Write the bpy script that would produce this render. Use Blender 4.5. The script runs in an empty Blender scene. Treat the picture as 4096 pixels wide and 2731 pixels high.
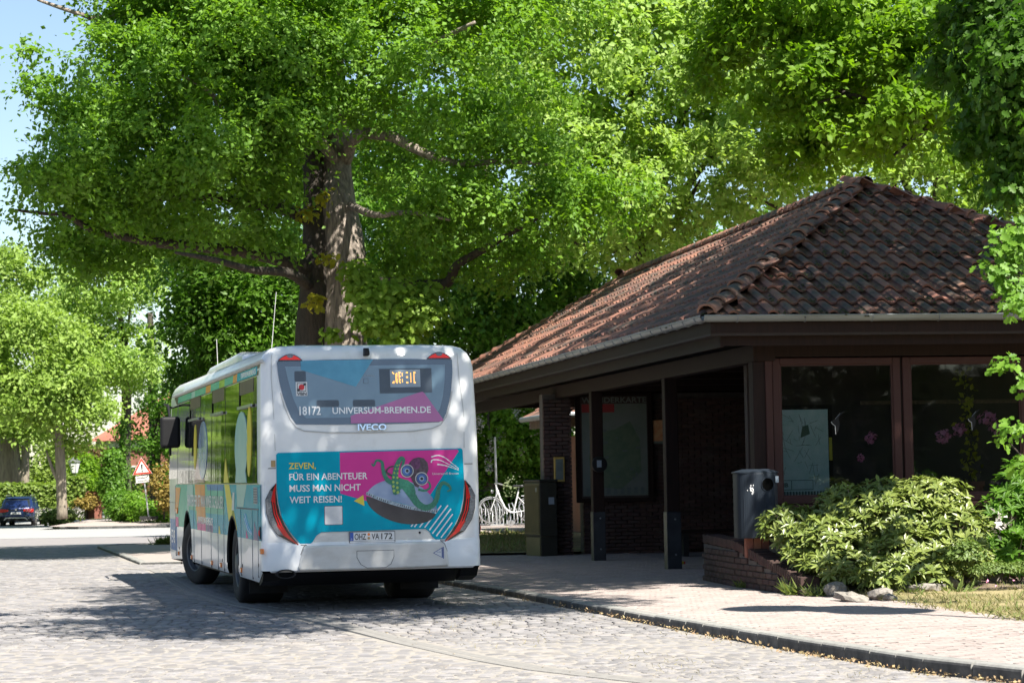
import bpy, bmesh, math, random
import numpy as np
from mathutils import Vector, Matrix, noise

random.seed(7)
RNG = np.random.default_rng(11)
SC = bpy.context.scene
COL = SC.collection
R = math.radians

# ------------------------------------------------------------------ camera
cam_d = bpy.data.cameras.new('camera')
cam = bpy.data.objects.new('camera', cam_d)
COL.objects.link(cam)
FPX = 9400.0                                   # focal length in photo pixels (4096 wide)
cam_d.sensor_width = 36.0
cam_d.lens = 36.0 * FPX / 4096.0
CAM_M = Matrix.Rotation(math.pi / 2 + math.atan(525 / FPX), 3, 'X') @ Matrix.Rotation(-0.018, 3, 'Z')
cam.location = (0, 0, 1.6)
cam.rotation_euler = CAM_M.to_euler()
cam_d.clip_start = 0.1
cam_d.clip_end = 3000
cam_d.dof.use_dof = True
cam_d.dof.focus_distance = 28.5
cam_d.dof.aperture_fstop = 6.5
SC.camera = cam

# ------------------------------------------------------------------ light
SUN_EL = R(53)
SUN_AZ = math.atan2(0.60, -0.80)               # compass angle from +Y towards +X
SUN_V = Vector((math.sin(SUN_AZ) * math.cos(SUN_EL), math.cos(SUN_AZ) * math.cos(SUN_EL), math.sin(SUN_EL)))
world = bpy.data.worlds.new('World')
SC.world = world
world.use_nodes = True
wn = world.node_tree.nodes
wl = world.node_tree.links
for n in list(wn):
    wn.remove(n)
sky = wn.new('ShaderNodeTexSky')
sky.sky_type = 'NISHITA'
sky.sun_disc = False
sky.sun_elevation = SUN_EL
sky.sun_rotation = SUN_AZ
sky.air_density = 1.0
sky.dust_density = 0.45
sky.ozone_density = 1.0
bg = wn.new('ShaderNodeBackground')
bg.inputs['Strength'].default_value = 0.062
wo = wn.new('ShaderNodeOutputWorld')
wl.new(sky.outputs[0], bg.inputs[0])
wl.new(bg.outputs[0], wo.inputs[0])
sun_d = bpy.data.lights.new('sun', 'SUN')
sun_d.energy = 5.0
sun_d.angle = R(0.53)
sun_d.color = (1.0, 0.95, 0.86)
sun = bpy.data.objects.new('sun', sun_d)
COL.objects.link(sun)
sun.rotation_euler = (-SUN_V).to_track_quat('-Z', 'Y').to_euler()
SC.view_settings.view_transform = 'Standard'
SC.view_settings.look = 'None'
SC.view_settings.gamma = 1
SC.view_settings.use_curve_mapping = False
SC.view_settings.exposure = 1.52
SC.render.engine = 'CYCLES'
SC.cycles.use_denoising = True
SC.cycles.max_bounces = 8
SC.cycles.diffuse_bounces = 3
SC.cycles.glossy_bounces = 3
SC.cycles.transmission_bounces = 4
SC.cycles.transparent_max_bounces = 8
SC.cycles.caustics_reflective = False
SC.cycles.caustics_refractive = False
SC.cycles.sample_clamp_indirect = 6

# ------------------------------------------------------------------ helpers
def S(a, b, t):
    t = max(0.0, min(1.0, (t - a) / (b - a)))
    return t * t * (3 - 2 * t)

def at(px, py, Y):
    """world point at depth Y seen at photo pixel (px,py)"""
    d = CAM_M @ Vector(((px - 2048) / FPX, -(py - 1365.5) / FPX, -1.0))
    return Vector((0, 0, 1.6)) + d * (Y / d.y)

def tag(o, label=None, cat=None, group=None, kind=None):
    if label: o['label'] = label
    if cat: o['category'] = cat
    if group: o['group'] = group
    if kind: o['kind'] = kind
    return o

def empty(name, loc=(0, 0, 0), rz=0.0, label=None, cat=None, group=None, kind=None):
    o = bpy.data.objects.new(name, None)
    o.empty_display_size = 0.2
    COL.objects.link(o)
    o.location = loc
    o.rotation_euler = (0, 0, rz)
    return tag(o, label, cat, group, kind)

def link(name, me, parent=None, loc=None, rot=None):
    o = bpy.data.objects.new(name, me)
    COL.objects.link(o)
    if parent: o.parent = parent
    if loc is not None: o.location = loc
    if rot is not None: o.rotation_euler = rot
    return o

def copy_tree(o, parent=None):
    c = o.copy()
    COL.objects.link(c)
    c.parent = parent
    for ch in list(o.children):
        copy_tree(ch, c)
    return c

class MB:
    """collects shapes into one mesh"""
    def __init__(s):
        s.v = []; s.f = []; s.m = []; s.r = []
    def add(s, vs, fs, mi=0, r=None):
        b = len(s.v)
        s.v += [tuple(p) for p in vs]
        for f in fs:
            s.f.append([b + i for i in f]); s.m.append(mi)
            s.r.append(r if r is not None else 0.5)
        return s
    def box(s, c, d, mi=0, M=None, r=None):
        x, y, z = d[0] / 2, d[1] / 2, d[2] / 2
        vs = [Vector((sx * x, sy * y, sz * z)) for sz in (-1, 1) for sy in (-1, 1) for sx in (-1, 1)]
        if M is not None: vs = [M @ p for p in vs]
        vs = [p + Vector(c) for p in vs]
        return s.add(vs, [(0, 2, 3, 1), (4, 5, 7, 6), (0, 1, 5, 4), (2, 6, 7, 3), (0, 4, 6, 2), (1, 3, 7, 5)], mi, r)
    def span(s, a, b, mi=0, r=None):
        return s.box([(a[i] + b[i]) / 2 for i in range(3)], [abs(b[i] - a[i]) for i in range(3)], mi, None, r)
    def prism(s, poly, ax, h0, h1, mi=0, r=None):
        """poly in the plane across axis ax ('x': (y,z), 'y': (x,z), 'z': (x,y)), from h0 to h1"""
        def P(u, w, h):
            return {'x': (h, u, w), 'y': (u, h, w), 'z': (u, w, h)}[ax]
        n = len(poly)
        area = sum(poly[i][0] * poly[(i + 1) % n][1] - poly[(i + 1) % n][0] * poly[i][1] for i in range(n))
        if area < 0: poly = poly[::-1]
        flip = (ax == 'y')
        vs = [P(u, w, h0) for u, w in poly] + [P(u, w, h1) for u, w in poly]
        lo, hi = (h0, h1)
        bot = list(range(n))[::-1]; top = list(range(n, 2 * n))
        sides = [(i, (i + 1) % n, n + (i + 1) % n, n + i) for i in range(n)]
        fs = [bot, top] + sides
        if flip ^ (h1 < h0): fs = [list(f)[::-1] for f in fs]
        return s.add(vs, fs, mi, r)
    def tube(s, pts, rad, n=8, mi=0, cap=True, r=None):
        pts = [Vector(p) for p in pts]
        if not hasattr(rad, '__len__'): rad = [rad] * len(pts)
        vs = []; up = Vector((0.13, 0.31, 0.94)).normalized(); px = None
        for i, p in enumerate(pts):
            t = (pts[min(i + 1, len(pts) - 1)] - pts[max(i - 1, 0)]).normalized()
            if px is None:
                px = t.cross(up)
                if px.length < 1e-3: px = t.cross(Vector((1, 0, 0)))
            px = (px - t * px.dot(t)).normalized()
            q = t.cross(px)
            for k in range(n):
                a = 2 * math.pi * k / n
                vs.append(p + (px * math.cos(a) + q * math.sin(a)) * rad[i])
        fs = []
        for i in range(len(pts) - 1):
            for k in range(n):
                fs.append((i * n + k, i * n + (k + 1) % n, (i + 1) * n + (k + 1) % n, (i + 1) * n + k))
        if cap:
            fs.append(list(range(n))[::-1]); fs.append([(len(pts) - 1) * n + k for k in range(n)])
        return s.add(vs, fs, mi, r)
    def lathe(s, prof, n=20, c=(0, 0, 0), ax='z', mi=0, a0=0.0, a1=2 * math.pi):
        full = abs(a1 - a0 - 2 * math.pi) < 1e-6
        m = n if full else n + 1
        vs = []
        for (rr, h) in prof:
            for k in range(m):
                a = a0 + (a1 - a0) * k / n
                u, w = rr * math.cos(a), rr * math.sin(a)
                p = {'z': (u, w, h), 'x': (h, u, w), 'y': (w, h, u)}[ax]
                vs.append(Vector(p) + Vector(c))
        fs = []
        for i in range(len(prof) - 1):
            for k in range(n):
                k2 = (k + 1) % m
                fs.append((i * m + k, i * m + k2, (i + 1) * m + k2, (i + 1) * m + k))
        return s.add(vs, fs, mi)
    def mesh(s, name):
        me = bpy.data.meshes.new(name)
        me.from_pydata([tuple(p) for p in s.v], [], s.f)
        me.polygons.foreach_set('material_index', s.m)
        a = me.attributes.new('rnd', 'FLOAT', 'FACE')
        a.data.foreach_set('value', s.r)
        me.update()
        return me
    def build(s, name, mats, parent=None, smooth=False, bevel=0, loc=None, rot=None, seg=2, angle=40):
        me = s.mesh(name)
        for m in (mats if isinstance(mats, (list, tuple)) else [mats]): me.materials.append(m)
        if smooth:
            me.polygons.foreach_set('use_smooth', [True] * len(me.polygons))
            if angle < 180:
                try: me.set_sharp_from_angle(angle=R(angle))
                except Exception: pass
        o = link(name, me, parent, loc, rot)
        if bevel:
            b = o.modifiers.new('bevel', 'BEVEL'); b.width = bevel; b.segments = seg; b.limit_method = 'ANGLE'; b.angle_limit = R(35)
        return o

def bx(name, a, b, mat, parent=None, bevel=0, **k):
    return MB().span(a, b).build(name, mat, parent, bevel=bevel, **k)

# ------------------------------------------------------------------ materials
MATS = {}
def mat(name, col, rough=0.6, metal=0.0, col2=None, scale=6.0, detail=5.0, bump=0.0, bscale=None, bdist=0.01, spec=0.5, coat=0.0,
        rnd=0.0, emit=None, estr=1.0, ior=1.5, stretch=None, dirt=None, dscale=1.5, dlo=0.5, dhi=0.7):
    """procedural material: base colour, a second colour by noise, per-piece variation, stains and fine relief"""
    m = bpy.data.materials.new(name)
    m.use_nodes = True
    nt = m.node_tree; N = nt.nodes; L = nt.links
    b = N['Principled BSDF']
    b.inputs['Roughness'].default_value = rough
    b.inputs['Metallic'].default_value = metal
    b.inputs['Specular IOR Level'].default_value = spec
    b.inputs['IOR'].default_value = ior
    b.inputs['Coat Weight'].default_value = coat
    b.inputs['Coat Roughness'].default_value = 0.05
    b.inputs['Base Color'].default_value = (*col, 1)
    tc = N.new('ShaderNodeTexCoord'); src = tc.outputs['Object']
    if stretch:
        mp = N.new('ShaderNodeMapping'); mp.inputs['Scale'].default_value = stretch
        L.new(src, mp.inputs[0]); src = mp.outputs[0]
    out = None
    c2 = col2 if col2 else tuple(c * 0.82 for c in col)
    nz = N.new('ShaderNodeTexNoise'); nz.inputs['Scale'].default_value = scale; nz.inputs['Detail'].default_value = detail
    L.new(src, nz.inputs['Vector'])
    rp = N.new('ShaderNodeMapRange'); rp.inputs[1].default_value = 0.35; rp.inputs[2].default_value = 0.65
    L.new(nz.outputs[0], rp.inputs[0])
    mx = N.new('ShaderNodeMix'); mx.data_type = 'RGBA'
    mx.inputs[6].default_value = (*col, 1); mx.inputs[7].default_value = (*c2, 1)
    L.new(rp.outputs[0], mx.inputs[0]); out = mx.outputs[2]
    if dirt:
        n2 = N.new('ShaderNodeTexNoise'); n2.inputs['Scale'].default_value = dscale; n2.inputs['Detail'].default_value = 8; n2.inputs['Roughness'].default_value = 0.65
        L.new(src, n2.inputs['Vector'])
        r2 = N.new('ShaderNodeMapRange'); r2.inputs[1].default_value = dlo; r2.inputs[2].default_value = dhi
        L.new(n2.outputs[0], r2.inputs[0])
        m2 = N.new('ShaderNodeMix'); m2.data_type = 'RGBA'; m2.inputs[7].default_value = (*dirt, 1)
        L.new(out, m2.inputs[6]); L.new(r2.outputs[0], m2.inputs[0]); out = m2.outputs[2]
    if rnd:
        at_ = N.new('ShaderNodeAttribute'); at_.attribute_name = 'rnd'
        oi = N.new('ShaderNodeObjectInfo')
        ad = N.new('ShaderNodeMath'); ad.operation = 'ADD'
        L.new(at_.outputs['Fac'], ad.inputs[0]); L.new(oi.outputs['Random'], ad.inputs[1])
        fr = N.new('ShaderNodeMath'); fr.operation = 'FRACT'; L.new(ad.outputs[0], fr.inputs[0])
        hs = N.new('ShaderNodeHueSaturation')
        mr = N.new('ShaderNodeMapRange'); mr.inputs[3].default_value = 1 - rnd; mr.inputs[4].default_value = 1 + rnd
        L.new(fr.outputs[0], mr.inputs[0]); L.new(mr.outputs[0], hs.inputs['Value'])
        m3 = N.new('ShaderNodeMath'); m3.operation = 'MULTIPLY'; m3.inputs[1].default_value = 7.31; L.new(fr.outputs[0], m3.inputs[0])
        f3 = N.new('ShaderNodeMath'); f3.operation = 'FRACT'; L.new(m3.outputs[0], f3.inputs[0])
        mr2 = N.new('ShaderNodeMapRange'); mr2.inputs[3].default_value = 0.5 - rnd * 0.06; mr2.inputs[4].default_value = 0.5 + rnd * 0.06
        L.new(f3.outputs[0], mr2.inputs[0]); L.new(mr2.outputs[0], hs.inputs['Hue'])
        L.new(out, hs.inputs['Color']); out = hs.outputs[0]
    L.new(out, b.inputs['Base Color'])
    if bump:
        bn = N.new('ShaderNodeTexNoise'); bn.inputs['Scale'].default_value = bscale or scale * 4; bn.inputs['Detail'].default_value = 6
        L.new(src, bn.inputs['Vector'])
        bp = N.new('ShaderNodeBump'); bp.inputs['Strength'].default_value = bump; bp.inputs['Distance'].default_value = bdist
        L.new(bn.outputs[0], bp.inputs['Height']); L.new(bp.outputs[0], b.inputs['Normal'])
    if emit:
        b.inputs['Emission Color'].default_value = (*emit, 1); b.inputs['Emission Strength'].default_value = estr
    MATS[name] = m
    return m

def leaf_mat(name, c_dark, c_light, trans, tw=0.45, rough=0.5, spec=0.25, patch=0.0):
    """leaf: diffuse + translucent + a little gloss, colour varies from leaf to leaf"""
    m = bpy.data.materials.new(name); m.use_nodes = True
    nt = m.node_tree; N = nt.nodes; L = nt.links
    b = N['Principled BSDF']; o = N['Material Output']
    b.inputs['Roughness'].default_value = rough; b.inputs['Specular IOR Level'].default_value = spec
    a = N.new('ShaderNodeAttribute'); a.attribute_name = 'rnd'
    mx = N.new('ShaderNodeMix'); mx.data_type = 'RGBA'
    mx.inputs[6].default_value = (*c_dark, 1); mx.inputs[7].default_value = (*c_light, 1)
    tc = N.new('ShaderNodeTexCoord'); nz = N.new('ShaderNodeTexNoise'); nz.inputs['Scale'].default_value = 0.6
    L.new(tc.outputs['Object'], nz.inputs['Vector'])
    ad = N.new('ShaderNodeMath'); ad.operation = 'MULTIPLY_ADD'; ad.inputs[1].default_value = 0.6
    L.new(a.outputs['Fac'], ad.inputs[0])
    sb = N.new('ShaderNodeMath'); sb.operation = 'MULTIPLY'; sb.inputs[1].default_value = 0.55; L.new(nz.outputs[0], sb.inputs[0])
    L.new(sb.outputs[0], ad.inputs[2]); ad.use_clamp = True
    L.new(ad.outputs[0], mx.inputs[0]); L.new(mx.outputs[2], b.inputs['Base Color'])
    t = N.new('ShaderNodeBsdfTranslucent')
    mt = N.new('ShaderNodeMix'); mt.data_type = 'RGBA'; mt.blend_type = 'MULTIPLY'; mt.inputs[0].default_value = 1
    L.new(mx.outputs[2], mt.inputs[6]); mt.inputs[7].default_value = (*trans, 1)
    mt.clamp_result = False
    L.new(mt.outputs[2], t.inputs[0])
    ms = N.new('ShaderNodeMixShader'); ms.inputs[0].default_value = tw
    L.new(b.outputs[0], ms.inputs[1]); L.new(t.outputs[0], ms.inputs[2]); L.new(ms.outputs[0], o.inputs['Surface'])
    MATS[name] = m
    return m

def glass_mat(name, tint, ior=1.5, clear=0.8):
    m = bpy.data.materials.new(name); m.use_nodes = True
    nt = m.node_tree; N = nt.nodes; L = nt.links
    for n in list(N):
        if n.type != 'OUTPUT_MATERIAL': N.remove(n)
    o = [n for n in N if n.type == 'OUTPUT_MATERIAL'][0]
    tr = N.new('ShaderNodeBsdfTransparent'); tr.inputs[0].default_value = (*tint, 1)
    gl = N.new('ShaderNodeBsdfGlossy'); gl.inputs['Roughness'].default_value = 0.02
    fr = N.new('ShaderNodeFresnel'); fr.inputs[0].default_value = ior
    tc = N.new('ShaderNodeTexCoord'); nz = N.new('ShaderNodeTexNoise'); nz.inputs['Scale'].default_value = 1.1
    L.new(tc.outputs['Object'], nz.inputs['Vector'])
    bp = N.new('ShaderNodeBump'); bp.inputs['Strength'].default_value = 0.03; bp.inputs['Distance'].default_value = 0.05
    L.new(nz.outputs[0], bp.inputs['Height']); L.new(bp.outputs[0], gl.inputs['Normal'])
    ms = N.new('ShaderNodeMixShader')
    L.new(fr.outputs[0], ms.inputs[0]); L.new(tr.outputs[0], ms.inputs[1]); L.new(gl.outputs[0], ms.inputs[2])
    L.new(ms.outputs[0], o.inputs['Surface'])
    MATS[name] = m
    return m

def text(name, s, mt, parent, M, height, width=None, depth=0.0015, bold=0.0, font_scale=1.0):
    """lettering as a thin mesh; M: 4x4 placing text plane (x right, y up, z out); height = capital height"""
    cu = bpy.data.curves.new(name, 'FONT')
    cu.body = s; cu.size = 1.0; cu.extrude = 0.0; cu.offset = bold; cu.resolution_u = 3
    to = bpy.data.objects.new('tmp_text', cu); COL.objects.link(to)
    dg = bpy.context.evaluated_depsgraph_get()
    me = bpy.data.meshes.new_from_object(to.evaluated_get(dg))
    bpy.data.objects.remove(to)
    n = len(me.vertices)
    co = np.empty(n * 3); me.vertices.foreach_get('co', co); co = co.reshape(-1, 3)
    x0, x1 = co[:, 0].min(), co[:, 0].max()
    sy = height / 0.73
    sx = (width / (x1 - x0)) if width else sy
    co[:, 0] = (co[:, 0] - x0) * sx; co[:, 1] *= sy
    MM = np.array(M)
    co = co @ MM[:3, :3].T + MM[:3, 3]
    me.vertices.foreach_set('co', co.ravel()); me.update()
    me.materials.clear(); me.materials.append(mt)
    me.polygons.foreach_set('use_smooth', [False] * len(me.polygons))
    me.name = name
    o = link(name, me, parent)
    sd = o.modifiers.new('solidify', 'SOLIDIFY'); sd.thickness = depth; sd.offset = 1
    return o
def frame(o, x, z):
    """matrix with columns x, y(up)=z, normal"""
    x = Vector(x).normalized(); z = Vector(z).normalized(); n = x.cross(z)
    return Matrix(((x.x, z.x, n.x, o[0]), (x.y, z.y, n.y, o[1]), (x.z, z.z, n.z, o[2]), (0, 0, 0, 1)))

# ------------------------------------------------------------------ leaves (numpy)
LEAF_T = {
    'plain': (np.array([[0, 0, 0], [.32, .45, .10], [0, 1, -.05], [-.32, .45, .10]]), [(0, 1, 2), (0, 2, 3)]),
    'oval': (np.array([[0, 0, 0], [.20, .30, .07], [.22, .62, .05], [0, 1, -.08], [-.22, .62, .05], [-.20, .30, .07], [0, .5, 0]]),
             [(0, 1, 6), (1, 2, 6), (2, 3, 6), (3, 4, 6), (4, 5, 6), (5, 0, 6)]),
    'rhodo': (np.array([[0, 0, 0], [.11, .30, .05], [.135, .65, .04], [0, 1, -.06], [-.135, .65, .04], [-.11, .30, .05], [0, .5, 0]]),
             [(0, 1, 6), (1, 2, 6), (2, 3, 6), (3, 4, 6), (4, 5, 6), (5, 0, 6)]),
    'blade': (np.array([[-.05, 0, 0], [.05, 0, 0], [.02, .6, .08], [0, 1, .3]]), [(0, 1, 2), (0, 2, 3)]),
    'oak': (np.array([[0, 0, 0], [.14, .22, .03], [.30, .30, .06], [.17, .42, .03], [.38, .58, .07], [.20, .68, .02], [.22, .88, 0], [0, 1, -.06],
                      [-.22, .88, 0], [-.20, .68, .02], [-.38, .58, .07], [-.17, .42, .03], [-.30, .30, .06], [-.14, .22, .03], [0, .5, -.02]]),
            [(i, i + 1, 14) for i in range(13)] + [(13, 0, 14)]),
}
def leaves(name, P, size, mt, parent=None, nrm=None, spread=0.9, shape='plain', jit=0.48, kind='stuff', rn=None, up=0.55, adir=(0, 0, -.5)):
    """one mesh of many leaves; P: (N,3) bases; nrm: (N,3) preferred normals"""
    T, F = LEAF_T[shape]
    n = len(P); k = len(T)
    if nrm is None: nrm = np.zeros((n, 3)); nrm[:, 2] = 1
    nn = nrm + RNG.normal(0, spread, (n, 3)); nn[:, 2] += up
    nn /= np.linalg.norm(nn, axis=1, keepdims=True) + 1e-9
    a = RNG.normal(0, 1, (n, 3)) + np.array(adir)
    a -= nn * (a * nn).sum(1, keepdims=True); a /= np.linalg.norm(a, axis=1, keepdims=True) + 1e-9
    b = np.cross(a, nn)
    sz = (size * (1 + RNG.uniform(-jit, jit, n)))[:, None, None]
    V = P[:, None, :] + sz * (b[:, None, :] * T[None, :, 0:1] + a[:, None, :] * T[None, :, 1:2] + nn[:, None, :] * T[None, :, 2:3])
    F = np.array(F); nf = len(F)
    idx = (F[None] + (np.arange(n) * k)[:, None, None]).reshape(-1)
    me = bpy.data.meshes.new(name)
    me.vertices.add(n * k); me.vertices.foreach_set('co', V.reshape(-1).astype(np.float32))
    me.loops.add(n * nf * 3); me.loops.foreach_set('vertex_index', idx.astype(np.int32))
    me.polygons.add(n * nf); me.polygons.foreach_set('loop_start', np.arange(0, n * nf * 3, 3, dtype=np.int32))
    at_ = me.attributes.new('rnd', 'FLOAT', 'FACE')
    rv = RNG.uniform(0, 1, n) if rn is None else rn
    at_.data.foreach_set('value', np.repeat(rv, nf).astype(np.float32))
    me.update(calc_edges=True)
    me.materials.append(mt)
    o = link(name, me, parent)
    if kind: o['kind'] = kind
    return o

def tufts(blobs, per_m3=None, n=None, shell=0.55, gap=0.0, gscale=0.35, seed=0, low=0.35):
    """tuft centres through ellipsoidal blobs [(c, r)], biased to the outside, with noise gaps"""
    vol = np.array([b[1][0] * b[1][1] * b[1][2] for b in blobs]) ** (2 / 3.)
    cnt = (vol / vol.sum() * n).astype(int)
    out = []; nor = []
    for (c, r), m in zip(blobs, cnt):
        d = RNG.normal(0, 1, (m, 3)); d /= np.linalg.norm(d, axis=1, keepdims=True)
        rad = (shell + (1 - shell) * RNG.uniform(0, 1, m) ** 0.6) * (1 + RNG.normal(0, 0.06, m))
        p = d * rad[:, None]
        keep = (p[:, 2] > -0.75) | (RNG.uniform(0, 1, m) < low)
        p = p[keep]; dd = d[keep]
        q = p * np.array(r) + np.array(c)
        out.append(q); nor.append(dd)
    out = np.concatenate(out); nor = np.concatenate(nor)
    if gap > 0:
        k = np.array([noise.noise(Vector((p[0] * gscale, p[1] * gscale, p[2] * gscale * 1.7)) + Vector((seed, seed * 2.1, 0))) for p in out])
        kk = k > (np.quantile(k, gap))
        out = out[kk]; nor = nor[kk]
    return out, nor

def puff(tc, tn, per, spread, flat=0.6):
    """leaf positions round tuft centres"""
    n = len(tc)
    o = RNG.normal(0, 1, (n, per, 3)) * spread; o[:, :, 2] *= flat
    P = (tc[:, None, :] + o).reshape(-1, 3)
    Nn = np.repeat(tn, per, axis=0) * 0.7 + o.reshape(-1, 3) / spread * 0.35
    return P, Nn

def spray(tc, tn, per, r_, thin=.16, up=.7, out=.6, rnd=.55):
    """leaves gathered in tilted flat sprays: positions, a shared normal per spray, correlated tone"""
    n = len(tc)
    nt = tn * out + RNG.normal(0, rnd, (n, 3)); nt[:, 2] += up
    nt /= np.linalg.norm(nt, axis=1, keepdims=True)
    a = np.cross(nt, RNG.normal(0, 1, (n, 3))); a /= np.linalg.norm(a, axis=1, keepdims=True) + 1e-9
    b = np.cross(nt, a)
    rr = r_ * RNG.uniform(.6, 1.35, (n, 1, 1))
    u = RNG.normal(0, 1, (n, per, 1)); v = RNG.normal(0, .62, (n, per, 1)); w = RNG.normal(0, thin, (n, per, 1))
    o = (a[:, None] * u + b[:, None] * v + nt[:, None] * w) * rr
    o[:, :, 2] -= .35 * (o[:, :, 0] ** 2 + o[:, :, 1] ** 2) / r_ * .5
    P = (tc[:, None, :] + o).reshape(-1, 3)
    Nn = np.repeat(nt, per, axis=0)
    tone = np.clip(np.repeat(RNG.uniform(0, 1, n), per) * .7 + RNG.uniform(0, .3, n * per), 0, 1)
    return P, Nn, tone

def bark_tube(name, pts, rads, mt, parent, n=16, amp=0.06, seed=0, sub=4, fr=1.3):
    """bent tapering limb with a knobbly surface"""
    pts = [Vector(p) for p in pts]
    P = []; Q = []
    m = len(pts)
    for i in range(m - 1):
        p0, p1, p2, p3 = pts[max(i - 1, 0)], pts[i], pts[i + 1], pts[min(i + 2, m - 1)]
        for k in range(sub):
            t = k / sub
            P.append(0.5 * ((2 * p1) + (p2 - p0) * t + (2 * p0 - 5 * p1 + 4 * p2 - p3) * t * t + (3 * p1 - p0 - 3 * p2 + p3) * t ** 3))
            Q.append(rads[i] * (1 - t) + rads[i + 1] * t)
    P.append(pts[-1]); Q.append(rads[-1])
    b = MB().tube(P, Q, n)
    vs = []
    for i, v in enumerate(b.v):
        v = Vector(v); k = min(i // n, len(P) - 1); d = (v - P[k])
        q = noise.noise(Vector((v.x * fr, v.y * fr, v.z * fr * 0.45)) + Vector((seed, 0, 0)))
        q2 = noise.noise(Vector((v.x * 5, v.y * 5, v.z * 1.2)) + Vector((0, seed, 0)))
        vs.append(tuple(P[k] + d * (1 + (q * 2.2 + q2) * amp)))
    b.v = vs
    return b.build(name, mt, parent, smooth=True, angle=180)
# ------------------------------------------------------------------ the materials
mat('joint_sand', (.275, .252, .225), .95, col2=(.215, .197, .176), scale=9, bump=.4, bscale=60)
mat('cobble', (.162, .156, .160), .75, col2=(.206, .194, .190), scale=7, bump=.2, bscale=45, bdist=.006, rnd=.24, dirt=(.30, .265, .222), dscale=2.2, dlo=.50, dhi=.85)
mat('cobble_far', (.20, .187, .185), .6, col2=(.24, .215, .215), scale=5, bump=.35, bscale=40, bdist=.006, rnd=.25, dirt=(.32, .28, .23), dscale=5, dlo=.55, dhi=.75)
mat('asphalt', (.25, .25, .245), .8, col2=(.29, .29, .28), scale=3, bump=.3, bscale=80)
mat('paver', (.265, .218, .198), .85, col2=(.32, .272, .25), scale=24, bump=.45, bscale=90, bdist=.004, rnd=.10, dirt=(.20, .175, .155), dscale=2.2, dlo=.55, dhi=.8)
mat('paver_bed', (.20, .17, .14), .95, scale=8, bump=.3)
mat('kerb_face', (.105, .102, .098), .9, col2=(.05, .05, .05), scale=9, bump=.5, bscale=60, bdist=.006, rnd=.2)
mat('kerb', (.26, .255, .235), .85, col2=(.21, .205, .19), scale=18, bump=.5, bscale=70, bdist=.006, rnd=.10, dirt=(.15, .145, .14), dscale=2.5, dlo=.5, dhi=.8)
mat('strip', (.215, .205, .19), .9, col2=(.175, .165, .155), scale=14, bump=.4, bscale=60)
mat('soil', (.13, .095, .065), .95, col2=(.19, .145, .10), scale=7, bump=.6, bscale=30, bdist=.03)
mat('turf', (.13, .12, .045), .95, col2=(.27, .22, .11), scale=1.8, bump=.5, bscale=60, bdist=.02)
mat('turf_far', (.07, .10, .025), .95, col2=(.11, .12, .04), scale=.8, bump=.5, bscale=40, bdist=.03)
mat('litter', (.32, .235, .125), .9, col2=(.22, .155, .08), scale=20, rnd=.3)
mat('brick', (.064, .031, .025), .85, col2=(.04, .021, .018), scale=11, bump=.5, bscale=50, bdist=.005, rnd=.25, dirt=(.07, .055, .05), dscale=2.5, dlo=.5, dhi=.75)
mat('brick_red', (.33, .125, .08), .85, col2=(.22, .09, .06), scale=9, bump=.4, bscale=40, rnd=.2)
mat('mortar', (.10, .088, .08), .95, scale=12, bump=.4)
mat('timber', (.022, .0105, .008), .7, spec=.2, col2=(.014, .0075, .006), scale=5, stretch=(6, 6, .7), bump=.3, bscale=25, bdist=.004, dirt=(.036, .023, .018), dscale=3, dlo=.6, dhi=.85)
mat('timber_grey', (.19, .125, .085), .8, col2=(.10, .065, .045), scale=6, stretch=(5, .6, 5), bump=.4, bscale=25, bdist=.005)
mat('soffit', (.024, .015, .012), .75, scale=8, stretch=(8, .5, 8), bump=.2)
mat('window_frame', (.050, .018, .0145), .55, spec=.25, col2=(.055, .022, .018), scale=4, bump=.15, dirt=(.11, .07, .055), dscale=4, dlo=.62, dhi=.85)
mat('tile', (.27, .122, .080), .68, col2=(.19, .092, .066), scale=8, bump=.35, bscale=60, bdist=.004, rnd=.11, dirt=(.055, .05, .045), dscale=3.2, dlo=.49, dhi=.68)
mat('tile_old', (.225, .108, .074), .7, col2=(.155, .08, .06), scale=9, bump=.4, bscale=60, bdist=.004, rnd=.2, dirt=(.050, .045, .038), dscale=4.5, dlo=.42, dhi=.60)
mat('tile_bed', (.05, .035, .03), .9, scale=6)
mat('moss', (.085, .085, .028), .95, col2=(.035, .04, .018), scale=25, bump=.8, bscale=90, bdist=.02, rnd=.3)
mat('zinc', (.25, .27, .285), .45, metal=.25, col2=(.19, .21, .225), scale=3, stretch=(.4, .4, 3), bump=.08, dirt=(.16, .16, .15), dscale=3, dlo=.55, dhi=.8)
mat('post_iron', (.012, .014, .018), .45, col2=(.03, .034, .04), scale=6, bump=.1)
mat('black_iron', (.015, .015, .015), .5, scale=8)
mat('wall_dark', (.05, .035, .03), .85, scale=5)
glass_mat('pane', (.78, .82, .82), 1.48)
mat('bin_steel', (.019, .026, .036), .5, metal=.1, col2=(.016, .022, .031), spec=.22, scale=3, stretch=(5, 5, .5), bump=.06, dirt=(.028, .036, .045), dscale=4, dlo=.6, dhi=.85)
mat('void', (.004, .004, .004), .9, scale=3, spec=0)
mat('sticker_white', (.72, .72, .72), .4, scale=9)
mat('paper_lit', (.60, .66, .62), .6, col2=(.48, .60, .54), scale=7)
mat('paper', (.135, .155, .142), .6, col2=(.11, .14, .115), scale=5)  # darker copy of the map paper, the roof's shade put into its colour
mat('map_green', (.07, .115, .07), .6, col2=(.105, .14, .09), scale=9)
mat('map_ink', (.10, .13, .12), .6, scale=9)
mat('map_red', (.28, .03, .03), .6, scale=9)
mat('poster_orange', (.45, .16, .06), .6, col2=(.5, .3, .15), scale=9)
mat('brass', (.55, .38, .10), .4, metal=.4, scale=9)
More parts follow.
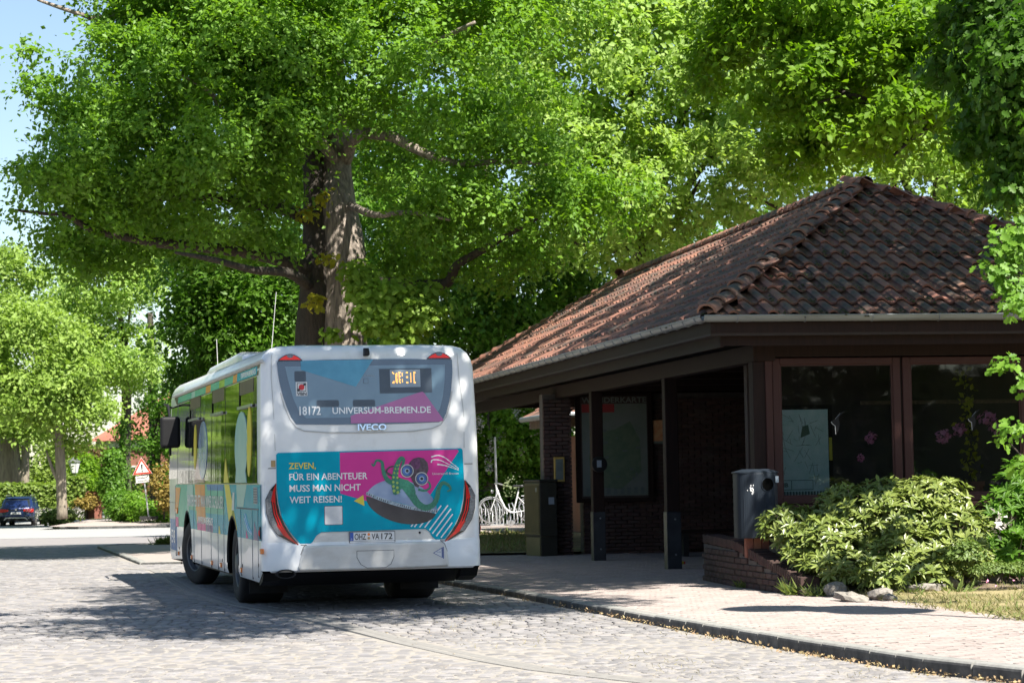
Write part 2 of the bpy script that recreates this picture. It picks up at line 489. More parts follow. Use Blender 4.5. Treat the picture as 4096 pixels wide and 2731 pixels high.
mat('yellow_plastic', (.55, .42, .02), .5, scale=9)
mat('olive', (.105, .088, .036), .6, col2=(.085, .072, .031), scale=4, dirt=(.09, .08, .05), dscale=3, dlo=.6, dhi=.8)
mat('olive_dark', (.022, .021, .014), .6, scale=4, dirt=(.03, .03, .025), dscale=3)  # copy of the olive with the unlit side's shade put into the colour
mat('bark', (.34, .285, .235), .9, col2=(.15, .125, .105), scale=5, stretch=(3, 3, .55), bump=1.0, bscale=13, bdist=.06, dirt=(.14, .13, .07), dscale=1.4, dlo=.55, dhi=.75)
mat('bark_dark', (.065, .05, .038), .95, col2=(.035, .03, .024), scale=5, stretch=(3, 3, .6), bump=.9, bscale=12, bdist=.04, dirt=(.10, .09, .04), dscale=1.6, dlo=.58, dhi=.8)
mat('bark_pale', (.27, .23, .175), .9, col2=(.16, .135, .105), scale=3, stretch=(3, 3, .6), bump=.7, bscale=9, bdist=.05)
leaf_mat('oak_leaf', (.052, .145, .010), (.190, .335, .045), (1.55, 1.55, .45), .45, .48, .28)
leaf_mat('bough_leaf', (.026, .080, .008), (.085, .170, .018), (1.4, 1.7, .6), .4, .5, .25)  # oak leaf copy with the shade of the upper corner put into the colour
leaf_mat('oak_leaf_young', (.13, .24, .02), (.23, .34, .045), (1.4, 1.5, .7), .45, .5, .25)
leaf_mat('lime_leaf', (.150, .270, .035), (.37, .49, .150), (1.4, 1.45, .6), .48, .55, .2)
leaf_mat('maple_leaf', (.065, .155, .008), (.185, .31, .025), (1.5, 1.6, .4), .48, .5, .22)
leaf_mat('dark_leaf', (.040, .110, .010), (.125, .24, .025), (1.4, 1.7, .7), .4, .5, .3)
leaf_mat('street_leaf', (.11, .20, .022), (.30, .41, .095), (1.3, 1.4, .65), .42, .5, .25)
leaf_mat('yew_leaf', (.018, .036, .010), (.035, .06, .018), (1.2, 1.3, .6), .08, .6, .15)
leaf_mat('golden_leaf', (.17, .12, .03), (.30, .23, .06), (1.2, 1.1, .5), .3, .5, .2)
leaf_mat('chestnut_leaf', (.07, .17, .014), (.18, .30, .035), (1.4, 1.7, .6), .42, .5, .3)
leaf_mat('rhodo_leaf', (.072, .118, .018), (.225, .265, .062), (1.2, 1.3, .5), .18, .38, .5)
leaf_mat('ground_leaf', (.08, .14, .03), (.16, .22, .06), (1.3, 1.4, .6), .3, .5, .3)
leaf_mat('hedge_leaf', (.075, .15, .02), (.21, .28, .055), (1.4, 1.5, .6), .35, .5, .3)
leaf_mat('bronze_leaf', (.06, .04, .02), (.13, .08, .03), (1.3, 1.2, .6), .3, .5, .3)
leaf_mat('yellow_leaf', (.26, .26, .02), (.42, .38, .03), (1.2, 1.2, .5), .35, .5, .3)
leaf_mat('grass_dry', (.15, .15, .05), (.36, .31, .16), (1.1, 1.1, .7), .3, .7, .1)
leaf_mat('grass_green', (.08, .14, .03), (.22, .26, .08), (1.2, 1.3, .6), .35, .6, .2)
leaf_mat('blossom_pink', (.75, .20, .45), (.9, .42, .6), (1.1, 1, 1), .3, .5, .2)
leaf_mat('blossom_white', (.55, .50, .48), (.70, .66, .62), (1, 1, 1), .3, .5, .2)
mat('rock', (.24, .215, .185), .9, col2=(.15, .137, .122), scale=6, bump=.6, bscale=25, bdist=.02, rnd=.2, dirt=(.33, .30, .265), dscale=4, dlo=.5, dhi=.7)
# vehicles
mat('bus_white', (.78, .785, .78), .30, col2=(.74, .745, .74), scale=1.5, coat=.35, dirt=(.60, .585, .55), dscale=2.5, dlo=.52, dhi=.8)
mat('bus_white_low', (.66, .65, .62), .38, col2=(.60, .59, .56), scale=1.5, coat=.25, stretch=(1, .4, 2), dirt=(.50, .475, .43), dscale=2.5, dlo=.48, dhi=.75)
mat('bus_glass', (.030, .048, .070), .03, col2=(.026, .042, .062), spec=.5, ior=1.95)
mat('bus_glass_side', (.012, .016, .014), .035, col2=(.010, .013, .012), spec=.5, ior=1.75, bump=.10, bscale=3.2, bdist=.02, stretch=(1, 1, .12))
mat('bus_glass_inner', (.115, .180, .225), .06, col2=(.09, .15, .195), spec=.5, ior=1.9, scale=2)  # pale blue of the reflected sky put into the glass colour
mat('vinyl_teal', (.0, .33, .46), .25, col2=(.0, .31, .44), coat=.0, spec=.14)
mat('vinyl_teal_glass', (.06, .27, .40), .15, col2=(.04, .22, .34), coat=.5)
mat('vinyl_pink', (.66, .055, .30), .25, col2=(.64, .052, .29), coat=.0, spec=.14)
mat('vinyl_pink_glass', (.42, .10, .28), .15, col2=(.40, .10, .27), coat=.5)
mat('vinyl_yellow', (.74, .62, .09), .28, coat=.0, spec=.14, col2=(.72, .60, .09))
mat('vinyl_green', (.13, .46, .34), .25, col2=(.08, .40, .33), coat=.0, spec=.14, scale=1)
mat('vinyl_lime', (.34, .52, .10), .25, coat=.0, spec=.14)
mat('vinyl_orange', (.72, .26, .07), .25, col2=(.72, .30, .12), coat=.0, spec=.14, scale=2)
mat('vinyl_purple', (.16, .10, .28), .25, coat=.0, spec=.14)
mat('vinyl_blue', (.06, .20, .50), .25, coat=.0, spec=.14)
mat('vinyl_white', (.80, .80, .80), .3, coat=.3, col2=(.78, .78, .78))
mat('vinyl_mist', (.30, .52, .50), .25, col2=(.42, .60, .55), coat=.0, spec=.14, scale=1.2)
mat('saucer_blue', (.16, .25, .42), .25, col2=(.36, .44, .60), coat=.4, scale=2.4)
mat('saucer_dark', (.035, .033, .042), .25, col2=(.06, .055, .065), coat=.4, scale=3)
mat('saucer_light', (.45, .55, .62), .25, col2=(.22, .30, .36), coat=.4, scale=30)
mat('tentacle', (.02, .16, .10), .3, col2=(.04, .24, .16), coat=.3, scale=40)
mat('tentacle_spot', (.35, .50, .12), .3, coat=.3)
mat('brain_dark', (.04, .022, .038), .3, col2=(.10, .07, .095), coat=.3, scale=30)
mat('brain_purple', (.17, .05, .15), .3, col2=(.08, .02, .08), coat=.3, scale=26)
mat('eye_blue', (.02, .06, .22), .3, coat=.4, col2=(.06, .16, .42), scale=18)
mat('eye_rim', (.5, .52, .56), .3, coat=.4)
mat('red_lens', (.24, .004, .006), .15, coat=.6, col2=(.50, .012, .01), emit=(1, .03, .02), estr=.02)
mat('red_bar', (.42, .006, .010), .15, coat=.4, emit=(1, .02, .02), estr=.04)
mat('brake_led', (.42, .010, .006), .3, emit=(1, .03, .01), estr=.12)
mat('orange_lens', (.75, .20, .03), .2, coat=.5, col2=(.70, .18, .03))
mat('clear_lens', (.09, .095, .11), .15, coat=.4, col2=(.19, .20, .22), scale=45)
mat('lamp_housing', (.018, .012, .014), .15, coat=.5)
mat('black_plastic', (.007, .007, .008), .6, spec=.3, scale=10)
mat('rubber', (.014, .014, .015), .85, col2=(.022, .021, .021), scale=8, bump=.3)
mat('steel_rim', (.10, .105, .11), .5, metal=.3, scale=6)
mat('chrome', (.65, .66, .68), .12, metal=1.0, scale=3)
mat('seam', (.16, .16, .16), .7, scale=5)
mat('trim_grey', (.46, .46, .45), .4, scale=5)
mat('alu', (.55, .56, .57), .3, metal=.8, scale=5)
mat('plate_white', (.74, .74, .74), .35, scale=9)
mat('plate_blue', (.03, .10, .42), .35, scale=9)
mat('plate_ink', (.02, .02, .022), .45, scale=9)
mat('led_amber', (.9, .45, .08), .4, emit=(1, .42, .05), estr=1.1)
mat('display_grey', (.30, .36, .42), .3, coat=.3, scale=3)
mat('display_frame', (.05, .065, .085), .3, coat=.3, scale=3)
mat('sticker_ink', (.03, .03, .035), .4, scale=9)
mat('sticker_red', (.62, .03, .03), .4, scale=9)
mat('sticker_blue', (.05, .10, .30), .4, scale=9)
mat('gold_sticker', (.42, .28, .12), .4, scale=9)
mat('car_blue', (.008, .022, .085), .25, metal=.3, col2=(.008, .020, .08), coat=.8)
mat('car_glass', (.02, .025, .03), .04, ior=1.8)
mat('bike_white', (.66, .67, .68), .3, coat=.4)
mat('bike_silver', (.55, .56, .58), .3, metal=.7)
mat('galv', (.50, .51, .52), .4, metal=.55, col2=(.42, .43, .44), scale=6)
mat('saddle', (.03, .03, .032), .5)
mat('sign_white', (.66, .65, .60), .4, scale=9)
mat('sign_red', (.55, .05, .03), .4, scale=9)
mat('lamp_green', (.10, .11, .10), .5, scale=4)
mat('lamp_glass', (.75, .77, .76), .1, coat=.5)
mat('slate', (.24, .085, .055), .8, col2=(.27, .105, .07), scale=1.2, bump=.6, bscale=6, bdist=.05)
mat('far_brick', (.27, .11, .075), .9, col2=(.20, .085, .06), scale=1.5)
mat('render_white', (.62, .60, .56), .85, scale=2)
mat('bin_green', (.03, .10, .07), .5, scale=4)
mat('bin_black', (.02, .022, .022), .5, scale=4)
M_ = MATS
# ------------------------------------------------------------------ the ground
def gz(x, y):
    """road level: falls gently away towards the far street on the left"""
    return -0.62 * S(38, 105, y) * S(1.0, -9.0, x) + .045 * S(20, 27, y) * (1 - S(36, 48, y))
KERB = [(14, 14.7), (8, 15.0), (6, 15.4), (4.6, 16.2), (3.66, 17.14), (3.12, 18.23), (2.43, 20.46), (1.27, 24.59), (-.03, 29.56), (-1.13, 33.71), (-2.27, 38.0), (-3.95, 44.5)]
ISLE = [(-3.95, 44.5), (-7.1, 44.5), (-7.9, 48), (-9.4, 54.7), (-11.0, 62.0), (-10.9, 64.2), (-9.8, 65.6), (-8.3, 66.2), (10, 66.2)]
def kerb_x(y):
    pts = KERB[::-1]
    ys = [p[1] for p in KERB]; xs = [p[0] for p in KERB]
    if y <= 44.5: return float(np.interp(y, ys, xs))
    return float(np.interp(y, [44.5, 48, 54.7, 62, 64.2, 65.6, 66.2], [-7.1, -7.9, -9.4, -11, -10.9, -9.8, -8.3]))
def pz(x, y):
    return -0.62 * S(38, 105, y) * S(1.0, -9.0, x) + 0.12 - 0.06 * S(34, 42, y)
def sheet(name, rows, zf, mt, kind='structure', parent=None, cols=(0, .02, .06, .12, .2, .3, .42, .56, .75, 1)):
    """rows: (y, x0, x1)"""
    b = MB(); n = len(cols); vs = []
    for y, x0, x1 in rows:
        for c in cols:
            x = x0 + (x1 - x0) * c
            vs.append((x, y, zf(x, y)))
    fs = [(i * n + k, i * n + k + 1, (i + 1) * n + k + 1, (i + 1) * n + k) for i in range(len(rows) - 1) for k in range(n - 1)]
    b.add(vs, fs)
    o = b.build(name, mt, parent, smooth=True, angle=180)
    if kind: o['kind'] = kind
    return o
def px_of(p):
    q = CAM_M.transposed() @ (Vector(p) - Vector((0, 0, 1.6)))
    return 2048 + FPX * q.x / -q.z, 1365.5 - FPX * q.y / -q.z
def in_view(p, m=30):
    x, y = px_of(p)
    return -m < x < 4096 + m and -m < y < 2731 + m

# the one sheet that reaches the horizon
far_y = [-60, -10, 5, 30, 38, 46, 54, 62, 70, 80, 90, 105, 130, 170, 250, 400, 800, 1500]
ground = sheet('ground', [(y, -700, 700) for y in far_y], lambda x, y: gz(x, y) - 0.06 - (0.10 if y < 100 else 0.12), M_['turf_far'], cols=(0, .3, .42, .46, .475, .48, .485, .49, .4975, .503, .51, .53, .6, 1))
road_rows = [(y, -45, 16) for y in (-20, 0, 10, 20, 30, 38, 42, 46, 50, 54, 58, 62, 66, 70, 75, 80, 84, 88.2)]
road = sheet('road', road_rows, lambda x, y: gz(x, y) + (.003 if y < 64 else 0), [M_['joint_sand'], M_['cobble_far']], cols=tuple(i / 24 for i in range(25)))
for p_ in road.data.polygons: p_.material_index = 1 if p_.center.y > 65.5 else 0
street = sheet('cross_street', [(y, -160, 60) for y in (88, 92, 96, 100, 104, 108.3)], lambda x, y: gz(x, y) + .006, M_['asphalt'], cols=(0, .4, .6, .65, .69, .71, .73, .75, .8, 1))
sheet('side_street', [(y, -34, -21.9) for y in (108.3, 115, 125, 150, 200, 320)], lambda x, y: gz(x, y) + .006, M_['asphalt'])
ys = [14.7, 15, 15.4, 15.8, 16.2, 16.7, 17.14, 18.23, 19.3, 20.46, 22.5, 24.59, 27, 29.56, 31.5, 33.71, 36, 38, 40, 42, 44.49, 44.5, 46, 48, 51, 54.7, 58, 62, 63.2, 64.2, 65, 65.6, 66.2]
pavement = sheet('pavement', [(y, kerb_x(y if y != 44.5 else 44.5001) + .05, 26 if y < 44.5 else 24) for y in ys], lambda x, y: pz(x, y) - .008, M_['paver'])
far_pavement = sheet('far_pavement', [(y, -21.7 + max(0, 109.5 - y) * 1.0, 45) for y in (108, 108.5, 109.5, 112, 116, 120)], lambda x, y: gz(x, y) + .12 + .10 * S(108, 120, y), M_['paver'])
def fz(x, y):
    return gz(x, y) + .16 + .10 * S(108, 122, y)
sheet('verge', [(y, -21.7, 60) for y in (119.9, 124, 130, 150, 190, 260)], lambda x, y: fz(x, y) + .01, M_['turf_far'])

def stack(name, tv, tf, items, mt, parent):
    """many alike pieces as one mesh: items (x,y,z,rot,sx,sy,rnd,tx,ty)"""
    A = np.array(items, float); n = len(A); k = len(tv)
    T = np.array(tv, float)
    c, s = np.cos(A[:, 3])[:, None], np.sin(A[:, 3])[:, None]
    X = T[None, :, 0] * A[:, 4:5]; Y = T[None, :, 1] * A[:, 5:6]
    Z = T[None, :, 2] + X * A[:, 7:8] + Y * A[:, 8:9]
    V = np.stack([X * c - Y * s + A[:, 0:1], X * s + Y * c + A[:, 1:2], Z + A[:, 2:3]], 2)
    fl = [len(f) for f in tf]; flat = np.array([i for f in tf for i in f])
    idx = (flat[None] + (np.arange(n) * k)[:, None]).reshape(-1)
    tot = np.tile(fl, n); st = np.concatenate([[0], np.cumsum(tot)[:-1]])
    me = bpy.data.meshes.new(name)
    me.vertices.add(n * k); me.vertices.foreach_set('co', V.reshape(-1).astype(np.float32))
    me.loops.add(len(idx)); me.loops.foreach_set('vertex_index', idx.astype(np.int32))
    me.polygons.add(len(tot)); me.polygons.foreach_set('loop_start', st.astype(np.int32))
    a = me.attributes.new('rnd', 'FLOAT', 'FACE'); a.data.foreach_set('value', np.repeat(A[:, 6], len(tf)).astype(np.float32))
    me.update(calc_edges=True); me.polygons.foreach_set('use_smooth', [False] * len(tot))
    me.materials.append(mt)
    o = link(name, me, parent); o['kind'] = 'stuff'
    return o

def dome(n8=True, h=.008, drop=.03):
    """a worn stone of unit size: rounded outline, domed top"""
    if n8:
        ring = [(-.5, -.3), (-.32, -.5), (.32, -.5), (.5, -.3), (.5, .3), (.32, .5), (-.32, .5), (-.5, .3)]
    else:
        ring = [(-.5, -.5), (.5, -.5), (.5, .5), (-.5, .5)]
    n = len(ring)
    v = [(x, y, -drop) for x, y in ring] + [(x * .92, y * .92, h * .35) for x, y in ring] + [(x * .55, y * .55, h) for x, y in ring]
    f = [(i, (i + 1) % n, n + (i + 1) % n, n + i) for i in range(n)] + [(n + i, n + (i + 1) % n, 2 * n + (i + 1) % n, 2 * n + i) for i in range(n)]
    f.append(tuple(range(2 * n, 3 * n)))
    return v, f
def pieces(name, tv, tf, items, mt, parent, limit=300, nvar=10, cond=None):
    """the nearest pieces in view as objects of their own, the rest joined"""
    near = sorted([i for i in items if in_view((i[0], i[1], i[2]), -20)], key=lambda i: i[1])[:limit]
    ids = set(id(i) for i in near)
    var = []
    for k in range(nvar):
        b = MB(); b.add([(x * (1 + .06 * random.uniform(-1, 1)), y * (1 + .06 * random.uniform(-1, 1)), z + (random.uniform(-.003, .003) if z > 0 else 0)) for x, y, z in tv], tf, 0, k / nvar)
        me = b.mesh(name); me.materials.append(mt); var.append(me)
    for q, i in enumerate(near):
        o = link(name, var[q % nvar], parent, (i[0], i[1], i[2]), (0, 0, 0))
        o.scale = (i[4], i[5], 1)
        o.rotation_euler = (math.atan(i[8]), -math.atan(i[7]), i[3])
    return stack(name + '_field', tv, tf, [i for i in items if id(i) not in ids], mt, parent)

STRIP = [(-6.9, 42.0), (-6.24, 40.9), (-4.53, 33.0), (-3.47, 29.2), (-2.42, 26.5), (-1.02, 22.3), (-.28, 20.3), (.19, 19.2), (1.3, 17.4), (2.9, 16.0)]
def strip_x(y):
    p = STRIP[::-1]
    return float(np.interp(y, [q[1] for q in p], [q[0] for q in p]))
items = []
y = 16.3
while y < 66:
    d = random.uniform(.118, .15) * (1.0 if y < 36 else 1.2)
    x = -.222 * y - 1.6 + random.uniform(0, .2)
    xe = kerb_x(y) - .02
    while x < xe:
        w = random.uniform(.12, .205)
        cx = x + w / 2
        yy = y + d / 2 + .055 * math.sin(cx * .9 + y * .23) + .02 * math.sin(cx * 3.1) - .05 * cx
        sx = strip_x(yy)
        if cx + w / 2 < xe - .05 and not (yy < 42.3 and abs(cx - sx) < .14 + w / 2) and not (yy < 42.3 and cx > sx and cx < kerb_x(yy)):
            if not (44.3 < yy < 66.5 and cx > kerb_x(yy) - .1):
                items.append((cx, yy, gz(cx, yy) + random.uniform(-.0025, .003), random.uniform(-.08, .08) - .05, w - .011, d - .012, random.random(), random.uniform(-.012, .012), random.uniform(-.012, .012)))
        x += w
    y += d
# bus bay: courses square to the kerb
n0 = len(items)
s = -3.0
ca, sa = math.cos(R(14.4)), math.sin(R(14.4))
while s < 30:
    d = random.uniform(.12, .155); x = -6.0
    while x < 4.5:
        w = random.uniform(.12, .21)
        u = x + w / 2; q = s + d / 2 + .03 * math.sin(u * 1.3)
        cx, cy = .9 + u * ca - q * sa, 16.5 + u * sa + q * ca
        if 15.6 < cy < 44.2 and cx > strip_x(cy) + .2 and cx < kerb_x(cy) - .12:
            items.append((cx, cy, gz(cx, cy) + random.uniform(-.0025, .003), R(14.4) + random.uniform(-.07, .07), w - .011, d - .012, random.random(), random.uniform(-.012, .012), random.uniform(-.012, .012)))
        x += w
    s += d
tv, tf = dome(True)
pieces('cobble', tv, tf, items, M_['cobble'], road)
# concrete channel between carriageway and bay
b = MB(); pts = []
for i in range(len(STRIP) - 1):
    for k in range(4):
        t = k / 4; pts.append((STRIP[i][0] * (1 - t) + STRIP[i + 1][0] * t, STRIP[i][1] * (1 - t) + STRIP[i + 1][1] * t))
pts.append(STRIP[-1])
vs = []
for i, p in enumerate(pts):
    q0, q1 = pts[max(i - 1, 0)], pts[min(i + 1, len(pts) - 1)]
    t = Vector((q1[0] - q0[0], q1[1] - q0[1])).normalized(); nrm = Vector((-t.y, t.x))
    for o_, h in ((-.13, -.03), (-.115, .010), (-.03, .009), (.0, .002), (.03, .009), (.115, .010), (.13, -.03)):
        vs.append((p[0] + nrm.x * o_, p[1] + nrm.y * o_, gz(*p) + h))
b.add(vs, [(i * 7 + k, i * 7 + k + 1, (i + 1) * 7 + k + 1, (i + 1) * 7 + k) for i in range(len(pts) - 1) for k in range(6)])
b.build('channel_strip', M_['strip'], road)

# pavers of the pavement
def lawn_x(y): return float(np.interp(y, [19.3, 20.5, 21.5, 22.6, 24.5, 26.3, 27.7], [7.5, 5.9, 5.2, 4.65, 4.3, 4.15, 3.75]))
tvp = [(x, y, -.03) for x, y in ((-.5, -.5), (.5, -.5), (.5, .5), (-.5, .5))] + [(x, y, .0) for x, y in ((-.5, -.5), (.5, -.5), (.5, .5), (-.5, .5))] + [(x * .96, y * .96, .004) for x, y in ((-.5, -.5), (.5, -.5), (.5, .5), (-.5, .5))]
tfp = [(i, (i + 1) % 4, 4 + (i + 1) % 4, 4 + i) for i in range(4)] + [(4 + i, 4 + (i + 1) % 4, 8 + (i + 1) % 4, 8 + i) for i in range(4)] + [(8, 9, 10, 11)]
items = []
ca, sa = math.cos(R(14.8)), math.sin(R(14.8))
for r_ in range(-12, 300):
    off = .1 if r_ % 2 else 0
    for c_ in range(-20, 66):
        u, q = c_ * .204 + off, r_ * .104
        x, y = 3.9 + u * ca - q * sa, 16.0 + u * sa + q * ca
        if y < 15.2 or y > 44.3 or x < kerb_x(y) + .17 or x > .235 * y + 1: continue
        if x > lawn_x(y) + .12 and 19.5 < y < 27.5: continue
        if y > 26 and x > 3.5 + (30.3 - y) * .1: continue
        items.append((x, y, pz(x, y) - .001 + random.uniform(-.002, .002), R(14.8) + random.uniform(-.01, .01), .199, .099, random.random(), random.uniform(-.008, .008), random.uniform(-.008, .008)))
pieces('paver', tvp, tfp, items, M_['paver'], pavement)
# kerb stones
def kerb_run(pts, parent, step=.5, w=.15, hz=None, depth=.17, name='kerb_stone', rnd_gap=True):
    seg = []
    for i in range(len(pts) - 1):
        a, b_ = Vector((*pts[i], 0)), Vector((*pts[i + 1], 0)); L_ = (b_ - a).length
        n = max(1, round(L_ / step))
        for k in range(n): seg.append((a.lerp(b_, k / n), a.lerp(b_, (k + 1) / n)))
    for a, b_ in seg:
        m = (a + b_) / 2; L_ = (b_ - a).length - (.012 if random.random() < .8 else .035)
        ang = math.atan2(b_.y - a.y, b_.x - a.x)
        tz = hz(m.x, m.y) + random.uniform(-.004, .006)
        prof = [(0, -depth), (0, -.035), (-.006, -.018), (-.02, -.004), (-.035, 0), (-w, 0), (-w, -depth)]
        bb = MB().prism([(p[0], p[1]) for p in prof], 'x', -L_ / 2, L_ / 2, 0, random.random())
        for q_, f_ in enumerate(bb.f):                  # front darkened: shade put into the colour along with tyre marks
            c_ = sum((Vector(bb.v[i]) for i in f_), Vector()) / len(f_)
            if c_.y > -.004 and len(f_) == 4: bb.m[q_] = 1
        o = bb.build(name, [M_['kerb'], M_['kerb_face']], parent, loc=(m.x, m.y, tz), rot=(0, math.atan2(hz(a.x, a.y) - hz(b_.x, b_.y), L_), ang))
kz = lambda x, y: pz(x, y) + .006
# local +y of a stone must look to the road: run the line so that the road is on its left
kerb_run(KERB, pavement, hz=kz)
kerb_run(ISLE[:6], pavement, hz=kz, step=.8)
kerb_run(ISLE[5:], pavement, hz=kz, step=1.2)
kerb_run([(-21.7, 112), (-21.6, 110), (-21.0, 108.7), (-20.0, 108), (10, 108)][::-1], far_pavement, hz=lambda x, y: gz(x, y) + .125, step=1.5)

# dry catkins and dust lying in the gutter
P = []; 
for i in range(4200):
    yy = 15.6 + 20 * RNG.uniform(0, 1) ** 1.6
    clump = .25 + .75 * max(0, noise.noise(Vector((yy * 1.7, 3, 0))) + .25)
    if RNG.uniform() > clump or RNG.uniform() < .35 + .5 * S(24, 30, yy): continue
    P.append((kerb_x(yy) - abs(RNG.normal(0, .06)) - .02, yy, gz(-2, yy) + .012 + RNG.uniform(0, .022)))
leaves('gutter_litter', np.array(P), .030, M_['litter'], None, spread=1.2, up=.2, adir=(0, 0, .2)); bpy.data.objects['gutter_litter']['kind'] = 'stuff'
P = []
for i in range(1500):
    yy = 16 + 26 * RNG.uniform(); xx = kerb_x(yy) + RNG.uniform(-4.5, 4.0)
    if noise.noise(Vector((xx * .8, yy * .5, 7))) < .05: continue
    if xx > kerb_x(yy): 
        if xx < kerb_x(yy) + .1: continue
        z = pz(xx, yy) + .006
    else: z = gz(xx, yy) + .018
    P.append((xx, yy, z))
leaves('fallen_catkins', np.array(P), .022, M_['litter'], None, spread=.25, up=1, adir=(0, 0, 0))
# weeds and grass growing in the joints
P = []
for i in range(1500):
    yy = 16.5 + 11 * RNG.uniform(); xx = strip_x(yy) + RNG.uniform(.3, kerb_x(yy) - strip_x(yy))
    if noise.noise(Vector((xx * 1.3, yy * .9, 17))) < .1: continue
    P.append((xx, yy, gz(xx, yy) + .004))
leaves('joint_weeds', np.array(P), .035, M_['grass_dry'], None, shape='blade', spread=1, adir=(0, 0, 1.5))
# ------------------------------------------------------------------ the bus
PSI = R(13.7)
bus = empty('city_bus', (-1.64, 27.0, 0), PSI, 'white city bus seen from behind with a turquoise and pink poster across its back', 'bus')
W, LB = 1.275, 11.25
def ring(hw, yr, yf, rc=.085, rf=.30, rr=None):
    """plan outline, counter-clockwise from the rear left, with extra points along the sides"""
    pts = []
    for k in range(5): a = math.pi + k / 4 * math.pi / 2; pts.append((-hw + rc + rc * math.cos(a), yr + rc + rc * math.sin(a)))
    for k in range(5): a = 1.5 * math.pi + k / 4 * math.pi / 2; pts.append((hw - rc + rc * math.cos(a), yr + rc + rc * math.sin(a)))
    for yy in (.38, 1, 3, 6, 9): pts.append((hw, yy))
    for k in range(6): a = k / 5 * math.pi / 2; pts.append((hw - rf + rf * math.cos(a), yf - rf + rf * math.sin(a)))
    for k in range(6): a = math.pi / 2 + k / 5 * math.pi / 2; pts.append((-hw + rf + rf * math.cos(a), yf - rf + rf * math.sin(a)))
    for yy in (9, 6, 3, 1, .38): pts.append((-hw, yy))
    return pts
levels = [(.40, .02, -.015, -.06), (.46, .0, -.03, -.02), (.83, .0, -.02, 0), (.86, .0, 0, 0), (1.55, .0, 0, 0), (2.2, .012, .0, -.05), (2.84, .03, .01, -.12), (2.93, .045, .02, -.16), (3.01, .085, .045, -.2), (3.07, .15, .10, -.3), (3.10, .24, .19, -.45), (3.125, .6, .5, -.9)]
vs = []; n = None
for z, ins, yr, df in levels:
    rg = ring(W - ins, yr, LB + df, .085 if z < 2.9 else .11)
    n = len(rg)
    for x, y in rg:
        zz = z
        if z == .40: zz = .40 if .38 <= y < LB - 1.2 else (.52 if y < .25 else .34)
        if z == .46 and y < .25: zz = .54
        vs.append((x, y, zz))
fs = [(i * n + k, i * n + (k + 1) % n, (i + 1) * n + (k + 1) % n, (i + 1) * n + k) for i in range(len(levels) - 1) for k in range(n)]
fs.append(list(range(n))[::-1]); fs.append([(len(levels) - 1) * n + k for k in range(n)])
body = MB().add(vs, fs).build('body', M_['bus_white'], bus, smooth=True, angle=32)
AX_R, AX_F = 2.70, 8.23
# wheel openings cut out of the body
cut = MB()
for ax in (AX_R, AX_F):
    for sx in (-1, 1):
        pr = [(ax + .575 * math.cos(a), .535 + .575 * math.sin(a)) for a in [k / 20 * math.pi for k in range(21)]] + [(ax - .575, .2), (ax + .575, .2)]
        cut.prism(pr, 'x', sx * .82, sx * 1.5)
cutter = cut.build('wheel_cutter', M_['void'], None)
cutter.location = bus.location; cutter.rotation_euler = bus.rotation_euler
bpy.context.view_layer.update()
md = body.modifiers.new('arches', 'BOOLEAN'); md.object = cutter; md.operation = 'DIFFERENCE'; md.solver = 'EXACT'
dg = bpy.context.evaluated_depsgraph_get()
nm = bpy.data.meshes.new_from_object(body.evaluated_get(dg))
body.modifiers.clear(); body.data = nm
bpy.data.objects.remove(cutter)
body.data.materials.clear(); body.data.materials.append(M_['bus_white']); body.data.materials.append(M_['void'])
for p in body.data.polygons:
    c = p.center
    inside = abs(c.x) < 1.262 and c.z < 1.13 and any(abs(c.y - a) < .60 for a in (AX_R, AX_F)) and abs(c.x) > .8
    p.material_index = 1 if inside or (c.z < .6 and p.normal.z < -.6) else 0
# underside: dark gear below the body
ub = MB()
ub.prism([(.12, .50), (.7, .34), (10.6, .32), (10.8, .5)], 'x', -1.10, 1.10)
ub.build('underbody', M_['black_plastic'], bus)
for sx in (-1, 1): bx('mud_flap', (sx * 1.17, 1.95, .20), (sx * .70, 1.97, .62), M_['rubber'], bus)
# angled black corner below the rear skirt
for sx in (-1, 1): MB().prism([(.04, .52), (.36, .41), (.40, .36), (.14, .42)], 'x', sx * 1.25, sx * 1.05).build('skirt_corner', M_['black_plastic'], bus)

# wheels
def wheel(y, side, dual, turn=0.0):
    w = .29 if not dual else .56
    e = empty('wheel', (side * (1.235 - w / 2 if not turn else 1.06), y, .535), 0); e.parent = bus
    e.rotation_euler = (0, 0, turn)
    h = w / 2
    prof = [(.29, -h + .02), (.34, -h), (.44, -h + .005), (.475, -h + .035), (.482, -h + .07), (.482, h - .07), (.475, h - .035), (.44, h - .005), (.34, h), (.29, h - .02)]
    MB().lathe(prof, 40, ax='x').build('tyre', M_['rubber'], e, smooth=True)
    s = side
    rim = MB().lathe([(.29, s * (h - .02)), (.275, s * (h - .03)), (.26, s * (h - .10)), (.16, s * (h - .13)), (.14, s * (h - .03)), (.10, s * (h - .0)), (.0, s * (h + .01))], 32, ax='x')
    for k in range(10):
        a = k * math.pi / 5
        rim.tube([(s * (h - .12), .2 * math.cos(a), .2 * math.sin(a)), (s * (h - .085), .2 * math.cos(a), .2 * math.sin(a))], .017, 6)
    rim.build('rim', M_['steel_rim'], e, smooth=True)
wheel(AX_R, -1, True); wheel(AX_R, 1, True); wheel(AX_F, -1, False, R(17)); wheel(AX_F, 1, False, R(14))
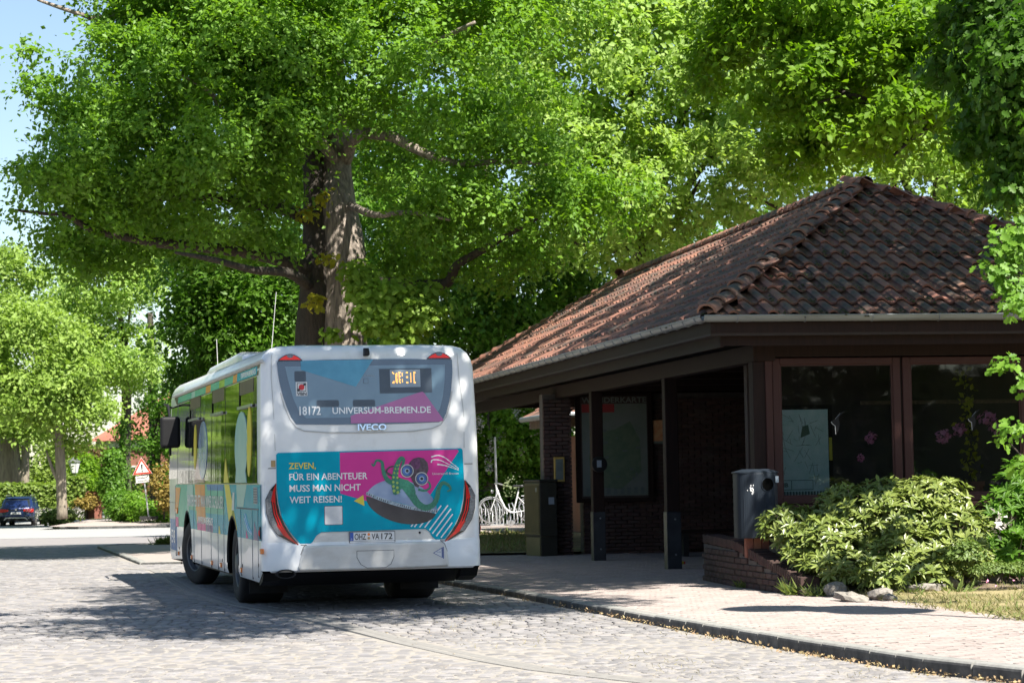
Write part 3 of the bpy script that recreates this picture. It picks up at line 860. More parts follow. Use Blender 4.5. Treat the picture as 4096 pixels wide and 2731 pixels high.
for y in (AX_R, AX_F):
    for sx in (-1, 1):
        pr = [(y + .60 * math.cos(a), .535 + .60 * math.sin(a)) for a in [k / 24 * math.pi for k in range(25)]]
        pi_ = [(y + .572 * math.cos(a), .535 + .572 * math.sin(a)) for a in [k / 24 * math.pi for k in range(25)]]
        b = MB(); m = len(pr)
        for x0 in (sx * 1.255, sx * 1.281):
            b.v += [(x0, p, q) for p, q in pr] + [(x0, p, q) for p, q in pi_]
        for i in range(m - 1):
            for f in ((2 * m + i, 2 * m + i + 1, 3 * m + i + 1, 3 * m + i), (i, i + 1, 2 * m + i + 1, 2 * m + i), (m + i, m + i + 1, 3 * m + i + 1, 3 * m + i)):
                b.f.append(list(f)); b.m.append(0); b.r.append(.5)
        b.build('wheel_arch', M_['rubber'], bus)

# ---- rear end
def rear(name, poly, y0, y1, mt, parent, bevel=0):
    """a flat piece on the back, poly in (x,z); y1 is the face nearest the viewer"""
    return MB().prism(poly, 'y', y0, y1).build(name, mt, parent, bevel=bevel)
def arc(cx, cz, rx, rz, a0, a1, n=10):
    return [(cx + rx * math.cos(R(a0 + (a1 - a0) * k / n)), cz + rz * math.sin(R(a0 + (a1 - a0) * k / n))) for k in range(n + 1)]
def rrect(x0, z0, x1, z1, r=.02, n=4):
    return arc(x0 + r, z0 + r, r, r, 180, 270, n) + arc(x1 - r, z0 + r, r, r, 270, 360, n) + arc(x1 - r, z1 - r, r, r, 0, 90, n) + arc(x0 + r, z1 - r, r, r, 90, 180, n)
def line(name, pts, wd, y, mt, parent):
    """thin flat ribbon through (x,z) points on the back"""
    b = MB(); L_ = []; Q = []
    for i, p in enumerate(pts):
        q0, q1 = Vector(pts[max(i - 1, 0)]), Vector(pts[min(i + 1, len(pts) - 1)])
        t = (q1 - q0).normalized(); nn = Vector((-t.y, t.x)); w = wd[i] if hasattr(wd, '__len__') else wd
        L_.append((p[0] + nn.x * w / 2, p[1] + nn.y * w / 2)); Q.append((p[0] - nn.x * w / 2, p[1] - nn.y * w / 2))
    k = len(pts)
    vs = [(x, y, z) for x, z in L_] + [(x, y, z) for x, z in Q] + [(x, y + .004, z) for x, z in L_] + [(x, y + .004, z) for x, z in Q]
    fs = [(i, i + 1, k + i + 1, k + i) for i in range(k - 1)] + [(i, 2 * k + i, 2 * k + i + 1, i + 1) for i in range(k - 1)] + [(k + i, k + i + 1, 3 * k + i + 1, 3 * k + i) for i in range(k - 1)]
    return b.add(vs, fs).build(name, mt, parent)
def shift(pl, dx=0, dz=0, s=1.0, c=(0, 0)):
    return [((x - c[0]) * s + c[0] + dx, (z - c[1]) * s + c[1] + dz) for x, z in pl]

# rear window
win = [(-1.06, 2.915), (-.5, 2.935), (0, 2.94), (.5, 2.938), (.985, 2.928), (.985, 2.78), (.965, 2.60), (.935, 2.44), (.895, 2.31), (.85, 2.225), (.80, 2.20), (.4, 2.188), (0, 2.183), (-.5, 2.187), (-.86, 2.195), (-.915, 2.275), (-.965, 2.40), (-1.005, 2.53), (-1.035, 2.66), (-1.055, 2.80)]
rw = rear('rear_window', win, .02, -.006, M_['bus_glass'], bus)
inner = [(-.97, 2.86), (.90, 2.87), (.89, 2.70), (.86, 2.50), (.82, 2.36), (.76, 2.275), (-.74, 2.265), (-.82, 2.33), (-.89, 2.5), (-.94, 2.7)]
rear('clear_area', inner, -.0065, -.0085, M_['bus_glass_inner'], rw)
rear('teal_film', [(-.79, 2.925), (-.79, 2.82), (-.16, 2.62), (.05, 2.932)], -.009, -.0115, M_['vinyl_teal_glass'], rw)
rear('pink_film', [(-.23, 2.20), (-.23, 2.285), (.57, 2.545), (.62, 2.555), (.64, 2.54), (.855, 2.23), (.85, 2.215), (.8, 2.206)], -.009, -.0115, M_['vinyl_pink_glass'], rw)
RM = lambda x, z, y: frame((x, y, z), (1, 0, 0), (0, 0, 1))
text('lettering', '18172', M_['vinyl_white'], rw, RM(-.82, 2.303, -.0125), .10, .245, bold=.02)
text('lettering', 'UNIVERSUM-BREMEN.DE', M_['vinyl_white'], rw, RM(-.44, 2.312, -.0125), .075, 1.15, bold=.02)
rear('dark_label', rrect(-.865, 2.685, -.735, 2.805, .012), -.009, -.011, M_['display_frame'], rw)
vb = rear('transit_sticker', [(-.853, 2.52), (-.722, 2.52), (-.722, 2.68), (-.853, 2.68)], -.009, -.011, M_['sticker_white'], rw)
vb.parent = bus; vb.name = 'transit_sticker'
rear('emblem', [(-.84, 2.572), (-.735, 2.572), (-.735, 2.668), (-.84, 2.668)], -.0112, -.0122, M_['sticker_ink'], vb)
rear('emblem', [(-.833, 2.579), (-.742, 2.579), (-.742, 2.661), (-.833, 2.661)], -.0124, -.0134, M_['sticker_white'], vb)
rear('emblem', [(-.833, 2.579), (-.815, 2.579), (-.742, 2.645), (-.742, 2.661), (-.76, 2.661), (-.833, 2.597)], -.0136, -.0146, M_['sticker_ink'], vb)
rear('emblem', arc(-.788, 2.62, .033, .033, 0, 342, 18), -.0148, -.0158, M_['sticker_red'], vb)
text('lettering', 'VBN', M_['sticker_ink'], vb, RM(-.842, 2.527, -.0122), .037, .11, bold=.02)
# faint notice on the glass
text('lettering', 'AUSSTIEG', M_['display_grey'], rw, RM(-.06, 2.735, -.0095), .022, .12)
rear('notice', rrect(-.07, 2.655, -.01, 2.715, .008), -.009, -.0105, M_['display_frame'], rw)
rear('notice', rrect(-.065, 2.66, -.015, 2.71, .008), -.0107, -.0115, M_['bus_glass_inner'], rw)
# destination display behind the glass
dp = rear('display_housing', [(.12, 2.54), (.735, 2.545), (.735, 2.83), (.12, 2.825)], -.009, -.0105, M_['display_frame'], rw)
dp.parent = bus
rear('display_screen', [(.245, 2.61), (.60, 2.612), (.60, 2.815), (.245, 2.812)], -.0107, -.0118, M_['display_grey'], dp)
led = MB()
COLS = [(0, '1100000000011'), (1, '0110000000111'), (3, '0011111111110'), (4, '0111110111111'), (6, '1111111111110'), (7, '1100110011011'), (9, '0111100011110'), (13, '1100011000011'), (14, '1100011000011'), (17, '0111111111110'), (20, '1111111111111'), (21, '1100000000011')]
for cx, bits in COLS:
    for k, c in enumerate(bits):
        if c == '1':
            x0, z0 = .272 + cx * .0125, 2.655 + (12 - k) * .0105
            led.span((x0, -.0128, z0), (x0 + .0085, -.012, z0 + .0072))
tag(led.build('led_dots', M_['led_amber'], dp), kind='stuff')
# seat backs seen faintly through the glass
for x0, x1 in ((-.62, -.36), (-.20, .06)):
    rear('seat_back', rrect(x0, 2.39, x1, 2.47, .02), -.0087, -.0092, M_['display_frame'], rw)
line('window_trim', [(-1.03, 2.56), (-.99, 2.40), (-.93, 2.25), (-.86, 2.16), (-.77, 2.12), (-.5, 2.098), (0, 2.09), (.5, 2.10), (.72, 2.13), (.82, 2.17), (.89, 2.26), (.94, 2.40), (.97, 2.56)], .012, -.004, M_['trim_grey'], bus)
# high brake lamps
for x0, x1, zc in ((-1.05, -.77, 2.932), (.69, .975, 2.945)):
    cx = (x0 + x1) / 2; hw = (x1 - x0) / 2
    e = rear('brake_lamp', [(cx + hw * t, zc + .072 * (1 - t * t)) for t in [k / 8 - 1 for k in range(17)]] + [(cx + hw, zc - .012), (cx - hw, zc - .012)], .06, -.012, M_['lamp_housing'], bus)
    rear('lens', [(cx + hw * .9 * t, zc + .003 + .056 * (1 - t * t)) for t in [k / 8 - 1 for k in range(17)]], -.0125, -.018, M_['brake_led'], e)
    rear('clear_lens', [(cx + hw * .30 * t, zc + .062 - .038 * (1 - t * t) ** .5) for t in [k / 6 - 1 for k in range(13)]], -.0182, -.021, M_['clear_lens'], e)
# rear camera
MB().prism([(-.03, 2.975), (-.10, 2.985), (-.10, 3.02), (-.06, 3.065), (0, 3.065), (.03, 2.975)], 'x', -.058, .0).build('rear_camera', M_['black_plastic'], bus, bevel=.006)
# maker's name in chrome
text('lettering', 'IVECO', M_['chrome'], bus, RM(-.155, 2.117, -.006), .072, .335, depth=.02, bold=.03)

# poster panel
adp = [(-1.075, 1.875)] + arc(1.045, 1.865, .03, .03, 90, 0, 4) + [(1.085, 1.5), (1.07, 1.32), (1.03, 1.14), (.96, 1.00), (.845, .855), (.74, .85), (.70, .885), (.665, .945), (.62, .975), (-.59, .965), (-.645, .93), (-.69, .86), (-.72, .835), (-.835, .84), (-.95, .98), (-1.04, 1.14), (-1.08, 1.33), (-1.095, 1.5), (-1.095, 1.855)]
ad = rear('poster_panel', adp, .004, -.014, M_['vinyl_teal'], bus, bevel=.003)
Y1 = -.0145
rear('pink_field', [(-.365, 1.868), (1.01, 1.883), (1.025, 1.862), (.685, 1.37), (.60, 1.36), (.04, 1.28), (-.365, 1.40)], Y1, Y1 - .0012, M_['vinyl_pink'], ad)
text('lettering', 'ZEVEN,', M_['vinyl_yellow'], ad, RM(-.955, 1.69, -.017), .072, .31, bold=.014)
text('lettering', 'FÜR EIN ABENTEUER', M_['vinyl_white'], ad, RM(-.95, 1.562, -.017), .077, .90, bold=.014)
text('lettering', 'MUSS MAN NICHT', M_['vinyl_white'], ad, RM(-.95, 1.433, -.017), .077, .82, bold=.014)
text('lettering', 'WEIT REISEN!', M_['vinyl_white'], ad, RM(-.95, 1.303, -.017), .077, .60, bold=.014)
qs = rear('blank_sticker', rrect(-.553, 1.045, -.342, 1.262, .012), Y1, Y1 - .001, M_['sticker_ink'], ad)
rear('blank_sticker', rrect(-.548, 1.05, -.347, 1.257, .010), Y1 - .0012, Y1 - .002, M_['sticker_white'], ad)
rear('yellow_triangle', [(-.21, 1.313), (-.10, 1.378), (-.09, 1.255)], Y1 - .0015, Y1 - .003, M_['vinyl_yellow'], ad)
# white stripes at the corner
for k in range(8):
    x0 = .46 + k * .044; z0 = 1.07 - max(0, k - 4) * .045 + (.0 if k else 0)
    x1 = min(x0 + .30 - k * .012, .93); 
    zb = [1.005, 1.0, .995, .99, .96, .92, .89, .87][k]; L_ = [.10, .16, .24, .32, .36, .36, .32, .22][k]
    xb = [.45, .49, .55, .61, .665, .70, .745, .80][k]
    line('white_stripe', [(xb, zb), (xb + L_ * .62, zb + L_ * .78)], .014, Y1 - .0018, M_['vinyl_white'], ad)
# flying saucer with a tentacled creature
tilt = lambda pl: [(x * math.cos(R(-15)) - z * math.sin(R(-15)) + .345, x * math.sin(R(-15)) + z * math.cos(R(-15)) + 1.275) for x, z in pl]
rear('saucer_top', tilt([(.42 * math.cos(R(a)), .265 * abs(math.sin(R(a))) ** 1.15) for a in range(0, 181, 9)]), Y1 - .002, Y1 - .0035, M_['saucer_blue'], ad)
rear('saucer_hull', tilt([(.42 * math.cos(R(a)), -.02 - .205 * abs(math.sin(R(a))) ** 1.1) for a in range(0, 181, 9)]), Y1 - .002, Y1 - .0035, M_['saucer_dark'], ad)
rear('saucer_rim', tilt([(.43 * t, .03 - .035 * (1 - t * t)) for t in [k / 10 - 1 for k in range(21)]] + [(.43 * t, -.005 - .04 * (1 - t * t)) for t in [1 - k / 10 for k in range(21)]]), Y1 - .0037, Y1 - .005, M_['saucer_light'], ad)
for k in range(34):
    t = k / 17 - .97
    if random.random() < .25: continue
    c = tilt([(.43 * t, .022 - .038 * (1 - t * t))])[0]; q = tilt([(.43 * t, -.002 - .038 * (1 - t * t))])[0]
    line('rim_window', [c, q], .008, Y1 - .0055, M_['saucer_dark'], ad)
def wave(name, pts, w0, w1, mt, y):
    P = []
    n_ = len(pts)
    for i in range(n_ - 1):
        p0, p1, p2, p3 = [Vector(pts[max(0, min(n_ - 1, i + d))]) for d in (-1, 0, 1, 2)]
        for k in range(5):
            t = k / 5; P.append(0.5 * ((2 * p1) + (p2 - p0) * t + (2 * p0 - 5 * p1 + 4 * p2 - p3) * t * t + (3 * p1 - p0 - 3 * p2 + p3) * t ** 3))
    P.append(Vector(pts[-1])); m = len(P)
    return line(name, [tuple(p) for p in P], [w0 + (w1 - w0) * (i / (m - 1)) + .003 * math.sin(i * 2.3) for i in range(m)], y, mt, ad)
wave('tentacle', [(.30, 1.50), (.20, 1.53), (.15, 1.60), (.13, 1.68), (.12, 1.75), (.06, 1.77), (.025, 1.71), (.0, 1.735)], .06, .012, M_['tentacle'], Y1 - .008)
wave('tentacle', [(.36, 1.54), (.22, 1.60), (.17, 1.64), (.21, 1.69), (.28, 1.70)], .03, .014, M_['brain_dark'], Y1 - .0068)
wave('tentacle', [(.54, 1.43), (.62, 1.415), (.68, 1.45), (.665, 1.51), (.60, 1.52), (.575, 1.49), (.60, 1.47)], .028, .01, M_['tentacle'], Y1 - .0068)
rear('creature_body', [(.24, 1.40), (.26, 1.53), (.33, 1.56), (.42, 1.54), (.49, 1.48), (.51, 1.40), (.50, 1.34), (.43, 1.42), (.34, 1.44), (.30, 1.385), (.27, 1.37)], Y1 - .0055, Y1 - .0075, M_['tentacle'], ad)
wave('tentacle', [(.40, 1.46), (.47, 1.36), (.53, 1.27), (.62, 1.22), (.71, 1.25), (.76, 1.33), (.78, 1.43), (.83, 1.50), (.90, 1.47), (.92, 1.42), (.88, 1.405)], .095, .014, M_['tentacle'], Y1 - .009)
wave('tentacle', [(.29, 1.39), (.265, 1.50), (.275, 1.62), (.30, 1.72), (.345, 1.79), (.375, 1.77), (.36, 1.71), (.34, 1.68)], .085, .016, M_['tentacle'], Y1 - .0095)
for i, (x, z) in enumerate([(.255, 1.42), (.30, 1.40), (.25, 1.47), (.295, 1.455), (.248, 1.52), (.295, 1.51), (.253, 1.575), (.298, 1.57), (.262, 1.625), (.302, 1.62), (.275, 1.67), (.31, 1.67), (.295, 1.71), (.322, 1.715)]):
    r_ = .017 - i * .0006
    rear('sucker', arc(x, z, r_, r_ * 1.05, 0, 330, 11), Y1 - .0136, Y1 - .0146, M_['tentacle_spot'], ad)
rear('creature_head', [(.50, 1.47), (.46, 1.56), (.42, 1.66), (.44, 1.735), (.49, 1.785), (.55, 1.80), (.61, 1.785), (.655, 1.735), (.665, 1.66), (.64, 1.59), (.59, 1.53), (.54, 1.45)], Y1 - .0076, Y1 - .0086, M_['brain_dark'], ad)
rear('creature_head', [(.45, 1.70), (.47, 1.76), (.53, 1.79), (.565, 1.77), (.57, 1.70), (.54, 1.66), (.49, 1.67)], Y1 - .0088, Y1 - .0096, M_['brain_purple'], ad)
for x, z in ((.413, 1.645), (.582, 1.552)):
    for r_, mt, dy in ((.077, 'eye_rim', .0098), (.066, 'brain_dark', .0109), (.058, 'eye_blue', .012), (.03, 'saucer_blue', .0131), (.017, 'plate_ink', .0142)):
        rear('eye', arc(x, z, r_, r_, 0, 345, 23), Y1 - dy, Y1 - dy - .001, M_[mt], ad)
# white swoosh mark and name
for pl in ([(.70, 1.80), (.78, 1.818), (.86, 1.79), (.95, 1.72), (1.02, 1.665)], [(.70, 1.735), (.715, 1.765), (.80, 1.762), (.90, 1.715), (1.02, 1.652)], [(.77, 1.715), (.86, 1.70), (.95, 1.67), (1.02, 1.642)]):
    P = wave('swoosh', pl, .016, .005, M_['vinyl_white'], Y1 - .003)
text('lettering', 'Universum® Bremen', M_['vinyl_white'], ad, RM(.71, 1.595, -.017), .027, .31)

# tail lamps
def crescent(sx):
    I = [(1.088, 1.52), (1.088, 1.42), (1.075, 1.30), (1.045, 1.17), (.99, 1.045), (.92, .935), (.835, .83)]
    O = [(1.092, 1.53), (1.16, 1.455), (1.212, 1.35), (1.205, 1.20), (1.165, 1.07), (1.08, .945), (.86, .822)]
    mixp = lambda t: [tuple(Vector(a).lerp(Vector(b_), t)) for a, b_ in zip(I, O)]
    fl = lambda pl: [(sx * x - (.013 if sx < 0 else -.003), z) for x, z in pl]
    e = rear('tail_lamp', fl(I + O[::-1]), .30, -.016, M_['lamp_housing'], bus)
    rear('led_panel', fl(mixp(.55)[1:-1] + mixp(.97)[1:-1][::-1]), -.0165, -.02, M_['clear_lens'], e)
    a, b_ = mixp(.10), mixp(.52)
    def bar(i0, i1, t0, t1, mt, y): rear('red_lens', fl(mixp(t0)[i0:i1] + mixp(t1)[i0:i1][::-1]), y, y - .004, M_[mt], e)
    bar(0, 3, .18, .56, 'red_lens', -.0165); bar(1, 6, .20, .29, 'red_bar', -.021); bar(1, 6, .38, .47, 'red_bar', -.021); bar(4, 7, .2, .6, 'red_lens', -.0165)
crescent(-1); crescent(1)
# number plate in its recess
rear('plate_recess', [(-.685, .85), (-.64, .925), (-.585, .957), (.615, .967), (.66, .94), (.695, .885), (.725, .845), (.7, .835)], .0, -.004, M_['bus_white_low'], bus)
pl = rear('number_plate', rrect(-.272, .832, .262, .962, .008), -.006, -.02, M_['plate_ink'], bus)
rear('plate_face', rrect(-.266, .856, .256, .956, .006), -.0205, -.0225, M_['plate_white'], pl)
rear('holder_strip', rrect(-.266, .835, .256, .853, .004), -.0205, -.0225, M_['sticker_white'], pl)
rear('country_field', rrect(-.264, .858, -.222, .954, .005), -.0228, -.0238, M_['plate_blue'], pl)
text('lettering', 'D', M_['plate_white'], pl, RM(-.251, .868, -.024), .02, .015)
text('lettering', 'OHZ', M_['plate_ink'], pl, RM(-.21, .870, -.0232), .072, .135, bold=.01)
text('lettering', 'VA', M_['plate_ink'], pl, RM(-.012, .870, -.0232), .072, .088, bold=.01)
text('lettering', '172', M_['plate_ink'], pl, RM(.10, .870, -.0232), .072, .13, bold=.01)
rear('seal', arc(-.045, .929, .016, .016, 0, 330, 11), -.0228, -.0236, M_['orange_lens'], pl)
rear('seal', arc(-.045, .886, .016, .016, 0, 330, 11), -.0228, -.0236, M_['gold_sticker'], pl)
rear('lock_button', arc(.553, .935, .013, .013, 0, 330, 11), -.004, -.012, M_['black_plastic'], bus)
# bumper
bp_ = rear('bumper', [(-.765, .815), (.785, .832), (.83, .80), (.86, .72), (.875, .60), (.88, .545), (.5, .535), (0, .53), (-.86, .535), (-.865, .58), (-.83, .70), (-.80, .79)], .06, -.075, M_['bus_white_low'], bus, bevel=.022)
bq = [(-.195, .745), (.235, .745), (.235, .67), (.20, .59), (.14, .55), (-.08, .55), (-.15, .59), (-.195, .67), (-.195, .745)]
line('flap_line', bq, .007, -.0765, M_['seam'], bp_)
st = rear('triangle_sticker', [(.69, .70), (.805, .765), (.805, .64)], -.0755, -.077, M_['sticker_blue'], bp_)
rear('sticker_face', [(.704, .70), (.792, .75), (.792, .652)], -.0772, -.0778, M_['sticker_white'], bp_)
rear('sticker_edge', [(.808, .632), (.818, .632), (.818, .768), (.808, .768)], -.0755, -.077, M_['sticker_blue'], bp_)
text('lettering', 'HTM', M_['sticker_blue'], bp_, RM(.735, .70, -.078), .016, .045)
for pts in ([(-.77, .83), (-.80, .80), (-.835, .71), (-.872, .58), (-.872, .525)], [(.79, .845), (.84, .80), (.87, .71), (.887, .60), (.89, .53)], [(-1.19, 1.70), (-1.10, 1.70)], [(1.09, 1.715), (1.19, 1.715)], [(-.83, .826), (-.76, .822)], [(.79, .838), (.85, .835)]):
    line('panel_gap', pts, .008, -.024 if pts[0][1] < 1 else -.003, M_['seam'], bus)
line('panel_gap', [(-1.105, 1.9), (-1.115, 2.3), (-1.13, 2.75), (-1.12, 3.0)], .006, -.002, M_['trim_grey'], bus)
line('panel_gap', [(1.095, 1.9), (1.10, 2.3), (1.06, 2.75), (1.05, 3.0)], .006, -.002, M_['trim_grey'], bus)
rear('gold_sticker', [(-1.155, 1.715), (-1.105, 1.715), (-1.105, 1.79), (-1.155, 1.79)], .0, -.004, M_['gold_sticker'], bus)
ex = MB().lathe([(.065, .02), (.085, .02), (.085, -.07), (.068, -.07), (.066, .0)], 20, ax='y').build('exhaust', M_['black_plastic'], bus, smooth=True, loc=(-1.01, -.02, .505))
ex.scale = (1.35, 1, .62)
for sx in (-1, 1):
    MB().lathe([(.0, sx * .012), (.03, sx * .010), (.045, 0)], 16, ax='x').build('marker_lamp', M_['red_bar'], bus, smooth=True, loc=(sx * 1.278, .09, .97)).scale = (1.6, .55, 1)
    bx('lamp_base', (sx * 1.27, .055, .90), (sx * 1.284, .125, 1.04), M_['black_plastic'], bus)

# ---- left side
XS = -1.2752
def side(name, poly, mt, parent, h=.002, lift=0.0):
    return MB().prism(poly, 'x', XS + .012 - lift, XS - h - lift).build(name, mt, parent)
def sx_at(z):
    """how far the body leans in above the waist"""
    return float(np.interp(z, [1.55, 2.2, 2.84, 2.93], [0, .012, .03, .045]))
def side_up(name, poly, mt, parent, t=.004):
    b = MB(); k = len(poly)
    vs = [(XS + sx_at(z) - t, y, z) for y, z in poly] + [(XS + sx_at(z) + .02, y, z) for y, z in poly]
    area = sum(poly[i][0] * poly[(i + 1) % k][1] - poly[(i + 1) % k][0] * poly[i][1] for i in range(k))
    f0 = list(range(k)); f1 = list(range(k, 2 * k))
    sd = [(i, k + i, k + (i + 1) % k, (i + 1) % k) for i in range(k)]
    if area > 0: fs = [f0[::-1], f1] + [s_[::-1] for s_ in sd]
    else: fs = [f0, f1[::-1]] + sd
    return b.add(vs, fs).build(name, mt, parent)
def arch_z(y):
    for a in (AX_R, AX_F):
        if abs(y - a) < .60: return .535 + math.sqrt(max(0, .6025 ** 2 - (y - a) ** 2))
    return 0
wrap = empty('side_wrap', (0, 0, 0)); wrap.parent = bus
def strip(name, yt0, yt1, yb0, yb1, zt, zb, mt, lay=0, n_=14):
    """part of the side print between two slanting edges, kept clear of the wheel openings"""
    b = MB(); x = XS - .0008 - lay * .0009
    vs = []
    for i in range(n_ + 1):
        t = i / n_; yt, yb = yt0 + (yt1 - yt0) * t, yb0 + (yb1 - yb0) * t
        for k in range(7):
            s_ = k / 6; yy, zz = yt + (yb - yt) * s_, zt + (zb - zt) * s_
            vs.append((x, yy, max(zz, arch_z(yy))))
    fs = [(i * 7 + k, i * 7 + k + 1, (i + 1) * 7 + k + 1, (i + 1) * 7 + k) for i in range(n_) for k in range(6)]
    return b.add(vs, fs).build(name, M_[mt], wrap)
ZT, ZB = 1.518, .88
strip('teal_print', .035, 3.5, .035, 3.5, ZT, ZB, 'vinyl_teal', 0, 60)
strip('green_print', 3.5, 9.9, 3.5, 9.9, ZT, ZB, 'vinyl_green', 0, 90)
strip('teal_print', 3.5, 5.75, 3.45, 4.85, 1.13, ZB, 'vinyl_teal', 1)
strip('teal_print', 7.15, 7.9, 6.85, 7.7, 1.15, ZB, 'vinyl_teal', 1)
strip('blue_print', 3.6, 5.6, 3.6, 5.5, ZT, 1.44, 'vinyl_blue', 1)
strip('mist_print', 7.4, 8.2, 7.4, 8.2, ZT, 1.25, 'vinyl_mist', 1)
strip('mist_print', 1.25, 2.25, 1.6, 2.2, ZT, 1.25, 'vinyl_mist', 1)
strip('orange_print', 5.78, 7.11, 5.76, 7.0, ZT, 1.15, 'vinyl_orange', 2)
strip('orange_print', 5.76, 6.9, 5.74, 6.85, 1.15, 1.0, 'vinyl_orange', 2)
strip('pink_print', 5.74, 6.85, 5.71, 6.82, 1.0, ZB, 'vinyl_pink', 2)
strip('purple_print', 4.86, 5.66, 4.84, 5.66, 1.0, ZB, 'vinyl_purple', 2)
strip('yellow_print', 2.98, 3.5, 2.22, 3.0, ZT, .97, 'vinyl_yellow', 2, 24)
strip('yellow_print', 2.22, 2.9, 2.42, 2.55, .97, ZB, 'vinyl_yellow', 2, 24)
strip('yellow_print', 4.1, 4.16, 3.98, 4.22, .98, ZB, 'vinyl_yellow', 2)
strip('white_print', 2.45, 2.62, 2.5, 2.75, 1.42, 1.20, 'vinyl_white', 3)
strip('white_print', 8.0, 8.25, 7.95, 8.2, 1.42, 1.12, 'vinyl_mist', 3)
strip('purple_print', .60, .61, .19, .69, 1.10, ZB, 'vinyl_purple', 2)
strip('pink_print', 1.33, 1.34, 1.15, 1.38, .98, .885, 'vinyl_pink', 2)
strip('orange_print', 9.15, 9.95, 9.62, 10.1, 1.47, 1.1, 'vinyl_orange', 3)
strip('pink_print', 9.55, 9.95, 9.5, 9.95, 1.02, .87, 'vinyl_pink', 3)
strip('lime_print', 2.52, 2.62, 2.55, 2.7, 1.40, 1.10, 'vinyl_lime', 2)
SM = lambda y, z, lay=4: frame((XS - .002 - lay * .0009, y, z), (0, -1, 0), (0, 0, 1))
text('lettering', 'HINTERHER IST MAN IMMER SCHLAUER!', M_['vinyl_white'], wrap, SM(8.1, 1.21), .165, 4.5, bold=.015)
text('lettering', 'UNIVERSUM-BREMEN.DE', M_['vinyl_white'], wrap, SM(6.72, .975), .10, 1.9, bold=.015)
b = MB()
for pl in ([(1.42, 1.17), (1.3, 1.10), (1.12, 1.02), (.8, .945)], [(1.48, 1.12), (1.36, 1.06), (1.15, .98), (.8, .935)]):
    for i in range(3): b.tube([(XS - .004, *pl[i]), (XS - .004, *pl[i + 1])], .006, 5)
b.build('swoosh', M_['vinyl_white'], wrap)
# side glazing: one dark band, its lights parted by seams, with hopper lights
glz = side_up('side_glazing', [(.27, 1.535), (9.55, 1.525), (9.62, 2.73), (.42, 2.765)], M_['bus_glass_side'], bus, .006)
FW = side_up('driver_window', [(9.58, 1.60), (10.98, 1.60), (10.6, 2.72), (9.65, 2.73)], M_['bus_glass_side'], bus, .006)
side_up('window_gap', [(9.545, 1.5), (9.585, 1.5), (9.65, 2.73), (9.61, 2.73)], M_['seam'], bus, .008)
for y in (.51, .62, 1.99, 2.02, 3.44, 4.98, 6.38, 7.9):
    side_up('glass_joint', [(y - .012, 1.535), (y + .012, 1.535), (y + .012, 2.76), (y - .012, 2.76)], M_['black_plastic'], glz, .008)
for y0, y1 in ((.66, 1.95), (3.58, 4.9), (6.45, 7.78)):
    side_up('tinted_band', [(y0, 2.60), (y1, 2.595), (y1, 2.755), (y0, 2.76)], M_['olive'], glz, .009)
    side_up('hopper_frame', [(y1 - .05, 2.44), (y1, 2.44), (y1, 2.60), (y1 - .05, 2.60)], M_['void'], glz, .012)
    h = MB().span((XS + .0, y0, 2.425), (XS - .022, y1, 2.458)); h.build('hopper_rail', M_['alu'], glz)
# print carried over the glass
def ell(cy, cz, ry, rz, n_=20): return [(cy + ry * math.cos(2 * math.pi * k / n_), cz + rz * math.sin(2 * math.pi * k / n_)) for k in range(n_)]
side_up('pink_print', [(5.78, 1.54), (7.1, 1.54), (6.95, 1.75), (6.6, 1.95), (6.3, 1.9), (5.9, 1.6)], M_['vinyl_pink_glass'], glz, .009)
side_up('saucer_print', ell(6.05, 1.99, .55, .40), M_['saucer_blue'], glz, .011)
side_up('mist_print', ell(1.75, 1.98, .62, .42), M_['vinyl_mist'], glz, .011)
side_up('mist_print', [(1.2, 1.54), (2.3, 1.54), (2.2, 1.75), (1.4, 1.75)], M_['vinyl_mist'], glz, .010)
side_up('yellow_print', ell(1.0, 2.03, .20, .42), M_['vinyl_yellow'], glz, .011)
side_up('yellow_print', [(2.98, 1.54), (3.5, 1.54), (3.35, 1.85)], M_['vinyl_yellow'], glz, .011)
side_up('yellow_print', ell(7.05, 2.05, .16, .32), M_['vinyl_yellow'], glz, .011)
# roof edge with its printed band
side_up('roof_band', [(.30, 2.775), (9.9, 2.74), (10.3, 2.86), (.2, 2.895)], M_['olive'], bus, .003)
bd = [(.42, 1.95, 'vinyl_teal'), (1.97, 2.3, 'vinyl_teal'), (2.3, 2.7, 'vinyl_orange'), (2.7, 3.6, 'vinyl_green'), (3.6, 4.2, 'vinyl_lime'), (4.2, 5.2, 'vinyl_green'), (5.2, 5.8, 'vinyl_orange'), (5.8, 7.2, 'vinyl_green'), (7.2, 7.7, 'vinyl_mist'), (7.7, 9.7, 'vinyl_green')]
for y0, y1, mt in bd:
    side_up('band_print', [(y0, 2.785 - y0 * .003), (y1, 2.785 - y1 * .003), (y1, 2.885 - y1 * .004), (y0, 2.885 - y0 * .004)], M_[mt], bus, .005)
text('lettering', 'UNIVERSUM-BREMEN.DE', M_['vinyl_white'], bus, frame((XS + .03, 1.9, 2.80), (0, -1, 0), (0, 0, 1)), .065, 1.4, depth=.006, bold=.012)
MB().tube([(XS + .035, -.04, 2.925), (XS + .035, 10.4, 2.885)], .022, 8).build('roof_gutter', M_['trim_grey'], bus)
MB().span((XS - .004, .1, 1.518), (XS + .01, 9.56, 1.532)).build('waist_trim', M_['alu'], bus)
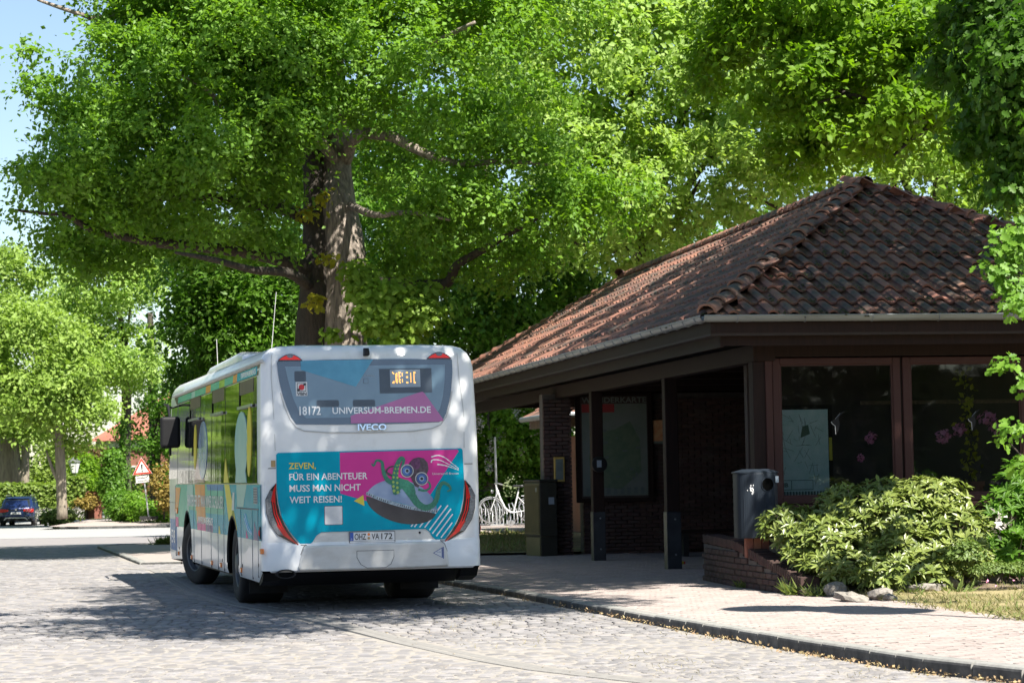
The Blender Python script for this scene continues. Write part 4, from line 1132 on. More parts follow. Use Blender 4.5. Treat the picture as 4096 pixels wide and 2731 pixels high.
# lower panels: gaps, vents, lamps
def gap(y0, z0, y1, z1, w=.006):
    vert = abs(z1 - z0) > abs(y1 - y0)
    MB().span((XS - .0045, min(y0, y1) - (w / 2 if vert else 0), min(z0, z1) - (0 if vert else w / 2)), (XS + .01, max(y0, y1) + (w / 2 if vert else 0), max(z0, z1) + (0 if vert else w / 2))).build('panel_gap', M_['seam'], bus)
for y in (.78, 1.85): gap(y, .42, y, 1.22)
for y in (.27,): gap(y, .46, y, 1.22)
for y in (3.62, 4.28, 5.10, 6.31, 7.3): gap(y, .41, y, 1.5)
gap(.2, 1.235, 2.26, 1.235, .016); gap(3.75, 1.29, 4.2, 1.29, .02); gap(9.6, 1.235, 11.0, 1.235); gap(9.95, .42, 9.98, 1.5)
v = bx('vent', (XS - .005, .28, 1.30), (XS + .01, .61, 1.485), M_['trim_grey'], bus)
for k in range(6): bx('slat', (XS - .008, .30, 1.308 + k * .03), (XS - .0052, .59, 1.326 + k * .03), M_['seam'], v)
for y, z in ((7.6, .47), (5.0, .475), (3.94, .48), (1.82, .49), (-.02, .765), (9.51, .47)):
    bx('marker_lamp', (XS - .02, y - .05, z - .03), (XS + .02, y + .05, z + .03), M_['orange_lens'], bus, bevel=.008)
bx('indicator_lamp', (XS - .02, 9.64, 1.07), (XS + .02, 9.78, 1.16), M_['orange_lens'], bus, bevel=.015)
for y, z in ((3.83, .545), (1.74, .545), (.25, .60), (9.45, .55)):
    MB().lathe([(0, -.004), (.022, -.004), (.022, .01)], 12, ax='x').build('filler_cap', M_['black_plastic'], bus, loc=(XS, y, z))
bs = side('blue_print', [(9.85, .50), (10.75, .50), (10.85, .98), (9.88, .98)], M_['vinyl_blue'], bus, .003)
text('lettering', 'EVB', M_['vinyl_white'], bus, frame((XS - .005, 10.6, .62), (0, -1, 0), (0, 0, 1)), .2, .55, bold=.02)
# roof unit, antennas, mirror
MB().prism([(4.6, 3.06), (9.6, 3.03), (9.45, 3.20), (8.9, 3.275), (5.4, 3.31), (4.9, 3.26)], 'x', -.86, .86).build('roof_unit', M_['bus_white'], bus, bevel=.07, seg=4)
MB().tube([(-.6, 9.9, 3.0), (-.63, 9.85, 3.75)], .005, 6).tube([(-.6, 9.9, 3.05), (-.6, 9.9, 3.14)], .022, 8).build('antenna', M_['trim_grey'], bus)
MB().tube([(-.1, 7.6, 3.3), (-.02, 7.5, 4.3)], .005, 6).build('antenna', M_['trim_grey'], bus)
mr = empty('mirror', (0, 0, 0)); mr.parent = bus
MB().box((-1.45, 8.9, 2.30), (.30, .10, .47)).build('mirror_housing', M_['black_plastic'], mr, bevel=.05, seg=4)
MB().tube([(-1.25, 10.75, 2.72), (-1.40, 10.3, 2.76), (-1.44, 9.3, 2.72), (-1.44, 9.02, 2.5), (-1.44, 9.02, 1.95)], .018, 8).build('mirror_arm', M_['black_plastic'], mr)

# the upper back leans forward: everything on it above the waist follows
def lean(o):
    if o.type == 'MESH' and o.data.users == 1 or o.type == 'MESH':
        for v in o.data.vertices:
            if v.co.z > 2.12 and v.co.y < .35: v.co.y += (v.co.z - 2.12) * .11 * (1 - max(0, v.co.y) / .35)
        o.data.update()
    for c in o.children:
        if c.type == 'MESH': lean(c)
for c in bus.children:
    if c.type == 'MESH' and c.name.split('.')[0] not in ('side_glazing', 'roof_band', 'band_print', 'antenna', 'roof_unit', 'underbody', 'driver_window', 'lettering_side'): lean(c)
# ------------------------------------------------------------------ the shelter with the tiled roof
KPSI = R(9.7)
KO = Vector((3.2, 30.35, 0))
kiosk = empty('bus_shelter', KO, KPSI, 'brown timber waiting shelter with a hipped red pantile roof behind the pavement', 'shelter')
KM = Matrix.Translation(KO) @ Matrix.Rotation(KPSI, 4, 'Z')
KI = KM.inverted()
def kw(x, y, z): return KM @ Vector((x, y, z))
ZE, ZR = 3.50, 5.84                             # eaves and ridge
X0, X1, Y0, Y1_ = -.92, 6.88, -.88, 26.0          # eaves rectangle
XR, YR0, YR1 = 2.98, 4.75, 21.4                 # ridge line
roof = empty('roof', (0, 0, 0)); roof.parent = kiosk
# boarding below the tiles
d = .07
V = [(X0, Y0, ZE - d), (X1, Y0, ZE - d), (X1, Y1_, ZE - d), (X0, Y1_, ZE - d), (XR, YR0, ZR - d), (XR, YR1, ZR - d)]
V2 = [(x, y, z - .05) for x, y, z in V]
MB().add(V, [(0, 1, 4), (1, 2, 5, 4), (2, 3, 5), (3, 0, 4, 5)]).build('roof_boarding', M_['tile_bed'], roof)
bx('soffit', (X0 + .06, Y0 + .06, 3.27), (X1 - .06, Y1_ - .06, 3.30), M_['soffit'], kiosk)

# one pantile: S-shaped in section, thick at its lower edge; x across, y up the slope
TWD, TLN = .262, .545
def pantile(w=TWD, l=TLN, seed=0):
    rs = random.Random(seed)
    n = 8; prof = []
    for k in range(n + 1):
        t = k / n
        prof.append((t * w * 1.08 - w / 2, .040 * math.cos(2 * math.pi * (t * .95 - .22)) + .0))
    jt = rs.uniform(-.012, .012)
    v = []
    for (x, z) in prof:
        v.append((x, jt, z + .052)); v.append((x, l + jt, z + .010))
    v += [(x, jt + .004, z + .024) for x, z in prof]
    m = n + 1
    f = [(2 * k, 2 * k + 2, 2 * k + 3, 2 * k + 1) for k in range(n)] + [(2 * m + k, 2 * m + k + 1, 2 * k + 2, 2 * k) for k in range(n)]
    return v, f
TV = []
for k in range(12):
    v, f = pantile(seed=k)
    b = MB().add(v, f, 0, k / 12.0); TV.append(b)
TMESH = []
for k, b in enumerate(TV):
    me = b.mesh('tile'); me.materials.append(M_['tile'] if k % 4 == 0 else M_['tile_old']); me.polygons.foreach_set('use_smooth', [True] * len(me.polygons))
    try: me.set_sharp_from_angle(angle=R(50))
    except Exception: pass
    TMESH.append(me)
def plane_frame(o, along, upslope):
    a = Vector(along).normalized(); u = Vector(upslope).normalized(); nn = a.cross(u)
    return Matrix(((a.x, u.x, nn.x, o[0]), (a.y, u.y, nn.y, o[1]), (a.z, u.z, nn.z, o[2]), (0, 0, 0, 1)))
def lay(o, along, ups, length, slope, lim0, lim1, rows):
    """tile positions on one roof face; lim0/lim1(s) bound each course"""
    F = plane_frame(o, along, ups); g = slope / rows; out = []
    for r_ in range(rows):
        s_ = r_ * g; a, b_ = lim0((s_ + g * .5) / slope), lim1((s_ + g * .5) / slope)
        k0 = int(math.floor(a / TWD)); k1 = int(math.ceil(b_ / TWD))
        for k in range(k0, k1 + 1):
            x = (k + .5) * TWD
            if x < a - TWD * .35 or x > b_ + TWD * .35: continue
            M = F @ Matrix.Translation((x + random.uniform(-.005, .005), s_ - .03, random.uniform(0, .008))) @ Matrix.Rotation(random.uniform(-.012, .012), 4, 'Z') @ Matrix.Rotation(random.uniform(-.02, .006), 4, 'X')
            out.append(M)
    return out
O = Vector
front_slope = (O((0, YR0 - Y0, ZR - ZE))).length
side_slope = (O((XR - X0, 0, ZR - ZE))).length
LX, LY = X1 - X0, Y1_ - Y0
tl = [(M, 0) for M in lay((X0, Y0, ZE), (1, 0, 0), (0, YR0 - Y0, ZR - ZE), LX, front_slope, lambda t: t * (XR - X0), lambda t: LX - t * (X1 - XR), 12)]
# road side: courses run along -y so that the S of the tile reads the same way
sl = lay((X0, Y1_, ZE), (0, -1, 0), (XR - X0, 0, ZR - ZE), LY, side_slope, lambda t: t * (Y1_ - YR1), lambda t: LY - t * (YR0 - Y0), 12)
sl = sorted(sl, key=lambda M: (KM @ M).translation.y)
tl += [(M, 1) for M in sl]
right = lay((X1, Y0, ZE), (0, 1, 0), (XR - X1, 0, ZR - ZE), LY, side_slope, lambda t: t * (YR0 - Y0), lambda t: LY - t * (Y1_ - YR1), 12)
for i, (M, w) in enumerate(tl[:300]):
    o = link('tile', TMESH[(i * 7 + random.randrange(12)) % 12], roof)
    o.matrix_local = M
b0, b1 = MB(), MB()
for i, M in enumerate([m for m, w in tl[300:]] + right):
    bb = TV[random.randrange(12)]
    (b0 if i % 2 else b1).add([M @ Vector(v) for v in bb.v], bb.f, 0, random.random())
for b, mt in ((b0, 'tile'), (b1, 'tile_old')):
    o = b.build('tile_field', M_[mt], roof, smooth=True, angle=50); o['kind'] = 'stuff'
# ridge and hip caps
def cap_mesh(k):
    b = MB(); n = 7; L_ = .46; v = []
    for y, r_ in ((0, .118), (.015, .124), (.06, .112), (L_, .095)):
        for q in range(n + 1):
            a = math.pi * q / n; v.append((r_ * math.cos(a) * 1.1, y, r_ * math.sin(a) * .95))
    m = n + 1
    f = [(i * m + q, i * m + q + 1, (i + 1) * m + q + 1, (i + 1) * m + q) for i in range(3) for q in range(n)]
    f = [x[::-1] for x in f]
    v += [(x * .8, y, z * .8) for x, y, z in v[:m]]
    f += [(4 * m + q, 4 * m + q + 1, q + 1, q) for q in range(n)]
    me = b.add(v, f, 0, k / 6).mesh('ridge_tile'); me.materials.append(M_['tile_old' if k % 3 == 0 else 'tile'])
    me.polygons.foreach_set('use_smooth', [True] * len(me.polygons))
    try: me.set_sharp_from_angle(angle=R(55))
    except Exception: pass
    return me
CAPS = [cap_mesh(k) for k in range(6)]
def caps(p, q, lift=.035, step=.40):
    p, q = Vector(p), Vector(q); d_ = (q - p); n = int(d_.length / step); dn = d_.normalized()
    xx = dn.cross(Vector((0, 0, 1))).normalized(); zz = xx.cross(dn)
    for k in range(n + 1):
        c = p + d_ * (k / n) * (1 - .3 / max(1, n)) + zz * lift
        M = Matrix(((xx.x, dn.x, zz.x, c.x), (xx.y, dn.y, zz.y, c.y), (xx.z, dn.z, zz.z, c.z), (0, 0, 0, 1)))
        o = link('ridge_tile', CAPS[random.randrange(6)], roof)
        o.matrix_local = M @ Matrix.Rotation(random.uniform(-.03, .03), 4, 'Z') @ Matrix.Rotation(-.06, 4, 'X')
caps((X0, Y0, ZE + .02), (XR, YR0, ZR)); caps((X1, Y0, ZE + .02), (XR, YR0, ZR)); caps((XR, YR1, ZR + .02), (XR, YR0, ZR + .02)); caps((X0, Y1_, ZE), (XR, YR1, ZR)); caps((X1, Y1_, ZE), (XR, YR1, ZR))
# moss cushions in the valleys of the tiles
P = []
for M, w in tl[:230]:
    if random.random() < .5: continue
    for q in range(10):
        P.append(M @ Vector((random.gauss(.085, .035), random.gauss(.06, .06), random.uniform(.012, .05))))
bm_ = MB()
for p in P:
    r_ = random.uniform(.012, .03)
    bm_.add([(p.x - r_, p.y, p.z), (p.x + r_ * .5, p.y - r_, p.z), (p.x + r_ * .5, p.y + r_, p.z), (p.x, p.y, p.z + r_ * .8)], [(0, 1, 3), (1, 2, 3), (2, 0, 3)], 0, random.random())
o = bm_.build('moss', M_['moss'], roof); o['kind'] = 'stuff'

# gutters: half-round zinc with straps
def gutter(a, b_, out, n):
    a, b_, out = Vector(a), Vector(b_), Vector(out).normalized(); d_ = (b_ - a); dn = d_.normalized()
    def sec(p, r0=.075):
        return [p + out * (r0 * math.cos(t)) + Vector((0, 0, 1)) * (r0 * math.sin(t)) for t in [math.pi + k / 8 * math.pi for k in range(9)]]
    g = MB(); v = sec(a) + sec(b_) + sec(a, .070) + sec(b_, .070)
    f = [(k, k + 1, 9 + k + 1, 9 + k) for k in range(8)] + [(18 + k, 27 + k, 27 + k + 1, 18 + k + 1) for k in range(8)]
    f += [(0, 9, 27, 18), (8, 26, 35, 17)]
    g.add(v, f)
    g.tube([a + out * .078, b_ + out * .078], .011, 6)
    go = g.build('gutter', M_['zinc'], kiosk, smooth=True, angle=50)
    for k in range(n):
        p = a + d_ * ((k + .5) / n)
        s_ = sec(p, .0785)
        MB().tube(s_, .008, 5).build('gutter_strap', M_['zinc'], go)
    return go
gutter((X0 - .03, Y0 - .06, ZE + .01), (X0 - .03, Y1_, ZE + .01), (-1, 0, 0), 44)
gutter((X0 - .06, Y0 - .03, ZE + .01), (X1 + .05, Y0 - .03, ZE + .01), (0, -1, 0), 9)
# fascia boards and the beams
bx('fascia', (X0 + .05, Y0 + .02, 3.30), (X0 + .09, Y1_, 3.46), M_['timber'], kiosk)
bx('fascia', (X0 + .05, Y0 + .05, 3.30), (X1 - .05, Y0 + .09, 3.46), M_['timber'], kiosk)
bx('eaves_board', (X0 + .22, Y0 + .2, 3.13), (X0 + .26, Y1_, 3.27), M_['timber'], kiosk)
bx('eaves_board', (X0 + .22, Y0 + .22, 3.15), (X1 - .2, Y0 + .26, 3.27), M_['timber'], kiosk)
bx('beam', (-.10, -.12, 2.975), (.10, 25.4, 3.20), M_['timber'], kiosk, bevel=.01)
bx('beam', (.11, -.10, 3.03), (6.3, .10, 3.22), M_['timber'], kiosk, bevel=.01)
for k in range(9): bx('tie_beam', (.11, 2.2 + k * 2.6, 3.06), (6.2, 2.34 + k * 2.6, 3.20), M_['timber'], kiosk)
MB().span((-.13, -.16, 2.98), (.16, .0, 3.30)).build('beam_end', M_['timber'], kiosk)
# posts with iron shoes
def post(x, y, zb, w=.20, shoe=True):
    p = bx('post', (x - w / 2, y - w / 2, zb + .01), (x + w / 2, y + w / 2, 2.98), M_['timber'], kiosk, bevel=.012)
    if shoe:
        s_ = bx('post_shoe', (x - w / 2 - .010, y - w / 2 - .010, zb - .02), (x + w / 2 + .010, y + w / 2 + .010, zb + .86), M_['post_iron'], p, bevel=.008)
        for z in (.22, .75):
            MB().lathe([(0, -.012), (.014, -.008), (.016, 0)], 10, ax='y').build('bolt', M_['zinc'], p, loc=(x + .02, y - w / 2 - .011, zb + z))
def pzk(x, y):
    p = kw(x, y, 0); return pz(p.x, p.y)
post(0.03, 5.15, pzk(0, 5.15), .20); post(0.0, 10.5, pzk(0, 10.5) - .02, .20)
for y in (25.2,): post(0.0, y, pzk(0, y), .18, False)
bx('post', (-.13, -.11, .1), (.115, .11, 2.98), M_['timber'], kiosk, bevel=.014)
bx('post_strip', (.03, -.135, .1), (.12, -.112, 2.98), M_['window_frame'], kiosk, bevel=.006)
# window wall at the front
def fr_(x0, x1, z0, z1, nm='window'):
    f = MB(); y0_, y1_ = -.10, -.02; t = .105
    f.span((x0, y0_, z0), (x0 + t, y1_, z1)).span((x1 - t, y0_, z0), (x1, y1_, z1)).span((x0 + t, y0_, z1 - .085), (x1 - t, y1_, z1)).span((x0 + t, y0_, z0), (x1 - t, y1_, z0 + .10))
    e = empty(nm, (0, 0, 0)); e.parent = kiosk
    f.build('frame', M_['window_frame'], e, bevel=.012)
    bd_ = MB(); a, b_, c, d_ = x0 + t, x1 - t, z0 + .10, z1 - .085
    bd_.span((a, -.085, c), (a + .02, -.05, d_)).span((b_ - .02, -.085, c), (b_, -.05, d_)).span((a + .02, -.085, d_ - .02), (b_ - .02, -.05, d_)).span((a + .02, -.085, c), (b_ - .02, -.05, c + .02))
    bd_.build('glazing_bead', M_['window_frame'], e)
    bx('pane', (a + .005, -.066, c + .005), (b_ - .005, -.060, d_ - .005), M_['pane'], e)
fr_(.13, 1.855, 1.13, 3.015); fr_(1.885, 3.60, 1.13, 3.015); fr_(3.64, 5.3, 1.13, 3.015)
bx('mullion', (1.856, -.07, 1.13), (1.884, -.03, 3.015), M_['timber'], kiosk)
bx('jamb', (3.601, -.09, 1.13), (3.639, -.03, 3.015), M_['timber'], kiosk)
bx('sill', (.13, -.16, 1.06), (5.3, -.0, 1.125), M_['window_frame'], kiosk, bevel=.01)
for k in range(5): bx('plank', (.13, -.075 + .004 * (k % 2), .12 + k * .19), (5.3, -.03, .305 + k * .19), M_['timber'], kiosk)
# brickwork laid piece by piece
BL, BH, BD = .24, .071, .115
def brick_mesh(k):
    v = []
    for x in (-.5, .5):
        for y in (-.5, .5):
            for z in (-.5, .5): v.append((x, y, z))
    b = MB().box((0, 0, 0), (BL - .012, BD, BH - .012), 0, None, k / 8.)
    me = b.mesh('brick')
    bm = bmesh.new(); bm.from_mesh(me); bmesh.ops.bevel(bm, geom=bm.edges[:], offset=.004, segments=1, affect='EDGES'); bm.to_mesh(me); bm.free()
    return me
BR = []
for k in range(8):
    me = brick_mesh(k); me.materials.append(M_['brick']); BR.append(me)
def brick_wall(x0, x1, y, z0, z1, parent, acc):
    nz_ = int((z1 - z0) / BH)
    for r_ in range(nz_):
        off = 0 if r_ % 2 else BL / 2
        x = x0 - off
        while x < x1:
            a, b_ = max(x, x0), min(x + BL, x1)
            if b_ - a > .05:
                acc.append(((a + b_) / 2, y + random.uniform(-.004, .003), z0 + (r_ + .5) * BH, (b_ - a) / BL))
            x += BL
zb = pzk(.5, 13.7) - .02
bricks = []
wall_parts = [(-.36, .17, 13.66), (.42, 5.9, 13.9)]
for x0, x1, y in wall_parts:
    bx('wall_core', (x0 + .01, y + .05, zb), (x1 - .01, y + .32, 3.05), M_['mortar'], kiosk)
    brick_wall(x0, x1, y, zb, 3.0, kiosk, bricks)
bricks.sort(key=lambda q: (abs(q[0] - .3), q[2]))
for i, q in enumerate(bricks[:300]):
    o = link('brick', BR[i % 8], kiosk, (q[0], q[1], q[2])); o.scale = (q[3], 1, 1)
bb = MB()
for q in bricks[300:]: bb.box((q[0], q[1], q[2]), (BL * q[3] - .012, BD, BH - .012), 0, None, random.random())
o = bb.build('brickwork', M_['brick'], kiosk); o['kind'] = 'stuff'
# pier side and far parts of the building
bx('wall_core', (-.34, 13.75, zb), (-.30, 14.1, 3.0), M_['wall_dark'], kiosk)
bx('back_wall', (5.9, .1, .1), (6.1, 25, 3.2), M_['wall_dark'], kiosk)
# inside wall of the show window
bx('inner_wall', (.3, 1.75, .1), (5.9, 1.9, 3.05), M_['wall_dark'], kiosk)
bx('inner_sill', (.14, .0, 1.10), (5.3, .45, 1.13), M_['timber'], kiosk)
bx('rail', (1.9, 1.70, 2.45), (5.6, 1.735, 2.5), M_['timber_grey'], kiosk)

# bracket with scrolls at the beam
br = MB()
for cx, cz, r0 in ((-.02, 2.83, .10), (.0, 2.70, .07)):
    br.tube([(0, 22.4 + cx + r0 * (1 - t / 14) * math.cos(t * .62), cz + r0 * (1 - t / 14) * math.sin(t * .62)) for t in range(13)], .012, 5)
br.tube([(0, 22.2, 2.95), (0, 22.2, 2.55)], .014, 5)
br.build('scroll_bracket', M_['black_iron'], kiosk)

# things on and in the shelter ------------------------------------------------
def kthing(name, x, y, z, label, cat, group=None):
    p = kw(x, y, z)
    return empty(name, p, KPSI, label, cat, group)
# hiking map board on the back wall
t = kthing('map_board', 1.02, 13.78, 1.08, 'tall hiking map board in a dark frame on the brick wall behind the posts', 'notice board')
MB().span((-.74, -.03, -.06), (.74, .04, 1.98)).build('frame', M_['timber'], t, bevel=.01)
bx('backing', (-.64, -.045, .02), (.64, -.031, 1.92), M_['wall_dark'], t)
bx('sheet', (-.62, -.05, .06), (.62, -.046, 1.78), M_['paper'], t)
bx('red_header', (-.62, -.054, 1.62), (.0, -.051, 1.775), M_['map_red'], t)
MB().prism([(-.45, .25), (.1, .18), (.5, .5), (.48, 1.1), (.3, 1.45), (.0, 1.3), (-.35, 1.25), (-.5, .8)], 'y', -.0505, -.054).build('printed_map', M_['map_green'], t)
for k in range(16):
    x0, z0 = random.uniform(-.5, .45), random.uniform(.25, 1.35)
    bx('map_mark', (x0, -.056, z0), (x0 + random.uniform(.02, .1), -.0545, z0 + random.uniform(.015, .08)), M_['map_ink'], t)
for k in range(9): bx('legend', (-.56 + k * .13, -.053, .09), (-.49 + k * .13, -.0505, .21), M_['map_ink'], t)
text('lettering', 'WANDERKARTE', M_['paper'], t, frame((-.62, -.047, 1.80), (1, 0, 0), (0, 0, 1)), .105, 1.24, bold=.02)
t = kthing('orange_poster', 1.95, 13.80, 2.10, 'small orange poster high on the dark shelter wall next to the corner post', 'poster')
bx('sheet', (-.18, -.02, 0), (.18, 0, .44), M_['poster_orange'], t); bx('margin', (-.18, -.022, 0), (.18, -.0201, .05), M_['paper'], t)
text('lettering', '22', M_['map_red'], t, frame((.0, -.0215, .12), (1, 0, 0), (0, 0, 1)), .09, .12)
t = kthing('showcase', -.08, 13.58, 1.42, 'small brass framed showcase screwed to the brick pier by the cabinet', 'showcase')
MB().span((-.10, -.03, 0), (.10, .02, .46)).build('frame', M_['brass'], t, bevel=.008)
bx('notice', (-.07, -.034, .04), (.07, -.031, .42), M_['paper'], t); bx('picture', (-.045, -.037, .2), (.045, -.0345, .36), M_['map_ink'], t)
t = kthing('timber_bench', 2.3, 11.9, pzk(2.3, 11.9), 'dark wooden bench along the brick wall under the shelter roof', 'bench')
for k in range(4): bx('slat', (-.9, -.25 + k * .125, .42), (1.6, -.14 + k * .125, .46), M_['timber'], t)
for x in (-.5, 1.2): bx('leg', (x, -.2, 0), (x + .1, .22, .42), M_['black_iron'], t)
t = kthing('yellow_can', .35, 6.3, pzk(.35, 6.3), 'small yellow plastic can lying on the floor behind the middle post', 'can')
MB().lathe([(0, -.10), (.05, -.10), (.055, -.08), (.055, .06), (.025, .09), (.025, .12), (0, .12)], 14, ax='x').build('can_body', M_['yellow_plastic'], t, smooth=True, loc=(0, 0, .056))
bx('cap', (.12, -.02, .036), (.145, .02, .076), M_['sticker_red'], t)
t = kthing('round_clock', .0, 10.32, 1.72, 'small round wall clock on the post beside the brick pier', 'clock')
MB().lathe([(0, -.06), (.13, -.055), (.14, -.03), (.14, .0)], 20, ax='y').build('case', M_['black_plastic'], t, smooth=True)
bx('dial', (-.05, -.064, -.05), (.03, -.0605, .07), M_['display_grey'], t)
# town map in the show window
t = kthing('town_map', .62, .42, 1.14, 'large pale street map standing behind the first shelter window', 'map')
bx('backing', (-.40, 0, 0), (.46, .025, 1.28), M_['timber'], t)
bx('sheet', (-.37, -.004, .06), (.40, -.0005, 1.22), M_['paper_lit'], t)
for k in range(46):
    x0, z0 = random.uniform(-.33, .3), random.uniform(.3, 1.15)
    a = random.uniform(-.6, .6); L_ = random.uniform(.05, .25)
    MB().box((x0, -.0058, z0), (L_, .002, .004), 0, Matrix.Rotation(a + (math.pi / 2 if k % 3 else 0), 3, 'Y')).build('map_line', M_['map_ink' if k % 3 else 'map_green'], t)
MB().prism([(.02, .85), (.15, .9), (.13, 1.02), (.05, 1.0)], 'y', -.0045, -.0065).build('park', M_['map_green'], t)
bx('advert_box', (-.36, -.0065, .17), (.18, -.0045, .30), M_['map_ink'], t)
bx('advert_face', (-.352, -.0085, .178), (-.12, -.0068, .292), M_['paper_lit'], t); bx('advert_face', (-.11, -.0085, .178), (.172, -.0068, .292), M_['paper_lit'], t)
text('lettering', 'AMB', M_['map_ink'], t, frame((-.33, -.0087, .21), (1, 0, 0), (0, 0, 1)), .055, .17, bold=.04)
for k in range(18): bx('index_line', (-.35 + k * .041, -.0065, .08), (-.322 + k * .041, -.0045, .15), M_['map_ink'], t)
bx('yellow_strip', (.41, -.006, .55), (.45, -.001, .85), M_['yellow_plastic'], t)
# bird stickers on the panes
def bird(x, z, s_, lab):
    t_ = kthing('bird_sticker', x, -.068, z, lab, 'sticker', 'bird silhouettes on the window panes')
    pl = [(0, 0), (.10, .06), (.22, .20), (.33, .24), (.20, .13), (.17, .05), (.20, -.04), (.17, -.20), (.10, -.30), (.09, -.10), (.02, -.05)]
    MB().prism([(p[0] * s_, p[1] * s_) for p in pl], 'y', .0, -.003).build('silhouette', M_['black_plastic'], t_)
    MB().prism([(p[0] * s_ - .006, p[1] * s_ - .004) for p in pl], 'y', .003, .001).build('outline', M_['sticker_white'], t_)
bird(.92, 2.19, .55, 'black bird silhouette with white edge on the first window pane')
bird(2.78, 2.20, .5, 'black bird silhouette on the second window pane beside the flowers')
# pots with a climbing plant and flower heads standing in for reflections in the panes
def pot(x, y, z, s_, lab):
    t_ = kthing('clay_pot', x, y, z, lab, 'pot', 'clay pots on the inner sill')
    MB().lathe([(0, 0), (.075 * s_, 0), (.10 * s_, .15 * s_), (.115 * s_, .15 * s_), (.115 * s_, .20 * s_), (.095 * s_, .20 * s_), (.09 * s_, .17 * s_), (0, .17 * s_)], 18).build('pot_body', M_['brick_red'], t_, smooth=True)
pot(2.62, .2, 1.13, .8, 'small clay pot on the inner sill behind the second pane')
pot(2.95, .25, 1.13, 1.25, 'larger clay pot holding the climbing plant behind the second pane')
t = kthing('climbing_plant', 2.95, .3, 1.3, 'yellowing climbing plant hanging in the second shelter window', 'plant')
vpts = [(0, 0, 0), (-.05, 0, .3), (.05, .02, .6), (-.06, 0, .9), (-.02, 0, 1.2), (-.12, 0, 1.55)]
MB().tube(vpts, .008, 5).build('stem', M_['bark_dark'], t)
P = []
for i in range(5):
    for k in range(26):
        q = Vector(vpts[i]).lerp(Vector(vpts[i + 1]), random.random()); P.append((q.x + random.gauss(0, .06), q.y + random.gauss(0, .05), q.z + random.gauss(0, .05)))
leaves('leaf_mass', np.array(P), .075, M_['yellow_leaf'], t, nrm=np.tile([0, -1., 0], (len(P), 1)), spread=.6, up=0)
def flowerhead(x, y, z, s_, lab, mt):
    t_ = kthing('flower_head', x, y, z, lab, 'flower', 'rhododendron flowers')
    d_ = RNG.normal(0, 1, (46, 3)); d_ /= np.linalg.norm(d_, axis=1, keepdims=True)
    leaves('petals', d_ * s_ * .8, s_ * .75, M_[mt], t_, nrm=d_, spread=.35, up=0)
flowerhead(2.50, .12, 1.98, .09, 'dark pink flower head lowest behind the second pane', 'blossom_pink')
flowerhead(2.72, .14, 2.06, .08, 'mauve flower head in the middle behind the second pane', 'blossom_pink')
flowerhead(3.10, .12, 2.22, .105, 'mauve flower head beside the bird on the second pane', 'blossom_pink')
flowerhead(3.24, .10, 2.10, .10, 'bright pink flower head at the right of the second pane', 'blossom_pink')
flowerhead(1.50, .12, 1.98, .07, 'pink flower head behind the right edge of the first pane', 'blossom_pink')
flowerhead(1.42, .28, 1.72, .05, 'small pink flower head low behind the first pane', 'blossom_pink')
# ------------------------------------------------------------------ trees
def A(px, py, Y): return tuple(at(px, py, Y))
# ---- the big oak behind the bus
OY = 53.0
oak = empty('oak_tree', (-4.0, OY, .0), 0, 'huge old oak with a forked trunk rising behind the bus roof', 'tree')
OI = Vector((-4.0, OY, 0))
def ol(pts): return [Vector(A(*p)) - OI for p in pts]
bark_tube('trunk', ol([(1385, 2120, 53), (1372, 1700, 53), (1368, 1380, 53), (1372, 1200, 53), (1372, 1000, 53), (1355, 850, 53), (1345, 700, 53.2), (1340, 520, 53.4), (1330, 300, 53.6), (1320, 60, 54), (1310, -250, 54)]),
          [.70, .60, .55, .56, .50, .42, .35, .32, .28, .24, .16], M_['bark'], oak, n=28, amp=.045, seed=1)
bark_tube('trunk', ol([(1225, 2120, 52.6), (1228, 1700, 52.6), (1240, 1370, 52.7), (1255, 1200, 52.7), (1262, 1050, 52.8), (1262, 900, 52.9), (1255, 700, 53), (1235, 500, 53), (1200, 200, 53), (1160, -100, 53)]),
          [.52, .44, .36, .34, .32, .28, .24, .21, .18, .12], M_['bark_dark'], oak, n=22, amp=.06, seed=5)
MB().lathe([(.0, .09), (.10, .06), (.13, 0), (.12, -.05)], 12, ax='y').build('burl', M_['bark'], oak, smooth=True, loc=Vector(A(1322, 1055, 52.2)) - OI)
